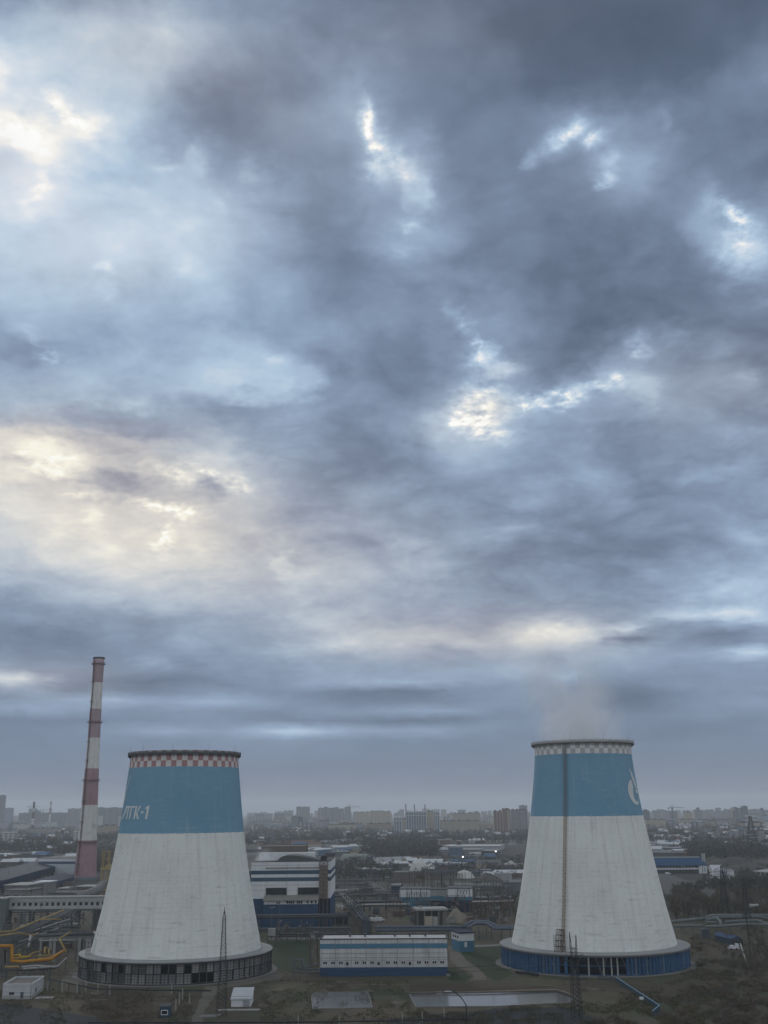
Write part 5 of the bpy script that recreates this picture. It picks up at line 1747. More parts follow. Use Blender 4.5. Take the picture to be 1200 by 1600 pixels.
for px in (14, 46, 50, 72, 122, 146):
    x = (px - 6) / 170 * w
    q = MB()
    for yy in (.5, 4.5):
        q.bar((x, yy, 0), (x, yy, h0 - .9), .6)
    q.bar((x, .5, 0), (x, 4.5, h0 - 1), .3)
    q.bar((x, 4.5, 0), (x, .5, h0 - 1), .3)
    q.build('trestle_leg', GREY, t)
q = MB()
x0_, x1_ = (122 - 6) / 170 * w, (146 - 6) / 170 * w
q.bar((x0_, .5, 1), (x1_, .5, h0 - 1), .25)
q.bar((x1_, .5, 1), (x0_, .5, h0 - 1), .25)
q.build('brace', GREY, t)
t, w = along('transfer_tower', 'grey green transfer tower at the left end of the gallery', 'tower', P(-14, 1440, 600) * 1, P(7, 1440, 600) * 1)
t.location.z = 0
MB().box(0, w, 0, 10, 0, top_z(4, 1405, 600)).build('wall', mat('grey_green_wall', (.10, .12, .12), .8, .2, .3, streak=.2), t)
MB().box(-.3, w + .3, -.3, 10.3, top_z(4, 1405, 600), top_z(4, 1403.5, 600)).build('roof', LGREY, t)
t = thing('stair_tower', 'thin rusty stair frame crossing the gallery at its left part', 'frame', G(42, 1432))
mb = MB()
for dx in (-1.5, 1.5):
    mb.bar((dx, 0, 0), (dx, 0, 16), .3)
for z in range(2, 16, 2):
    mb.bar((-1.5, 0, z), (1.5, 0, z), .2)
mb.build('frame', RUST, t)

# crusher house and flat roofs at left
def flat_house(label, px0, px1, pyb, pyt, depth, m_, name='works_building', over=.5, roofm=None, cat='building', dy=0.0, wins=0):
    A, B = G(px0, pyb), G(px1, pyb)
    A.y += dy
    B.y += dy
    t_, w_ = along(name, label, cat, A, B)
    h_ = max(2.5, top_z((px0 + px1) / 2, pyt, A.y))
    MB().box(0, w_, 0, depth, 0, h_).build('wall', m_, t_)
    MB().box(-over, w_ + over, -over, depth + over, h_, h_ + .6).build('roof', roofm or ROOF, t_)
    for i in range(wins):
        x = w_ * (i + .5) / wins
        q = w_ / wins * .28
        MB().box(x - q, x + q, -.12, .05, h_ * .45, h_ * .75).build('window', GLASS, t_)
    return t_, w_, h_


GW = mat('pale_grey_wall', (.16, .16, .155), .9, .2, .25, streak=.2)
flat_house('tall pale grey works building above the left end of the gallery', 5, 42, 1418, 1392, 22, GW, roofm=mat('worn_roof', (.09, .088, .085), .9, .25, .2), wins=3)
flat_house('stepped grey works building at the left edge with a white parapet', -20, 18, 1420, 1384, 26, mat('dim_grey_wall', (.11, .115, .115), .9, .2, .25, streak=.2), dy=30, roofm=LGREY)
flat_house('narrow white topped works block above the blue roofed hall end', 17, 40, 1412, 1379, 14, GW, dy=50, roofm=WHITE)
flat_house('low flat roofed store below the foot of the striped chimney', 74, 118, 1404, 1396, 24, CONC, roofm=mat('worn_roof', (.09, .088, .085)))
flat_house('second low flat roofed store at the chimney foot', 84, 114, 1398, 1389, 20, CONC, dy=10, roofm=LGREY)
# long oblique coal halls with blue sheeting
def oblique(label, pa, pb, hgt_px, depth, roofm, openings):
    A, B = G(*pa), G(*pb)
    t_, w_ = along('coal_hall', label, 'building', A, B)
    h_ = top_z(pb[0], hgt_px, B.y)
    MB().box(0, w_, 0, depth, 0, h_ * .45).build('wall', mat('buff_hall_wall', (.14, .125, .105), .9, .25, .2, streak=.2), t_)
    q = MB()
    q.extr([(-1.2, h_ * .45), (-.6, h_), (depth * .5, h_ + 4), (depth, h_), (depth, h_ * .45)], -.5, w_ + .5)
    q.build('roof', roofm, t_)
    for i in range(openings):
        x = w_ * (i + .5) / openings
        MB().box(x - w_ / openings * .28, x + w_ / openings * .28, -.15, .05, h_ * .08, h_ * .38).build('opening', mat('painted_opening_shade', (.012, .011, .010), .9), t_)  # near-black panels on the wall; the openings' inner shade is painted
    return t_


oblique('long dark blue roofed coal hall running away at the left edge', (0, 1398), (90, 1369), 1352, 40, NAVY, 12)
oblique('lower dark blue hall before the long coal hall', (46, 1401), (114, 1379), 1370, 16, NAVY, 8)
t, w, zz_, ht = hall('white hall with blue stripes behind the striped chimney', (58, 120), 1371, [(1371, 1366.5, LBLUE), (1366.5, 1350, mat('pale_blue_white', (.36, .40, .43), .8, .08, .2)), (1350, 1346, NAVYB), (1346, 1341, WHITE)], 40, 'boiler_hall')
# flue duct and fan ducts at the chimney foot
pipe_run('flue_duct', 'fat horizontal flue duct at the foot of the striped chimney', [([P(119, 1378, 1020), P(154, 1377, 1020)], 4.3)], [P(122, 1383, 1020), P(136, 1383, 1020), P(150, 1383, 1020)], mat('slate_duct', (.075, .082, .092), .7, .2, .15), GREY, 1.2, 'duct')
pipe_run('flue_duct', 'curved grey flue duct sweeping up beside the yellow scaffold tower', [([P(118, 1402, 760), P(140, 1396, 770), P(152, 1391, 790), P(162, 1381, 810)], [2.6, 2.8, 3.0, 2.6])], [P(124, 1402, 762), P(146, 1395, 780)], mat('grey_duct', (.13, .13, .13), .8, .2, .2), GREY, .8, 'duct')
flat_house('small pump room between the flue ducts', 118, 150, 1399, 1386, 18, mat('pinkish_wall', (.12, .10, .095), .9), roofm=LGREY)
b = G(163, 1403)
t = thing('scaffold_tower', 'tall yellow steel scaffold tower between chimney and left cooling tower', 'scaffold', b)
h_ = top_z(164, 1330, b.y)
mb = MB()
for dx in (-3.2, 1.2):
    for dy in (0, 5):
        mb.bar((dx, dy, 0), (dx, dy, h_), .55)
for i in range(6):
    z = h_ * (i + 1) / 6
    mb.bar((-3.2, 0, z), (1.2 if i < 4 else 8, 0, z), .4)
    mb.bar((-3.2, 5, z), (1.2, 5, z), .4)
    mb.bar((-3.2, 0, z - h_ / 6), (1.2, 0, z), .25)
mb.build('frame', PYEL, t)
MB().box(-4, 5.5, -1, 6, h_ * .60, h_ * .64).box(-.5, 5, -.5, 5, h_ * .64, h_ * .70).build('platform', mat('yellow_deck', (.26, .22, .10), .7), t)

# ================================================================ right side: heating mains, blue roof hall, freight wagons
RP = mat('grey_green_main', (.115, .13, .13), .6, .22, .3)
pipe_run('heating_main', 'pair of thick grey heating pipes running right from the right cooling tower', [([P(1036, 1441.5, 580), P(1098, 1435.5, 590)], .85), ([P(1040, 1447.5, 560), P(1098, 1446, 560)], .6)],
         [P(px, 1447, 562) for px in (1064, 1082, 1098)], RP, CONC, .9)
pipe_run('heating_main', 'upper bank of heating pipes with a bend at the right edge', [([P(1101, 1435, 590), P(1111, 1430.5, 600), P(1215, 1430, 605)], .75), ([P(1103, 1437.5, 586), P(1120, 1435.5, 588), P(1126, 1440, 578), P(1127, 1446, 566)], .7), ([P(1112, 1433.5, 596), P(1186, 1432.5, 598), P(1215, 1438, 590)], .55)],
         [P(px, 1437, 590) for px in (1105, 1120, 1150, 1172, 1192)], RP, GREY, .6)
pipe_run('heating_main', 'lower bank of heating pipes bending down at the right edge', [([P(1101, 1448, 558), P(1126, 1447.5, 558), P(1165, 1444, 565), P(1215, 1446, 563)], .7), ([P(1102, 1441, 572), P(1120, 1441, 572)], .6), ([P(1133, 1440.5, 574), P(1182, 1438.5, 578), P(1200, 1444, 568), P(1215, 1446.5, 560)], .6)],
         [P(px, 1449, 558) for px in (1104, 1118, 1140, 1158, 1176)], RP, GREY, .6)
t = thing('valve_house', 'small grey valve house under the heating pipe crossing', 'structure', G(1104, 1466))
MB().box(-1.6, 1.6, 0, 3, 0, 3.6).box(-2, 2, -.3, 3.3, 3.6, 3.9).build('casing', mat('blue_grey_casing', (.055, .066, .085)), t)
A, B = G(1114, 1462), G(1142, 1482)
t, w = along('blue_shed', 'low blue roofed shed among the bushes right of the right tower', 'shed', G(1117, 1470), G(1144, 1477))
MB().box(0, w, 0, 5, 0, 2.6).build('wall', mat('dim_blue_wall', (.035, .05, .075), .8), t)
MB().extr([(-.4, 2.6), (5.4, 2.6), (2.5, 3.9)], -.3, w + .3).build('roof', mat('dim_blue_roof', (.03, .055, .11), .6), t)
t = thing('site_trailer', 'small white trailer among the bushes at the right edge', 'trailer', G(1147, 1485))
MB().box(-2.4, 2.4, 0, 2.2, .6, 1.3).box(1.2, 2.2, 0, 2, 1.3, 2.6).box(-1.2, .4, .2, 1.8, 1.3, 2.0).build('body', WHITE, t)
MB().tube([(-1.2, -.05, .45), (-1.2, .25, .45)], .45, 12).tube([(1.2, -.05, .45), (1.2, .25, .45)], .45, 12).build('wheels', DGREY, t)
pipe_run('sloped_pipe', 'pale pipe sloping through the bushes at the right edge', [([G(1157, 1475, 3.5), G(1163, 1493, 2.5), G(1168, 1510, 1.0)], .35)], [G(1158, 1478, 3.2), G(1166, 1504, 1.4)], LGREY, GREY, .25)
pipe_run('pipe_arch', 'pale pipe arch rising from the scrub at the right edge', [([G(1171, 1420, 5), G(1172, 1416, 9), G(1184, 1414, 9), G(1188, 1424, 1)], .6)], [G(1171, 1421, 5)], LGREY, GREY, .6)

# blue-roofed hall
A, B = G(1016, 1365.5), G(1105, 1364.5)
t, w = along('warehouse', 'long blue roofed warehouse with a white end block right of the right tower', 'warehouse', A, B)
Y = A.y
zf = lambda py: top_z(1060, py, Y)
xf = lambda px: (px - 1016) / 89 * w
MB().box(0, xf(1092), 0, 40, 0, zf(1354)).build('wall', mat('dark_wall', (.045, .05, .055), .8), t)
MB().box(0, xf(1092), -.5, 0, zf(1358.8), zf(1356.4)).build('white_band', WHITE, t)
MB().box(xf(1092.4), w, -1.5, 30, 0, zf(1353)).build('end_block', WHITE, t)
MB().box(xf(1097), xf(1098), -1.65, -1.5, 1, zf(1356)).box(xf(1100.5), xf(1101.5), -1.65, -1.5, 1, zf(1356)).build('windows', LBLUE, t)
MB().extr([(-2, zf(1353)), (-2, zf(1352)), (20, zf(1341.5)), (42, zf(1352)), (42, zf(1353))], -1, w + .5).build('roof', mat('strong_blue_roof', (.014, .046, .10), .5, .12, .1), t)
MB().box(-1, w, 19, 21, zf(1342), zf(1340)).build('ridge', LGREY, t)
for i in range(14):
    MB().box(xf(1020) + i * (xf(1090) - xf(1020)) / 14, xf(1020) + i * (xf(1090) - xf(1020)) / 14 + .8, -.8, -.1, zf(1356), zf(1353)).build('bracket', LGREY, t)
for px in (1098, 1101):
    p_b = P(px, 1345, Y + 60)
    tt = thing('steel_stack', 'thin white steel stack behind the end of the blue roofed warehouse', 'chimney', (p_b.x, p_b.y, 0), 0, 'white stacks behind the warehouse')
    MB().tube([(0, 0, 0), (0, 0, top_z(px, 1333.5, Y + 60))], [.9, .75], 10).build('pipe', LGREY, tt)
# earth-covered slab and barrier wall
tag(mound('earth_bank', 'grey earth bank against the right flank of the right cooling tower', 1046, 1391, 42, 90, 9, mat('grey_gravel_bank', (.085, .084, .08), .95, .15, .1), 5, 'bank'), kind='structure')
del bpy.data.objects['earth_bank']['category'], bpy.data.objects['earth_bank']['label']
A, B = G(1075, 1384), G(1130, 1389)
t, w = along('yard_wall', 'long low grey yard wall running to the white wagons', 'wall', A, B)
MB().box(0, w, 0, .6, 0, 3.2).box(-.2, w + .2, -.2, .8, 3.2, 3.6).build('wall', LGREY, t)
wg = None
for i in range(5):
    g = G(1119 + i * 9.2, 1386.8 - i * .35)
    if wg is None:
        wg = thing('freight_wagon', 'white freight wagon in a short row by the grey yard wall', 'wagon', g, R(2), 'white freight wagons')
        MB().box(-3.0, 3.0, 0, 3, 1.0, 4.0).build('body', WHITE, wg)
        MB().extr([(-.1, 4.0), (3.1, 4.0), (1.5, 4.5)], -3.05, 3.05).build('roof', LGREY, wg)
        MB().box(-2.9, 2.9, .2, 2.8, .55, 1.0).build('chassis', DGREY, wg)
        MB().box(-1.0, 1.0, -.12, .02, 1.3, 3.5).build('door', DGREY, wg)
        for xx in (-2.1, 2.1):
            MB().tube([(xx, .2, .45), (xx, 2.8, .45)], .45, 12).build('wheels', DGREY, wg)
    else:
        o = copy_tree(wg)
        o.location = g
# white house with the dark stair, portal shed
t, w, zz_, ht = hall('white site office with a sloping roof right of the warehouse', (1116, 1148), 1374, [(1374, 1361, WHITE)], 26, 'site_office', LGREY)
MB().extr([(-1, ht), (27, ht + 1), (13, ht + 4.5)], -1, w * .55).build('gable_roof', mat('pale_tin', (.34, .35, .36), .6), t)
q = MB()
for i in range(4):
    q.box(w * .42, w * .62, -2.5, -.1, ht * (.15 + i * .22), ht * (.19 + i * .22))
for x in (w * .42, w * .52, w * .62):
    q.bar((x, -2.4, 0), (x, -2.4, ht + 2), .5)
q.build('stair', mat('navy_stair', (.03, .04, .065), .7), t)
t, w = along('open_shed', 'open shed with a pale roof on posts at the right edge', 'shed', G(1181, 1376), G(1202, 1378))
MB().extr([(0, 7), (14, 8.2), (14, 8.8), (0, 7.6)], -3, w + 3).build('roof', LGREY, t)
for i in range(4):
    MB().bar((w * i / 3, 1, 0), (w * i / 3, 1, 7.2), .8).build('post', LGREY, t)
MB().box(0, w * .55, 10, 10.6, 0, 7).build('back_wall', mat('dim_wall', (.075, .07, .065)), t)
# spoil heaps behind
SP = mat('spoil', (.060, .056, .051), .95, .3, .06)
for i, (px, py, rx, ry, h_) in enumerate(((1142, 1359, 34, 40, 11), (1168, 1364, 30, 40, 9), (1118, 1352, 16, 26, 9), (1196, 1356, 40, 60, 7))):
    mound('spoil_heap', ('high brown spoil heap above the white site office', 'long brown spoil heap right of the white site office', 'small pale topped spoil heap beside the warehouse stacks', 'flat brown spoil heap at the right edge')[i], px, py, rx, ry, h_, SP, 11 + i)

# power pylons on the right
def pylon(label, px, pyb, pyt, w0, arms, m_=DGREY, r=.3, rot=0.0, group=None):
    b_ = G(px, pyb)
    h_ = top_z(px, pyt, b_.y)
    t_ = thing('power_pylon', label, 'pylon', b_, rot, group)
    lattice(b_, h_, w0, w0 * .16, 12, r, [(h_ * f_, l_) for f_, l_ in arms]).build('frame', m_, t_)
    return t_


pylon('dark power pylon in front of the white site office', 1135, 1442, 1352, 4.6, ((.92, 4), (.80, 5.5), (.68, 4.5)), DGREY, .17)
pylon('dark power pylon standing by the heating pipes near the right edge', 1169, 1452, 1372, 4.2, ((.92, 3.5), (.80, 5), (.68, 4)), DGREY, .17)
pylon('tall dark power pylon on the skyline near the right edge', 1177, 1328, 1275, 15, ((.93, 10), (.80, 14), (.66, 11)), MESHGREY, .5)
for px, pyb, pyt in ((1104, 1312, 1295), (1123.5, 1316, 1293), (1143, 1315, 1299), (1152, 1318, 1299), (1190, 1326, 1302)):
    pylon('pale distant power pylon above the scrub on the right', px, pyb, pyt, 9, ((.9, 7), (.72, 9)), mat('pale_galvanised', (.20, .21, .22), .6), .75, 0, 'distant pale pylons')
t = thing('lamp_post', 'thin dark post standing among the bushes at the right edge', 'post', G(1174, 1516))
MB().bar((0, 0, 0), (0, 0, 21), .28).bar((-.9, 0, 20), (.9, 0, 20), .2).bar((0, 0, 9), (.9, 0, 10.5), .25).build('pole', DGREY, t)

# ================================================================ the town
F_BEIGE = facade('beige_block_wall', (.30, .262, .205), bay=3.4, ww=.42, wh=.48)
F_CREAM = facade('cream_block_wall', (.34, .30, .225), bay=3.6, ww=.40, wh=.46)
F_GREY = facade('grey_block_wall', (.20, .205, .215), bay=3.2, ww=.5, wh=.5)
F_LILAC = facade('lilac_grey_block_wall', (.24, .235, .265), bay=3.6, ww=.42, wh=.5)
F_WHITE = facade('white_block_wall', (.37, .375, .385), bay=4.2, ww=.45, wh=.5)
F_DARK = facade('dark_block_wall', (.085, .09, .105), bay=3.0, ww=.5, wh=.5)
F_STRIPE = facade('striped_panel_wall', (.30, .305, .32), bay=3.2, ww=.45, wh=.5, band=((.055, .075, .105), 13.0, .45))
F_BRICK = facade('red_brown_block_wall', (.175, .115, .095), bay=3.4, ww=.45, wh=.48)
F_BRICK2 = facade('pale_brick_block_wall', (.30, .235, .19), bay=3.4, ww=.42, wh=.48, band=((.17, .105, .085), 21.0, .28))
F_GREEN = facade('grey_green_block_wall', (.15, .175, .165), bay=3.2, ww=.45, wh=.5)
F_BLUE = facade('blue_grey_block_wall', (.14, .18, .23), bay=3.2, ww=.5, wh=.55)
F_SAND = facade('sand_low_block_wall', (.26, .215, .165), bay=3.2, ww=.4, wh=.45)
RED_ROOF = mat('dark_red_roof', (.085, .035, .030), .8, .2, .1)
ROOFS = [ROOF, mat('grey_tin_roof', (.10, .105, .11), .7, .2, .05), mat('pale_tin_roof', (.22, .23, .24), .7, .2, .05), mat('snowy_white_roof', (.38, .39, .40), .7, .15, .05), mat('rusty_tin_roof', (.10, .062, .05), .85, .3, .05), mat('blue_tin_roof', (.06, .10, .16), .7, .2, .05)]


def block(label, px0, px1, pyt, pyb, fm, depth=18, roofm=None, huts=2, bays=0, bay_m=None, cat='apartment block', name='apartment_block', group=None, seed=0, stagger=0, rot=0.0, frame=None):
    """apartment block standing where its foot meets the ground, with parapet, lift huts and balcony stacks"""
    A, B = G(px0, pyb), G(px1, pyb)
    t_ = thing(name, label, cat, A, rot, group)
    w_ = (B.x - A.x)
    h_ = top_z((px0 + px1) / 2, pyt, A.y)
    rnd_ = random.Random(seed + int(px0))
    mb = MB()
    n_ = max(1, stagger)
    tops = []
    for i in range(n_):
        hh = h_ - (rnd_.choice((0, .0, .12, .2)) * h_ if stagger else 0)
        if i == n_ // 2:
            hh = h_
        yy = rnd_.uniform(0, 5) if stagger else 0
        mb.box(w_ * i / n_ + (.02 if i else 0), w_ * (i + 1) / n_, yy, yy + depth, 0, hh)
        tops.append((w_ * i / n_, w_ * (i + 1) / n_, yy, hh))
    mb.build('wall', fm, t_)
    rb_ = MB()
    for x0, x1, yy, hh in tops:
        rb_.box(x0 - .3, x1 + .3, yy - .3, yy + .3, hh, hh + 1.0)
        rb_.box(x0 - .3, x1 + .3, yy + depth - .3, yy + depth + .3, hh, hh + 1.0)
        rb_.box(x0 - .3, x0 + .3, yy + .3, yy + depth - .3, hh, hh + 1.0)
        rb_.box(x1 - .3, x1 + .3, yy + .3, yy + depth - .3, hh, hh + 1.0)
    for i in range(huts):
        x = w_ * (i + .5) / huts + rnd_.uniform(-2, 2)
        x0, x1, yy, hh = tops[min(n_ - 1, max(0, int(x / w_ * n_)))]
        rb_.box(x - 2.5, x + 2.5, yy + depth * .35, yy + depth * .7, hh, hh + 3.2)
    rb_.build('roof', roofm or ROOF, t_)
    if bays:
        bb = MB()
        for i in range(bays):
            x = w_ * (i + .5) / bays
            bw = w_ / bays * .32
            x0, x1, yy, hh = tops[min(n_ - 1, int(x / w_ * n_))]
            bb.box(x - bw, x + bw, yy - 1.3, yy + .05, 3, hh - 1)
        bb.build('balcony_stack', bay_m or fm, t_)
    if frame:
        fb = MB()
        for i in range(frame + 1):
            x = w_ * i / frame
            fb.box(x - .7, x + .7, -1.5, -.02, 0, h_ - .1)
        for z in (h_ * .80, h_ - 2.0):
            fb.box(.7, w_ - .7, -1.45, -.02, z, z + 1.6)
        fb.build('facade_frame', mat('white_frame', (.42, .43, .44), .7), t_)
    return t_, w_, h_


# --- between the towers
block('narrow white framed tower block with blue glazing, left of the wide one', 616, 628, 1277, 1306, F_BLUE, 26, roofm=WHITE, frame=3)
block('beige slab between the two white framed blue blocks', 628.5, 634, 1280, 1302, F_BEIGE, 20, huts=1)
block('wide white framed tower block with blue glazed strips in mid skyline', 635, 667, 1268, 1303, F_BLUE, 30, roofm=WHITE, frame=8, huts=3)
block('cream stair block right of the wide white framed tower block', 667.6, 678, 1268, 1302, F_CREAM, 24, huts=1)
block('white framed blue wing at the right end of the white framed complex', 678.6, 687.5, 1268, 1303, F_BLUE, 26, roofm=WHITE, frame=3, huts=1)
block('tall beige apartment block, left half of a pair in the skyline', 555, 577, 1269, 1291, F_CREAM, 30, huts=3, bays=5)
block('tall beige apartment block, longer right half of a pair in the skyline', 578, 611, 1268, 1292, F_CREAM, 30, huts=4, bays=8)
block('dull brown apartment row below the pair of beige blocks', 573, 612, 1287, 1301, F_SAND, 20, huts=3, bays=8)
block('yellowish low apartment row left of the pair of beige blocks', 512, 555, 1288.5, 1300, F_CREAM, 18, huts=3, bays=7)
block('pale grey slabs row behind the yellowish low row', 496, 514, 1283, 1298, F_LILAC, 18, huts=2, bays=3)
block('higher rear beige apartment block right of the white framed complex', 708, 753, 1271, 1296, F_BEIGE, 26, huts=4)
block('long front beige apartment block with rows of windows right of the white framed complex', 689, 752, 1283, 1303, F_BEIGE, 20, huts=5)
block('red roofed pale brick tower block, left of three by the right tower', 773, 787, 1268, 1304, F_BRICK2, 24, roofm=RED_ROOF, huts=2, bays=3, bay_m=F_BRICK)
block('dark brick tower block, middle of three red roofed ones', 787.4, 799, 1265, 1305, F_BRICK, 26, roofm=RED_ROOF, huts=3, bays=2, bay_m=F_BRICK2)
block('wide grey brick block with red roof right against the right cooling tower', 799.5, 827, 1266, 1303, F_LILAC, 26, roofm=RED_ROOF, huts=4, bays=5, bay_m=F_GREY)
block('pale block with stepped top peeping out behind the red roofed blocks', 813, 826, 1259, 1290, F_GREY, 24, huts=1, stagger=3)
block('grey green tower block standing apart left of the skyline group', 455, 464, 1276, 1297, F_GREEN, 16, huts=1)
block('dark right side of the grey green tower block, built as a separate block', 464.3, 472, 1277, 1296, F_DARK, 16, huts=1)  # the tower's darker right side, built as its own dark block
for i, (a, b, tp) in enumerate(((463, 470, 1261), (470.5, 483, 1261), (497, 505, 1263), (505.5, 512, 1261.5), (513, 520, 1263), (520.5, 529, 1262), (530, 537, 1264), (538, 548, 1262))):
    block('hazy tall pale block among those lined up in the skyline left of the beige pair', a, b, tp, 1289, F_LILAC if i % 2 else F_STRIPE, 20, huts=1, bays=2, bay_m=F_GREY, group='tall pale blocks in the skyline')
for i, (a, b, tp, m_) in enumerate(((398, 412, 1272, F_DARK), (415, 424, 1272, F_GREY), (428, 444, 1271, F_DARK), (446, 456, 1268, F_GREY), (386, 396, 1275, F_GREY))):
    block('dim distant block in the skyline just right of the left cooling tower', a, b, tp, 1286, m_, 18, huts=1, group='dim blocks right of the left tower')
block('long low pale grey block in the haze right of the left tower', 388, 450, 1283, 1293, F_GREY, 16, huts=4, stagger=5)
block('white low block behind the grey green tower block', 448, 457, 1274, 1292, F_WHITE, 14, huts=1)
block('pinkish low works row among the woods right of the left tower', 386, 420, 1302.5, 1308, F_SAND, 20, huts=1)
block('orange brown works row below the grey green tower block', 452, 490, 1312, 1322, mat('orange_brown_brick', (.19, .125, .085), .9, .2, .05), 22, huts=2)
block('brown chimneyed works shed left of the orange brown row', 444, 453, 1313, 1324, BROWN, 18, huts=1)
# --- left of the left tower
block('grey panelled tower block left of the striped chimney', 104, 126, 1264, 1294, F_LILAC, 22, huts=2, bays=3, bay_m=F_GREY)
for i, (a, b) in enumerate(((150, 159), (159.5, 170), (170.5, 181), (181.5, 191))):
    block('striped grey and white panel block in the row behind the chimney', a, b, 1262 + (i % 2), 1291, F_STRIPE, 20, huts=1, bays=2, bay_m=F_DARK, group='striped panel blocks behind the chimney')
block('white block right of the striped chimney shaft', 152, 158, 1274.5, 1292, F_WHITE, 14, huts=1)
block('white block at the left edge of the left cooling tower', 184, 199, 1275, 1297, F_WHITE, 14, huts=1)
block('beige low blocks row between chimney and left cooling tower', 150, 186, 1290, 1306, F_SAND, 18, huts=4, stagger=4)
block('tall thin tower block cut by the left edge of the picture', -6, 2, 1243, 1292, F_DARK, 16, huts=1)
block('glassy blue grey tower block near the left edge', 5, 15, 1263, 1291, F_BLUE, 18, huts=1)
block('lower blue grey block left of the glassy tower block', -6, 4.6, 1267, 1290, F_GREY, 16, huts=1)
block('huge dark slab block on the left skyline', 28, 104, 1270.5, 1291, F_DARK, 30, huts=5)
block('dark round topped block rising behind the huge dark slab', 43, 56, 1264, 1289, F_DARK, 30, huts=1, stagger=3)
block('white topped slab block near the left edge', 1, 21, 1301, 1321, F_LILAC, 14, roofm=WHITE, huts=0, bays=3, bay_m=F_WHITE)
block('white topped narrow slab block left of the chimney foot', 114, 124, 1299.5, 1320, F_LILAC, 14, roofm=WHITE, huts=0, bays=2, bay_m=F_WHITE)
block('low beige block row among trees on the left', 43, 84, 1294.5, 1306, F_SAND, 16, huts=3, bays=6, bay_m=F_LILAC)
block('pale low blocks on the left below the dark slab', 60, 82, 1284.5, 1293, F_WHITE, 16, huts=2)
block('long pale low block at the left edge below the glassy tower', -4, 41, 1285.5, 1296, F_LILAC, 16, huts=3)
block('grey low block in the trees left of the chimney', 36, 46, 1312, 1322, F_GREY, 14, huts=1)
t = thing('domed_church', 'small dark domed church at the left edge below the dark slab', 'church', G(18, 1298))
q = MB()
q.lathe([(0, 12), (14, 12), (14, 11), (22, 9), (28, 4), (30, 1.2), (38, .8), (40, .05)], 20)
q.build('dome', mat('slate_dome', (.05, .055, .065), .7), t)
MB().box(-16, 16, -8, 12, 0, 10).build('nave', F_DARK, t)
# --- right of the right tower
block('tower block with a peaked crown just right of the right cooling tower', 1006, 1018, 1265, 1290, F_DARK, 24, huts=0, stagger=3)
q = G(1012, 1290)
block('long cream low block right beside the right cooling tower', 1001, 1046, 1281, 1295, F_CREAM, 18, huts=4, bays=8)
block('cream block with a tall middle on the right skyline', 1064, 1090, 1281, 1294, F_CREAM, 18, huts=2, bays=4)
block('cream tower block above the right skyline row', 1073, 1085, 1270, 1291, F_CREAM, 18, huts=1)
block('long grey flat block on the right skyline', 1090, 1165, 1281, 1291, F_GREY, 18, huts=6, bays=12)
block('cream end block in the long grey row on the right skyline', 1129, 1134, 1281, 1292, F_CREAM, 20, huts=1)
block('white and lilac slab near the right edge of the skyline', 1166, 1193, 1272.5, 1288, F_LILAC, 18, huts=3, bays=5, bay_m=F_WHITE)
block('light blue block at the right edge of the skyline', 1194.5, 1206, 1275, 1288, mat('pale_blue_render', (.17, .24, .31), .8), 18, huts=1)
block('dark cluster block on the right skyline before the white slab', 1148, 1158, 1262, 1288, F_DARK, 18, huts=1, stagger=2)
block('dark wide block with uneven top on the right skyline', 1158.5, 1174, 1260, 1287, F_DARK, 20, huts=2, stagger=3)
block('rounded dim block on the right skyline', 1089, 1101, 1263, 1288, F_GREY, 22, huts=1, stagger=3)
for i, (a, b, tp) in enumerate(((1022, 1036, 1268), (1037, 1048, 1267), (1050, 1062, 1268), (1103, 1116, 1266), (1118, 1132, 1268), (1134, 1146, 1266), (1176, 1188, 1265), (1189, 1204, 1266))):
    block('hazy dim block in the far skyline right of the right cooling tower', a, b, tp, 1283, (F_GREY, F_LILAC, F_DARK)[i % 3], 20, huts=1, group='dim blocks right of the right tower')

# far filler: the rest of the skyline, each block on its own
rnd = random.Random(21)
zones = [(0, 200, 'hazy far city block in the skyline left of the left cooling tower', 'far blocks on the left'),
         (386, 620, 'hazy far city block in the skyline right of the left cooling tower', 'far blocks left of centre'),
         (620, 832, 'hazy far city block in the skyline left of the right cooling tower', 'far blocks right of centre'),
         (1006, 1206, 'hazy far city block in the skyline at the right', 'far blocks on the right')]
for x0, x1, lab, grp in zones:
    x = x0
    while x < x1:
        w_ = rnd.uniform(5, 15)
        base = rnd.uniform(1279, 1284)
        topy = rnd.uniform(1264.5, 1271) + (0.009 * (600 - x) * .6)
        block(lab, x, x + w_, topy, base, rnd.choice((F_GREY, F_LILAC, F_DARK, F_GREY, F_BEIGE, F_STRIPE)), rnd.uniform(18, 40), huts=rnd.choice((1, 2)), group=grp, seed=int(x * 7), stagger=rnd.choice((0, 0, 2, 3)))
        x += w_ + rnd.uniform(.5, 5)

# chimneys and cranes in the skyline
def stack(label, px, pyb, pyt, r, bands, group=None):
    b_ = G(px, pyb)
    h_ = top_z(px, pyt, b_.y)
    t_ = thing('far_chimney', label, 'chimney', b_, 0, group)
    n_ = len(bands)
    for i, m__ in enumerate(bands):
        MB().tube([(0, 0, h_ * i / n_), (0, 0, h_ * (i + 1) / n_)], [r * (1.15 - .35 * i / n_), r * (1.15 - .35 * (i + 1) / n_)], 12).build('band', m__, t_)
    return t_


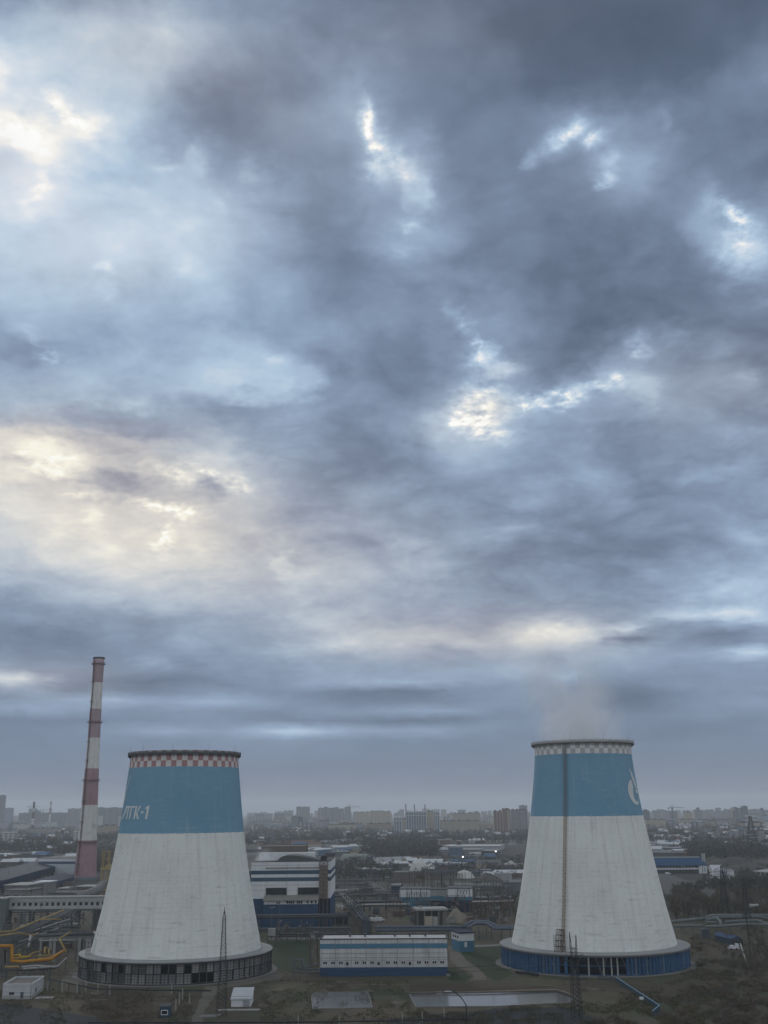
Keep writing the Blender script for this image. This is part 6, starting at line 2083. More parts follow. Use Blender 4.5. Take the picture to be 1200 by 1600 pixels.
DR = mat('sooty_red', (.09, .055, .055), .9)
WB_ = mat('band_white', (.40, .40, .40), .9)
stack('distant red and white banded chimney before the dark slab, left of two', 50, 1300, 1253, 4.4, [WB_, DR, WB_, WB_, DR, DR, WB_, DR, DR])
stack('distant red and white banded chimney, right of two', 77, 1292, 1252.5, 4.6, [DR, WB_, WB_, WB_, DR, DR, WB_, DR])
for px, tp in ((634.5, 1256), (648, 1257), (664.5, 1257)):
    stack('thin far chimney with a red tip above the white framed tower block', px, 1287, tp, 3.2, [mat('far_grey', (.12, .12, .13), .9)] * 6 + [DR] * 2, 'thin chimneys behind the white framed block')
stack('thin pale chimney on the left below the dark slab', 91.5, 1294, 1284, 2.4, [LGREY, WB_])
def crane(label, px, pyb, pyt, jib):
    b_ = G(px, pyb)
    h_ = top_z(px, pyt, b_.y)
    t_ = thing('tower_crane', label, 'crane', b_, R(20))
    lattice(b_, h_, 5, 5, 12, 1.2).build('mast', MESHGREY, t_)
    mb_ = MB()
    mb_.bar((-jib * .35, 0, h_ - 3), (jib, 0, h_ - 3), 2.2)
    mb_.bar((0, 0, h_ - 3), (0, 0, h_ + 9), 1.4)
    mb_.bar((0, 0, h_ + 9), (jib * .7, 0, h_ - 2), .8)
    mb_.bar((0, 0, h_ + 9), (-jib * .3, 0, h_ - 2), .8)
    mb_.box(-jib * .36, -jib * .26, -2, 2, h_ - 8, h_ - 3)
    mb_.build('jib', MESHGREY, t_)


crane('far tower crane above the dark slab on the left skyline', 46, 1286, 1260, 60)
crane('far tower crane at the right of the dark slab by the second chimney', 66, 1285, 1265, 60)
crane('far tower crane on the skyline between the towers left of the beige pair', 546, 1284, 1260, 60)
crane('far tower crane on the skyline right of the right cooling tower', 1052, 1283, 1261, 60)

# ================================================================ middle ground: works, sheds, tents
def shed(label, px0, px1, pyb, pyt, depth, wm, rm, kind='flat', group=None, name='shed', cat='shed'):
    A, B = G(px0, pyb), G(px1, pyb)
    t_, w_ = along(name, label, cat, A, B, group)
    h_ = max(2.2, top_z((px0 + px1) / 2, pyt, A.y))
    if kind == 'gable':
        MB().box(0, w_, 0, depth, 0, h_ * .7).build('wall', wm, t_)
        MB().extr([(-.5, h_ * .68), (depth / 2, h_ * 1.08), (depth + .5, h_ * .68)], -.5, w_ + .5).build('roof', rm, t_)
    elif kind == 'end':
        MB().add([(0, 0, 0), (w_, 0, 0), (w_, 0, h_ * .62), (w_ / 2, 0, h_), (0, 0, h_ * .62), (0, depth, 0), (w_, depth, 0), (w_, depth, h_ * .62), (w_ / 2, depth, h_), (0, depth, h_ * .62)],
                 [(0, 1, 2, 3, 4), (9, 8, 7, 6, 5), (1, 6, 7, 2), (5, 0, 4, 9)]).build('wall', wm, t_)
        MB().add([(-.5, -.5, h_ * .60), (w_ / 2, -.5, h_ * 1.03), (w_ + .5, -.5, h_ * .60), (-.5, depth, h_ * .60), (w_ / 2, depth, h_ * 1.03), (w_ + .5, depth, h_ * .60)], [(0, 1, 4, 3), (1, 2, 5, 4), (0, 3, 5, 2)]).build('roof', rm, t_)
    elif kind == 'arch':
        pr_ = [(depth / 2 - depth / 2 * math.cos(math.pi * i / 12), h_ * math.sin(math.pi * i / 12)) for i in range(13)]
        MB().extr(pr_, 0, w_).build('roof', rm, t_)
    else:
        MB().box(0, w_, 0, depth, 0, h_).build('wall', wm, t_)
        MB().box(-.5, w_ + .5, -.5, depth + .5, h_, h_ + .7).build('roof', rm, t_)
    return t_, w_, h_


GW2 = mat('dim_white_wall', (.26, .265, .27), .85, .2, .1, streak=.2)
BW2 = mat('dim_blue_panel', (.075, .115, .165), .8, .2, .1)
shed('wide white works hall with twin stacks in the middle distance', 693, 780, 1329, 1322, 60, GW2, ROOFS[3], name='works_hall', cat='works')
t = shed('pale works front with blue panels below the twin stack hall', 684, 750, 1338, 1328, 40, F_GREY, ROOFS[2], name='works_hall', cat='works')[0]
shed('blue grey cube before the twin stack hall', 701, 720, 1339, 1325, 24, BW2, ROOFS[1], name='works_hall', cat='works')
shed('long thin white annex left of the twin stack hall', 665, 694, 1331, 1326, 26, GW2, ROOFS[3], name='works_hall', cat='works')
shed('white low store right under the twin stack hall', 733, 749, 1340, 1334, 20, GW2, ROOFS[3], name='works_hall', cat='works')
shed('long dark roofed shed right of the twin stack hall', 749, 776, 1337, 1330, 40, mat('dim_wall', (.075, .07, .065)), ROOFS[2], name='works_hall', cat='works')
for px in (716, 719):
    stack('short white stack on the works hall', px, 1330, 1314.5, 2.2, [WB_, WB_, DR], 'twin stacks of the works hall')
# arched and gabled sheds
shed('long grey arched greenhouse shed right of the banded hall', 531, 570, 1346, 1335, 46, GREY, mat('greenhouse_skin', (.135, .15, .14), .6, .2, .05), 'arch', name='arched_shed')
shed('beige gabled house in the woods below the beige pair', 554, 566, 1317, 1307, 26, BEIGE, ROOFS[4], 'end', name='house', cat='house')
shed('low beige annex left of the beige gabled house', 545, 554, 1315, 1312, 16, BEIGE, ROOFS[1])
shed('pale concrete slab tower in the woods left of the beige gabled house', 536, 541.5, 1315, 1300, 10, LGREY, LGREY, name='water_tower', cat='tower')
shed('dark companion block right of the pale slab tower', 541.8, 545, 1315, 1302, 10, DGREY, ROOF)
shed('blue roofed store among trees right of the banded hall', 565, 588, 1373, 1362, 18, GW2, NAVY, 'gable')
shed('pale store between the tents and the arched shed', 604, 622, 1353, 1346, 26, GW2, ROOFS[3], 'gable')
shed('pinkish hall with a dark door below the white tents', 614, 645, 1378, 1364, 22, mat('pinkish_hall', (.115, .098, .09), .9, .2, .1), ROOFS[1])
shed('dark blue warehouse left of the white over blue switch hall', 612, 625, 1403, 1385, 24, mat('navy_panel', (.028, .042, .075), .7), ROOFS[1])
shed('grey works hall seen between the switch hall and the right cooling tower', 787, 816, 1398, 1380, 30, mat('grey_panel', (.12, .125, .13), .8, .2, .1, streak=.2), ROOFS[1])
shed('long low roof behind the switchyard left of the right cooling tower', 694, 786, 1391, 1384, 26, mat('dim_wall', (.075, .07, .065)), ROOFS[1])
shed('low pale garages row behind the switchyard', 745, 800, 1412, 1404, 12, mat('dun_wall', (.085, .08, .07), .9, .3, .2), ROOFS[1])
# white canvas heaps
def tent(label, px, py, rx, h, seed, group=None):
    c = G(px, py)
    rnd_ = random.Random(seed)
    mb_ = MB()
    n_ = 9
    ring = [(rx * math.cos(2 * math.pi * i / n_) * rnd_.uniform(.8, 1.15), rx * .9 * math.sin(2 * math.pi * i / n_) * rnd_.uniform(.8, 1.1), 0) for i in range(n_)]
    mid_ = [(x * .62 + rnd_.uniform(-1, 1), y * .62, h * rnd_.uniform(.5, .78)) for x, y, _ in ring]
    mb_.add(ring + mid_ + [(rnd_.uniform(-2, 2), 0, h)], [(i, (i + 1) % n_, n_ + (i + 1) % n_, n_ + i) for i in range(n_)] + [(n_ + i, n_ + (i + 1) % n_, 2 * n_) for i in range(n_)])
    return tag(mb_.build('white_tent', mat('white_canvas', (.40, .395, .375), .9, .15, .15), None, c), label, 'tent', group)


tent('largest white canvas covered heap in the middle distance', 656, 1361, 11, 13, 1)
tent('small white canvas heap right of the largest one', 672, 1358, 5, 6, 2)
tent('white canvas heap left of the largest, by the pale store', 602, 1361, 7, 8, 3)
tent('low long white canvas heap below the largest one', 672, 1365, 6, 6, 4)
tent('white canvas heap on the rubble nearer the right cooling tower', 727, 1372, 9, 7, 5)
tent('white canvas heap beside the pale store', 634, 1353, 8, 4, 6)
tent('low white canvas heap by the long path', 718, 1349, 7, 4, 7)
mound('rubble_heap', 'grey rubble heap behind the switchyard', 763, 1376, 13, 20, 6, SP, 31)
mound('rubble_heap', 'pale rubble heap at the left edge of the right cooling tower', 797, 1357, 9, 20, 7, LGREY, 32)
sheet('road', [(670, 1339), (684, 1340), (736, 1351), (730, 1352), (700, 1347)], DIRT, .05)
sheet('road', [(600, 1312), (826, 1313.5), (826, 1315), (600, 1313.5)], LGREY, .05)
sheet('road', [(512, 1382), (600, 1379), (600, 1381), (512, 1385)], DIRT, .05)
sheet('road', [(512, 1370), (548, 1367), (548, 1370), (512, 1373)], DIRT, .05)
# lit yard lamps
EM = bpy.data.materials.new('lit_lamp')
EM.use_nodes = True
k = NT(EM.node_tree)
e = k.n('ShaderNodeEmission')
e.inputs[0].default_value = (1, .96, .86, 1)
e.inputs[1].default_value = 5
k.l(e.outputs[0], k.n('ShaderNodeOutputMaterial').inputs[0])
for i, (px, pyb, py) in enumerate(((723.5, 1350, 1339.5), (775, 1342, 1331), (1189, 1427, 1421))):
    b_ = G(px, pyb)
    t = thing('yard_lamp', ('lit yard lamp below the twin stack works hall', 'lit yard lamp at the right end of the twin stack works hall', 'unlit yard lamp by the pipe arch at the right edge')[i], 'street lamp', b_)
    h_ = top_z(px, py, b_.y)
    MB().tube([(0, 0, 0), (0, 0, h_)], .25, 8).build('pole', GREY, t)
    MB().lathe([(h_ - .1, .05), (h_, .75), (h_ + .8, .75), (h_ + 1.0, .05)], 12).build('lamp_head', EM if i < 2 else LGREY, t)

# roofs and sheds scattered through the middle distance
def scatter(label, group, n, box, seed, white=.25, hr=(3, 7), house=False):
    rnd_ = random.Random(seed)
    x0, x1, y0, y1 = box
    for i in range(n):
        px, py = rnd_.uniform(x0, x1), rnd_.uniform(y0, y1)
        g = G(px, py)
        w_, d_, h_ = (rnd_.uniform(9, 20), rnd_.uniform(9, 14), rnd_.uniform(*hr)) if house else (rnd_.uniform(8, 34), rnd_.uniform(8, 22), rnd_.uniform(*hr))
        mb_ = MB()
        mb_.box(-w_ / 2, w_ / 2, 0, d_, 0, h_, 0)
        if house or rnd_.random() < .5:
            mb_.extr([(-.5, h_), (d_ / 2, h_ + d_ * (.34 if house else .18)), (d_ + .5, h_)], -w_ / 2 - .5, w_ / 2 + .5, 1)
        else:
            mb_.box(-w_ / 2 - .4, w_ / 2 + .4, -.4, d_ + .4, h_, h_ + .6, 1)
            mb_.box(-w_ / 4, -w_ / 4 + 2, d_ * .3, d_ * .5, h_ + .6, h_ + 1.8, 1)
        rm = ROOFS[3] if rnd_.random() < white else rnd_.choice(ROOFS)
        if house:
            mb_.box(w_ * .2, w_ * .2 + 1, d_ * .4, d_ * .4 + 1, h_, h_ + d_ * .34 + 1.2, 0)
        o = mb_.build('small_house' if house else 'low_shed', [rnd_.choice((GW2, BROWN, mat('dim_wall', (.075, .07, .065)), BEIGE, GREY, CONC)), rm], None, g, rnd_.uniform(-.35, .35))
        tag(o, label, 'house' if house else 'shed', group)


scatter('low distant shed among trees left of the striped chimney', 'sheds left of the chimney', 34, (-5, 122, 1308, 1348), 41, .2)
scatter('low distant shed in the works area right of the banded hall', 'sheds right of the banded hall', 36, (395, 565, 1318, 1338), 42, .3)
scatter('low distant shed in the middle ground between the two towers', 'sheds between the towers', 40, (560, 815, 1342, 1376), 43, .22, (2.5, 5))
scatter('low distant shed in the dense yards right of the right cooling tower', 'sheds right of the right tower', 46, (1012, 1090, 1308, 1338), 44, .32)
scatter('low distant shed below the right skyline', 'sheds at the right edge', 26, (1085, 1204, 1303, 1325), 45, .3)
scatter('low distant roof in the far woods between the towers', 'roofs in the far woods', 26, (600, 826, 1306, 1322), 46, .3)
scatter('low distant roof in the far woods left of centre', 'roofs in the far left woods', 22, (388, 600, 1294, 1312), 47, .3)
scatter('low shed behind the gallery at the left', 'sheds behind the coal halls', 12, (0, 60, 1340, 1356), 48, .3)
for i, (px0, px1, pyb, pyt, rm) in enumerate(((470, 486, 1333, 1327, ROOFS[3]), (488, 512, 1333.5, 1326, ROOFS[3]), (497, 533, 1337, 1329, ROOFS[5]), (520, 545, 1331, 1325.5, ROOFS[2]), (551, 566, 1329, 1322.5, ROOFS[3]), (508, 519, 1345, 1334, ROOF))):
    shed(('white roofed hall row end right of the banded hall roof', 'second white roofed hall of the row right of the banded hall', 'blue grey long roof in front of the white roofed halls', 'pale roof behind the blue grey long roof', 'white roofed hall above the arched shed', 'black box like tower at the banded hall roof corner')[i], px0, px1, pyb, pyt, 40 if i < 5 else 14, (BW2, BW2, BW2, GREY, GW2, DGREY)[i], rm, 'gable' if i in (1, 3) else 'flat')
shed('red brown works block behind the blue roofed warehouse', 1072, 1083, 1341, 1329, 26, BROWN, ROOFS[4], name='works_hall', cat='works')
shed('long grey double roof behind the blue roofed warehouse', 1014, 1072, 1340, 1333, 40, GREY, ROOFS[1], name='works_hall', cat='works')
shed('upper long grey roof of the yards right of the right cooling tower', 1016, 1064, 1331, 1325, 36, GREY, ROOFS[2], name='works_hall', cat='works')

# ================================================================ trees and scrub
def twigs(mb, c, rx, rz, n, ln, wd, rnd_, mi=0, up=.5):
    """a loose ball of thin twigs, denser in clumps"""
    cl = [Vector((rnd_.gauss(0, .42) * rx, rnd_.gauss(0, .42) * rx, rnd_.uniform(-.75, .9) * rz)) for _ in range(max(4, n // 45))]
    for i in range(n):
        k_ = cl[i % len(cl)]
        p = c + k_ + Vector((rnd_.gauss(0, .25) * rx, rnd_.gauss(0, .25) * rx, rnd_.gauss(0, .22) * rz))
        d = (p - c + Vector((rnd_.gauss(0, .6) * rx, rnd_.gauss(0, .6) * rx, up * rz + rnd_.gauss(0, .4) * rz))).normalized()
        l_ = ln * rnd_.uniform(.6, 1.4)
        s_ = d.cross(Vector((rnd_.uniform(-1, 1), rnd_.uniform(-1, 1), rnd_.uniform(-1, 1)))).normalized() * wd * rnd_.uniform(.6, 1.4)
        a, b = p - d * l_ * .5, p + d * l_ * .5
        mb.add([a - s_, a + s_, b + s_ * .2, b - s_ * .2], [(0, 1, 2, 3)], mi)


def make_tree(h, r, seed, tm, n=420):
    rnd_ = random.Random(seed)
    t_ = thing('bare_tree', 'bare tree', 'tree')
    tr = MB()
    top = Vector((rnd_.uniform(-.5, .5), rnd_.uniform(-.5, .5), h * .8))
    tr.tube([(0, 0, 0), top * .4, top], [h * .022, h * .016, h * .006], 6)
    for i in range(8):
        q = top * rnd_.uniform(.25, .85)
        a = rnd_.uniform(0, 6.28)
        e = q + Vector((math.cos(a) * r * rnd_.uniform(.5, .9), math.sin(a) * r * rnd_.uniform(.5, .9), h * rnd_.uniform(.15, .35)))
        tr.tube([q, (q + e) / 2 + Vector((0, 0, h * .02)), e], [h * .010, h * .007, h * .003], 5)
    tr.build('trunk', BARK, t_)
    cr = MB()
    twigs(cr, Vector((0, 0, h * .64)), r, h * .34, n, h * .16, h * .0062, rnd_)
    cr.build('crown', tm, t_)
    return t_


protos = [make_tree(9.5, 3.2, 1, TWIG), make_tree(8, 3.0, 2, TWIG2), make_tree(11, 3.4, 3, TWIG), make_tree(7, 2.8, 4, TWIG3), make_tree(10, 2.4, 5, TWIG2), make_tree(8.5, 3.6, 6, TWIG3)]
used = [False] * len(protos)
rnd = random.Random(77)


def plant(px, py, lab, grp, k0=None, sc=1.0):
    i = rnd.randrange(len(protos)) if k0 is None else k0
    o = protos[i] if not used[i] else copy_tree(protos[i])
    used[i] = True
    o.location = G(px, py)
    o.rotation_euler = (0, 0, rnd.uniform(0, 6.28))
    s_ = sc * rnd.uniform(.75, 1.25)
    o.scale = (s_, s_, s_ * rnd.uniform(.9, 1.15))
    tag(o, lab, 'tree', grp)


for i in range(120):
    px = rnd.uniform(1052, 1204)
    plant(px, rnd.uniform(1404 + max(0, 1100 - px) * .15, 1441), 'bare brown tree in the thicket behind the heating pipes at the right', 'thicket behind the heating pipes')
for px, py in ((1040, 1437), (1034, 1428), (1046, 1420), (1030, 1412), (1050, 1430), (1058, 1412), (1026, 1400)):
    plant(px, py, 'bare tree close by the right flank of the right cooling tower', 'trees by the right cooling tower')
for i in range(34):
    plant(rnd.uniform(1128, 1204), rnd.uniform(1462, 1530), 'bare scrub tree among the bushes at the lower right edge', 'scrub trees at the lower right', sc=.55)
for i in range(16):
    plant(rnd.uniform(742, 802), rnd.uniform(1412, 1446), 'bare tree among the gantries left of the right cooling tower', 'trees among the gantries', sc=.6)
for px, py in ((520, 1382), (530, 1378), (545, 1377), (556, 1376), (600, 1377), (586, 1380), (538, 1366), (550, 1362)):
    plant(px, py, 'bare tree on the rough ground right of the banded hall', 'trees right of the banded hall', sc=.9)
for px, py in ((10, 1452), (24, 1448), (6, 1446), (36, 1440)):
    plant(px, py, 'bare tree under the transfer tower at the left edge', 'trees under the transfer tower', sc=.6)


def make_bush(h, r, seed, tm):
    rnd_ = random.Random(seed)
    mb = MB()
    twigs(mb, Vector((0, 0, h * .45)), r, h * .45, 170, h * .42, h * .014, rnd_, up=.9)
    for i in range(7):
        a = rnd_.uniform(0, 6.28)
        mb.bar((0, 0, 0), (math.cos(a) * r * .6, math.sin(a) * r * .6, h * .8), h * .018)
    return mb.build('bare_bush', tm)


bushes = [make_bush(2.2, 1.5, 1, TWIG2), make_bush(1.7, 1.7, 2, TWIG3), make_bush(2.8, 1.6, 3, TWIG), make_bush(1.3, 1.5, 4, mat('dry_straw', (.085, .066, .042), .95, .3, .5))]
bu = [False] * 4
for i in range(210):
    if i < 150:
        px, py = rnd.uniform(1010, 1204), rnd.uniform(1500, 1606)
        if py < 1500 + (1090 - px) * .9 or (px < 1062 and py < 1590):
            px, py = rnd.uniform(1075, 1204), rnd.uniform(1535, 1606)
        lab, grp = 'low bare bush in the rough scrub at the lower right corner', 'bushes at the lower right'
    elif i < 180:
        px, py = rnd.uniform(1075, 1150), rnd.uniform(1462, 1512)
        lab, grp = 'low bare bush on the slope right of the right cooling tower', 'bushes on the right slope'
    elif i < 198:
        px, py = rnd.gauss(172, 20), rnd.uniform(1566, 1598)
        lab, grp = 'low bare bush in the brown patch below the left cooling tower', 'bushes below the left tower'
    else:
        px, py = rnd.uniform(905, 1000), rnd.uniform(1590, 1606)
        lab, grp = 'low bare bush at the bottom edge right of the pylon', 'bushes at the bottom edge'
    j = rnd.randrange(4)
    o = bushes[j] if not bu[j] else bushes[j].copy()
    if bu[j]:
        col.objects.link(o)
    bu[j] = True
    o.location = G(px, py)
    o.rotation_euler = (0, 0, rnd.uniform(0, 6.28))
    s_ = rnd.uniform(.7, 1.3)
    o.scale = (s_ * 1.2, s_ * 1.2, s_ * .9)
    tag(o, lab, 'bush', grp)


# far woods: masses nobody could count
def wood(name, quad, n, h, tm, seed, shards=26):
    """trees scattered over the ground seen inside a four-cornered patch of the photo"""
    rnd_ = random.Random(seed)
    mb = MB()
    o_ = G(*quad[0])
    for i in range(n):
        u, v = rnd_.random(), rnd_.random()
        px = (quad[0][0] * (1 - u) + quad[1][0] * u) * (1 - v) + (quad[3][0] * (1 - u) + quad[2][0] * u) * v
        py = (quad[0][1] * (1 - u) + quad[1][1] * u) * (1 - v) + (quad[3][1] * (1 - u) + quad[2][1] * u) * v
        g = G(px, py) - o_
        hh = h * rnd_.uniform(.6, 1.25)
        r_ = hh * rnd_.uniform(.28, .45)
        mi = rnd_.randrange(len(tm))
        cl = [Vector((rnd_.gauss(0, .45) * r_, rnd_.gauss(0, .45) * r_, hh * rnd_.uniform(.3, .98))) for _ in range(5)]
        for j in range(shards):
            p = g + cl[j % 5] + Vector((rnd_.gauss(0, .22) * r_, rnd_.gauss(0, .22) * r_, rnd_.gauss(0, .09) * hh))
            if p.z < .2:
                p.z = .2
            d = Vector((rnd_.gauss(0, .6), rnd_.gauss(0, .6), 1)).normalized() * hh * rnd_.uniform(.07, .16)
            s_ = d.cross(Vector((rnd_.uniform(-1, 1), rnd_.uniform(-1, 1), .2))).normalized() * hh * rnd_.uniform(.025, .06)
            mb.add([p - d - s_, p - d + s_, p + d + s_ * .3], [(0, 1, 2)], mi)
    return tag(mb.build(name, tm, None, o_), kind='stuff')


W1 = [mat('far_wood_dark', (.044, .046, .044), .95, .2, .02), mat('far_wood_brown', (.068, .058, .048), .95, .2, .02), mat('far_wood_grey', (.062, .060, .057), .95, .2, .02), mat('far_wood_green', (.030, .038, .029), .95, .2, .02)]
for i, (quad, n, h) in enumerate((
        ([(-10, 1338), (124, 1336), (124, 1304), (-10, 1306)], 900, 12),
        ([(148, 1318), (190, 1318), (195, 1300), (150, 1300)], 220, 12),
        ([(150, 1372), (178, 1352), (186, 1316), (150, 1316)], 240, 9),
        ([(384, 1324), (540, 1318), (540, 1298), (384, 1298)], 900, 12),
        ([(490, 1322), (700, 1318), (700, 1301), (490, 1301)], 1000, 12),
        ([(566, 1345), (690, 1342), (680, 1314), (566, 1316)], 1000, 11),
        ([(512, 1380), (640, 1378), (610, 1348), (524, 1350)], 420, 7),
        ([(690, 1318), (832, 1320), (832, 1302), (690, 1302)], 600, 11),
        ([(640, 1372), (820, 1374), (826, 1344), (680, 1340)], 420, 6),
        ([(1004, 1322), (1206, 1314), (1206, 1290), (1004, 1294)], 900, 12),
        ([(1080, 1346), (1206, 1344), (1206, 1316), (1060, 1320)], 900, 11),
        ([(1046, 1404), (1206, 1396), (1206, 1382), (1120, 1390)], 420, 8),
        ([(1108, 1374), (1206, 1376), (1206, 1346), (1106, 1346)], 220, 6),
        ([(740, 1436), (806, 1436), (812, 1400), (742, 1402)], 110, 5),
        ([(384, 1300), (830, 1300), (830, 1288), (384, 1288)], 500, 13),
        ([(-10, 1306), (200, 1304), (200, 1290), (-10, 1292)], 400, 12),
        ([(1004, 1294), (1206, 1292), (1206, 1284), (1004, 1286)], 500, 15))):
    wood('far_wood', quad, n, h, W1, 100 + i)

# dry grass over the near rough ground
def tufts(name, quads, n, tm, seed):
    rnd_ = random.Random(seed)
    mb = MB()
    for i in range(n):
        quad = quads[i % len(quads)]
        u, v = rnd_.random(), rnd_.random()
        px = (quad[0][0] * (1 - u) + quad[1][0] * u) * (1 - v) + (quad[3][0] * (1 - u) + quad[2][0] * u) * v
        py = (quad[0][1] * (1 - u) + quad[1][1] * u) * (1 - v) + (quad[3][1] * (1 - u) + quad[2][1] * u) * v
        if mnoise.noise(Vector((px * .03, py * .06, seed))) < -.05:
            continue
        g = G(px, py)
        mi = rnd_.randrange(len(tm))
        for j in range(5):
            a = rnd_.uniform(0, 6.28)
            hh = rnd_.uniform(.2, .8)
            w_ = .07
            b_ = g + Vector((rnd_.gauss(0, .4), rnd_.gauss(0, .4), 0))
            tp_ = b_ + Vector((math.cos(a) * .3, math.sin(a) * .3, hh))
            s_ = Vector((-math.sin(a), math.cos(a), 0)) * w_
            mb.add([b_ - s_, b_ + s_, tp_], [(0, 1, 2)], mi)
    return tag(mb.build(name, tm), kind='stuff')


tufts('dry_grass', [[(-5, 1604), (300, 1604), (300, 1545), (-5, 1545)], [(410, 1604), (640, 1604), (640, 1532), (410, 1532)], [(640, 1604), (940, 1604), (900, 1568), (640, 1578)],
                    [(905, 1604), (1205, 1604), (1205, 1500), (1000, 1545)], [(905, 1604), (1205, 1604), (1205, 1560), (905, 1545)], [(1060, 1540), (1205, 1540), (1205, 1455), (1078, 1460)]], 17000,
      [mat('dry_straw', (.085, .066, .042)), mat('dead_grass', (.058, .050, .030), .95, .3, .5), mat('green_grass', (.034, .044, .022), .95, .3, .5)], 5)

# ================================================================ the tangle in the yards
rnd = random.Random(99)
CAB = mat('cabinet_grey', (.17, .175, .175), .8, .2, .4)
TRF = mat('transformer_grey', (.09, .10, .105), .7, .25, .4)
DULL = mat('dull_pipe', (.085, .088, .09))


def mk_transformer():
    t_ = thing('transformer', 'x', 'transformer')
    MB().box(-1.6, 1.6, -1, 1, .4, 3.0).box(-1.8, 1.8, -1.2, 1.2, .1, .4).build('tank', TRF, t_)
    q = MB()
    for i in range(7):
        q.box(-1.5 + i * .45, -1.3 + i * .45, -1.5, -1.0, .7, 2.7)
    q.build('radiator', TRF, t_)
    for i in range(3):
        MB().tube([(-1 + i, 0, 3.0), (-1 + i, 0, 4.4)], [.24, .1], 8).build('bushing', RUST, t_)
    return t_


def mk_cabinet():
    t_ = thing('switch_cabinet', 'x', 'cabinet')
    MB().box(-1.3, 1.3, 0, 1.2, .2, 2.5).build('body', CAB, t_)
    MB().box(-1.45, 1.45, -.15, 1.35, 2.5, 2.65).build('roof', GREY, t_)
    for s in (-1, 1):
        MB().box(s * .62 - .55, s * .62 + .55, -.05, 0, .4, 2.3).build('door', LGREY, t_)
    return t_


def mk_mast():
    t_ = thing('light_mast', 'x', 'mast')
    MB().tube([(0, 0, 0), (0, 0, 15)], [.2, .1], 8).build('pole', GREY, t_)
    MB().bar((-1.1, 0, 14.6), (1.1, 0, 14.6), .16).box(-1.2, -.6, -.35, 0, 14.7, 15.2).box(.6, 1.2, -.35, 0, 14.7, 15.2).build('lamp_head', LGREY, t_)
    return t_


def mk_frame():
    t_ = thing('pipe_support', 'x', 'frame')
    q = MB()
    for dx in (-2.2, 2.2):
        q.bar((dx, 0, 0), (dx, 0, 6.5), .32)
    for z in (3.2, 4.8, 6.4):
        q.bar((-2.6, 0, z), (2.6, 0, z), .28)
    q.bar((-2.2, 0, .4), (2.2, 0, 3.2), .16)
    q.build('frame', RUST, t_)
    for x, z in ((-1.4, 3.7), (.2, 3.7), (1.2, 5.3), (-.8, 6.9)):
        MB().tube([(x, -4.5, z), (x, 4.5, z)], .34, 8).build('pipe', DULL, t_)
    return t_


def mk_container():
    t_ = thing('storage_container', 'x', 'container')
    q = MB().box(-3, 3, 0, 2.4, .1, 2.6)
    for i in range(13):
        q.box(-2.9 + i * .48, -2.75 + i * .48, -.06, 0, .2, 2.5)
    q.build('body', mat('container_rust', (.10, .07, .06), .85, .25, .4), t_)
    MB().box(3.0, 3.06, .2, 2.2, .2, 2.5).build('door', GREY, t_)
    return t_


def mk_van():
    t_ = thing('parked_van', 'x', 'van')
    MB().extr([(0, .45), (0, 2.1), (1.9, 2.1), (1.9, .45)], -2.4, 1.2).extr([(0.05, .45), (.05, 1.25), (1.85, 1.25), (1.85, .45)], 1.2, 2.5).build('body', WHITE, t_)
    MB().add([(1.21, .08, 2.05), (1.21, 1.82, 2.05), (1.9, 1.8, 1.26), (1.9, .1, 1.26)], [(0, 1, 2, 3), (3, 2, 1, 0)]).build('windscreen', GLASS, t_)
    for x in (-1.5, 1.6):
        for y in (-.02, 1.7):
            MB().tube([(x, y, .38), (x, y + .22, .38)], .38, 12).build('wheel', DGREY, t_)
    return t_


def mk_tank():
    t_ = thing('steel_tank', 'x', 'tank')
    MB().lathe([(0, 1.7), (4.2, 1.7), (4.8, .9), (4.9, .02)], 20).build('shell', TRF, t_)
    q = MB()
    for s in (-.25, .25):
        q.bar((s, -1.85, 0), (s, -1.85, 5.2), .08)
    for i in range(9):
        q.bar((-.25, -1.85, .5 * i + .3), (.25, -1.85, .5 * i + .3), .06)
    q.build('ladder', GREY, t_)
    return t_


KIT = {}


def put(kind, maker, px, py, lab, grp, rot=None, sc=1.0):
    if kind not in KIT:
        o = KIT[kind] = maker()
    else:
        o = copy_tree(KIT[kind])
    o.location = G(px, py)
    o.rotation_euler = (0, 0, rnd.uniform(-.4, .4) if rot is None else rot)
    o.scale = (sc, sc, sc)
    tag(o, lab, None, grp)


yards = [
    ((524, 626, 1384, 1442), 'in the yard right of the banded hall', [('c', 9), ('m', 6), ('f', 10), ('k', 5), ('v', 4), ('t', 3), ('x', 4)]),
    ((630, 790, 1420, 1446), 'in the switchyard behind the gatehouse', [('c', 10), ('m', 5), ('f', 4), ('x', 8), ('k', 3)]),
    ((690, 800, 1386, 1420), 'in the yard left of the right cooling tower', [('c', 6), ('m', 6), ('f', 5), ('x', 4), ('k', 5), ('t', 2)]),
    ((404, 500, 1456, 1474), 'in the strip behind the left end of the pump house', [('c', 3), ('f', 3), ('m', 2)]),
    ((0, 150, 1428, 1492), 'among the pipe racks left of the left tower', [('c', 6), ('f', 9), ('m', 4), ('t', 3), ('k', 2)]),
    ((0, 120, 1382, 1404), 'in the yard below the coal halls', [('f', 4), ('m', 3), ('k', 4), ('v', 2)]),
    ((1040, 1110, 1366, 1388), 'in the yard below the blue roofed warehouse', [('k', 6), ('v', 7), ('m', 3)]),
]
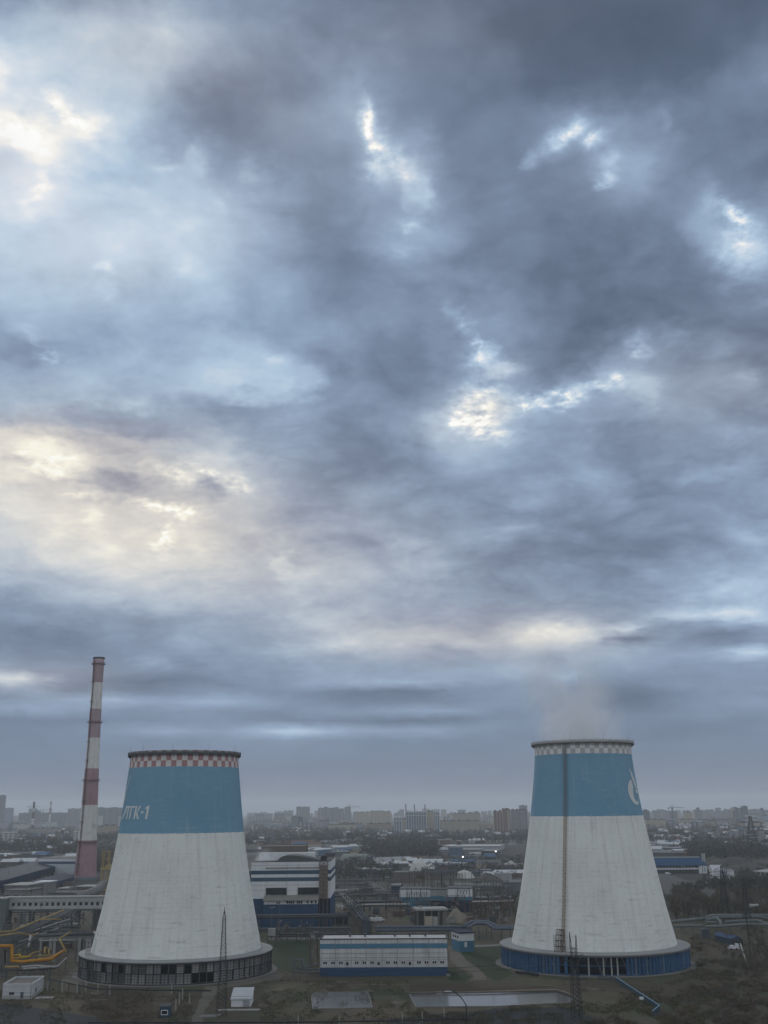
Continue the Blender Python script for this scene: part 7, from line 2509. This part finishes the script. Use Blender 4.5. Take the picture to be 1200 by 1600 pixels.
KINDS_ = {'c': ('switch_cabinet', mk_cabinet, 'grey switch cabinet ', 'switch cabinets '), 'm': ('light_mast', mk_mast, 'slim grey light mast ', 'light masts '), 'f': ('pipe_support', mk_frame, 'rusty pipe support frame ', 'pipe support frames '),
          'x': ('transformer', mk_transformer, 'grey transformer ', 'transformers '), 'k': ('storage_container', mk_container, 'rusty storage container ', 'storage containers '), 'v': ('parked_van', mk_van, 'white van parked ', 'white vans '), 't': ('steel_tank', mk_tank, 'small upright steel tank ', 'small tanks ')}
for box, where, lst in yards:
    for kk, n in lst:
        nm, mk, lab, grp = KINDS_[kk]
        for i in range(n):
            put(nm, mk, rnd.uniform(box[0], box[1]), rnd.uniform(box[2], box[3]), lab + where, grp + where, R(90) * rnd.choice((0, 0, 1)) + rnd.uniform(-.1, .1) if kk in 'fk' else None, rnd.uniform(.85, 1.25))

# long pipe runs over the yards, each a thing
for i, (a, b, za, r_, lab) in enumerate((
        ((519, 1386), (598, 1384), 5, .5, 'far silver pipe run crossing the yard by the dirt track'),
        ((519, 1393), (576, 1392), 5, .6, 'silver pipe run below the far level trestle'),
        ((520, 1404), (560, 1402), 5, .6, 'silver pipe run right of the stained stair tower'),
        ((536, 1418), (566, 1417), 4, .5, 'short pipe run beside the steep trestle'),
        ((556, 1413), (640, 1412), 6, .5, 'pipe run passing before the white over blue switch hall'),
        ((545, 1425), (640, 1424), 4, .45, 'low pipe run crossing the dirt road in the yard'),
        ((404, 1447), (545, 1446), 5, .4, 'upper thin pipe run before the dark shed wall'),
        ((640, 1437), (712, 1436), 5, .4, 'thin pipe run behind the transformer bay'),
        ((738, 1426), (804, 1424), 6, .45, 'pipe run among the bare trees left of the right tower'),
        ((740, 1402), (806, 1401), 7, .5, 'pipe run along the pale garages row'),
        ((8, 1447), (122, 1444), 7, .45, 'pipe run under the conveyor gallery at the left'),
        ((30, 1468), (120, 1464), 6, .4, 'pipe run between the slanting racks and the round columns'),
        ((2, 1487), (100, 1482), 4, .35, 'pipe run behind the upright yellow loop'),
        ((20, 1474), (96, 1476), 3, .35, 'low pipe run through the racks at the left'))):
    w0_, w1_ = G(*a), G(*b)
    n = 6
    pts = [w0_.lerp(w1_, j / n) for j in range(n + 1)]
    up_ = Vector((0, 0, za))
    pipe_run('pipe_run', lab, [([p + up_ for p in pts], r_), ([p + up_ + Vector((0, 1.3, .2)) for p in pts], r_ * .8)], [p + up_ for p in pts], (PIPE, DULL, LGREY)[i % 3], GREY, .3, beams=[(pts[0] + up_ * .8, pts[-1] + up_ * .8)], bw=.25)
for px, py, n, hh, wd, m_ in ((538, 1424, 2, 10, 6, RUST), (548, 1440, 1, 9, 6, GREY), (590, 1420, 2, 11, 7, GREY), (604, 1436, 1, 10, 8, RUST), (636, 1428, 2, 12, 6, GREY), (700, 1434, 2, 12, 5, RUST), (716, 1428, 1, 14, 7, GREY), (735, 1440, 2, 10, 6, RUST), (780, 1432, 2, 13, 6, GREY), (788, 1444, 1, 11, 7, RUST), (664, 1398, 2, 15, 7, GREY), (705, 1406, 1, 17, 8, RUST), (648, 1412, 1, 19, 6, RUST), (684, 1416, 2, 14, 5, RUST), (758, 1408, 2, 13, 8, GREY)):
    portal('steel lattice switchyard gantry among others around the blue switch halls', px, py, hh, wd, n, m_)

# dirt tracks and worn patches in the yards
for i, pts in enumerate(([(524, 1412), (560, 1408), (566, 1412), (528, 1418)], [(556, 1436), (590, 1430), (600, 1437), (560, 1442)], [(640, 1432), (700, 1430), (740, 1436), (650, 1440)], [(742, 1416), (800, 1412), (800, 1418), (744, 1422)], [(10, 1456), (60, 1450), (80, 1456), (20, 1466)], [(60, 1480), (118, 1476), (120, 1482), (70, 1488)])):
    sheet('path', pts, (CONC, DIRT, SOIL)[i % 3], .018 + .003 * i, jag=.8, seed=50 + i)
rnd2 = random.Random(8)
for i in range(26):
    px, py = rnd2.choice(((rnd2.uniform(420, 640), rnd2.uniform(1533, 1548)), (rnd2.uniform(410, 486), rnd2.uniform(1536, 1600)), (rnd2.uniform(90, 300), rnd2.uniform(1548, 1562)), (rnd2.uniform(790, 1010), rnd2.uniform(1530, 1546)), (rnd2.uniform(585, 645), rnd2.uniform(1550, 1586))))
    rx, ry = rnd2.uniform(5, 16), rnd2.uniform(.8, 2.4)
    pts = [(px + rx * math.cos(a) * rnd2.uniform(.6, 1.2), py + ry * math.sin(a) * rnd2.uniform(.6, 1.2)) for a in [k3 * .7 for k3 in range(9)]]
    sheet('worn_ground', pts, rnd2.choice((SOIL, SOIL, GRASSM, DIRT)), .006 + .0004 * i, jag=.5, seed=70 + i)
for a, b in (((412, 1544), (428, 1556)), ((428, 1556), (404, 1572)), ((96, 1566), (190, 1560)), ((500, 1540), (640, 1538))):
    d_ = Vector((b[1] - a[1], a[0] - b[0])).normalized() * .6
    sheet('path', [(a[0] - d_.x * 2, a[1] - abs(d_.y)), (b[0] - d_.x * 2, b[1] - abs(d_.y)), (b[0] + d_.x * 2, b[1] + abs(d_.y)), (a[0] + d_.x * 2, a[1] + abs(d_.y))], DIRT, .022, jag=.3, seed=int(a[0]))

# overhead lines from the near pylon, off both sides of the picture
def wire(lab, a, b, sag, grp):
    a, b = Vector(a), Vector(b)
    pts = []
    for i in range(25):
        f = i / 24
        p = a.lerp(b, f)
        p.z -= sag * 4 * f * (1 - f)
        pts.append(p)
    tag(MB().tube(pts, .028, 4, cap=False).build('power_line', DGREY), lab, 'cable', grp)


pb = G(902, 1594)
hp = top_z(900, 1456, pb.y)
for z, l in ((hp - 8, 4.2), (hp * .72, 3.0), (hp * .45, 3.6)):
    for s in (-1, 1):
        a = (pb.x + s * l * math.cos(R(12)), pb.y + s * l * math.sin(R(12)), z - 1.2)
        wire('thin overhead line running left from the near power pylon', a, (pb.x - 260, pb.y + 18 + s * 4, z + 1), 5.0, 'overhead lines to the left')
        wire('thin overhead line running right from the near power pylon', a, (pb.x + 240, pb.y + 20 + s * 4, z + 2), 5.0, 'overhead lines to the right')

# more of the town: a nearer, lower and paler layer in front of the skyline, and white specks of small houses
rnd = random.Random(314)
for x0, x1, lab, grp, n in ((0, 118, 'low pale city block below the left skyline', 'low blocks on the left', 20), (386, 556, 'low pale city block below the skyline right of the left tower', 'low blocks left of centre', 44), (690, 830, 'low pale city block below the skyline left of the right tower', 'low blocks right of centre', 30), (1004, 1206, 'low pale city block below the right skyline', 'low blocks on the right', 46)):
    for i in range(n):
        x = rnd.uniform(x0, x1)
        w_ = rnd.uniform(6, 20)
        base = rnd.uniform(1284, 1299)
        block(lab, x, x + w_, base - rnd.uniform(6, 12), base, rnd.choice((F_LILAC, F_GREY, F_CREAM, F_WHITE, F_SAND, F_STRIPE)), rnd.uniform(14, 24), huts=rnd.choice((1, 2, 3)), group=grp, seed=i, stagger=rnd.choice((0, 0, 2)), roofm=rnd.choice(ROOFS))
scatter('small pale house in the town below the skyline between the towers', 'small houses between the towers', 40, (388, 826, 1290, 1306), 61, .5, (5, 9), house=True)
scatter('small pale house in the town below the right skyline', 'small houses on the right', 24, (1004, 1204, 1288, 1304), 62, .5, (5, 9), house=True)

# TANGLE2: faded yellow and grey lines among the racks at the left
for i, (pts, Y, r_, m_, lab) in enumerate((
        ([(0, 1462), (30, 1458), (52, 1462), (60, 1458)], 470, .3, PYEL, 'faded yellow pipe winding through the racks above the upright yellow loop'),
        ([(40, 1497), (52, 1489), (66, 1486)], 445, .28, PYEL, 'short faded yellow pipe behind the long yellow pipe'),
        ([(56, 1493.5), (94, 1492.5)], 446, .28, PYEL, 'faded yellow pipe parallel to the long yellow pipe'),
        ([(70, 1490), (70, 1481), (74, 1481), (74, 1490)], 450, .35, PYEL, 'small faded yellow pipe bow behind the long yellow pipe'),
        ([(76, 1491), (76, 1484), (80, 1484), (80, 1491)], 452, .35, PYEL, 'second small faded yellow pipe bow behind the long yellow pipe'),
        ([(2, 1498), (2, 1484), (8, 1484), (8, 1505)], 440, .3, RUST, 'rusty pipe bow under the upright yellow loop'),
        ([(44, 1480), (46, 1473), (48, 1462)], 468, .5, LGREY, 'pale bent vent pipe among the racks at the left'),
        ([(4, 1470), (60, 1452), (110, 1436)], 500, .3, LGREY, 'pale pipe rising to the right through the racks'),
        ([(10, 1480), (54, 1463), (92, 1450)], 480, .28, LGREY, 'second pale pipe rising to the right through the racks'),
        ([(0, 1490), (30, 1478), (58, 1466)], 462, .3, GREY, 'grey pipe rising to the right behind the upright yellow loop'),
        ([(62, 1470), (120, 1469)], 474, .3, LGREY, 'pale level pipe between the round columns'),
        ([(64, 1447), (64, 1460), (76, 1460)], 500, .35, GREY, 'grey drop pipe below the slanting racks'),
        ([(100, 1446), (100, 1458), (140, 1457)], 505, .35, GREY, 'grey drop pipe beside the left tower'),
        ([(112, 1424), (112, 1450)], 560, .5, GREY, 'upright grey pipe below the gallery'))):
    w_ = [P(*p, Y + 4 * j) for j, p in enumerate(pts)]
    pipe_run('gas_pipe' if m_ is PYEL else 'pipe_run', lab, [(w_, r_)], [w_[0], w_[-1]], m_, GREY, .25)
scatter('small pale house in the woods between skyline and works', 'small houses in the woods', 50, (388, 826, 1300, 1318), 63, .45, (4, 8), house=True)
scatter('small pale house in the woods on the right below the skyline', 'small houses in the right woods', 40, (1010, 1204, 1298, 1330), 64, .4, (4, 7), house=True)
scatter('small pale house in the woods at the left below the skyline', 'small houses in the left woods', 24, (0, 120, 1298, 1326), 65, .4, (4, 7), house=True)

# ---------------------------------------------------------------- air and steam
def volume_mat(name, dens, color, aniso=0.0):
    m_ = bpy.data.materials.new(name)
    m_.use_nodes = True
    k = NT(m_.node_tree)
    pv = k.n('ShaderNodeVolumePrincipled')
    pv.inputs['Color'].default_value = (*color, 1)
    pv.inputs['Anisotropy'].default_value = aniso
    if not isinstance(dens, float):
        k.l(dens(k), pv.inputs['Density'])
    else:
        pv.inputs['Density'].default_value = dens
    k.l(pv.outputs[0], k.n('ShaderNodeOutputMaterial').inputs['Volume'])
    return m_


HZ = 214.0
# steam drifting off the right tower, leaning left as it rises
def steam(name, label, loc, r0, r1, h, lean, dens, nscale):
    def d(k):
        tc = k.n('ShaderNodeTexCoord').outputs['Object']
        s = k.n('ShaderNodeSeparateXYZ')
        k.l(tc, s.inputs[0])
        f = k.m('DIVIDE', s.outputs[2], h, clamp=True)
        ax = k.m('MULTIPLY', k.m('POWER', f, 1.3), lean)
        rr = k.m('MULTIPLY_ADD', f, r1 - r0, r0)
        dx = k.m('SUBTRACT', s.outputs[0], ax)
        rad = k.m('DIVIDE', k.m('SQRT', k.m('ADD', k.m('MULTIPLY', dx, dx), k.m('MULTIPLY', s.outputs[1], s.outputs[1]))), rr)
        edge = k.ss(rad, 1.0, .45)
        nz = k.noise(k.v('ADD', tc, (3.1, 7.7, 1.3)), nscale, 5, .6, .6).outputs['Fac']
        body = k.ss(k.m('ADD', nz, k.m('MULTIPLY', f, -.16)), .30, .62)
        fade = k.m('POWER', k.m('SUBTRACT', 1.0, f), 1.1)
        return k.m('MULTIPLY', k.m('MULTIPLY', k.m('MULTIPLY', edge, body), fade), dens)
    mb = MB()
    K = 10
    n = 28
    vs, fs = [], []
    for i in range(K + 1):
        f = i / K
        for j in range(n):
            a = 2 * math.pi * j / n
            r_ = r0 + (r1 - r0) * f
            vs.append((lean * f ** 1.3 + r_ * math.cos(a), r_ * math.sin(a), h * f))
    for i in range(K):
        for j in range(n):
            fs.append((i * n + j, i * n + (j + 1) % n, (i + 1) * n + (j + 1) % n, (i + 1) * n + j))
    fs += [tuple(reversed(range(n))), tuple(K * n + j for j in range(n))]
    mb.add(vs, fs)
    o = mb.build(name, volume_mat(name + '_vapour', d, (.91, .92, .94)), None, loc)
    return tag(o, kind='stuff')


steam('steam_plume', '', (R_LOC[0], R_LOC[1], 86.4), 20.2, 31.0, 50.0, -13.0, .095, .055)
sp_ = P(415, 1347, 612)
steam('roof_steam', '', (sp_.x, sp_.y, sp_.z - .5), 8.0, 6.0, 9.0, 2.0, .20, .20)
hb = MB().box(-GR - 200, GR + 200, -600, GR + 200, -1.5, HZ)
tag(hb.build('haze', volume_mat('air', 9.5e-5, (.84, .90, .95), .2)), kind='stuff')
scene.cycles.volume_bounces = 1
scene.cycles.max_bounces = 6
scene.cycles.diffuse_bounces = 2
scene.cycles.glossy_bounces = 2
scene.cycles.transparent_max_bounces = 16
scene.cycles.use_denoising = True
scene.cycles.use_adaptive_sampling = True
scene.cycles.adaptive_threshold = .02
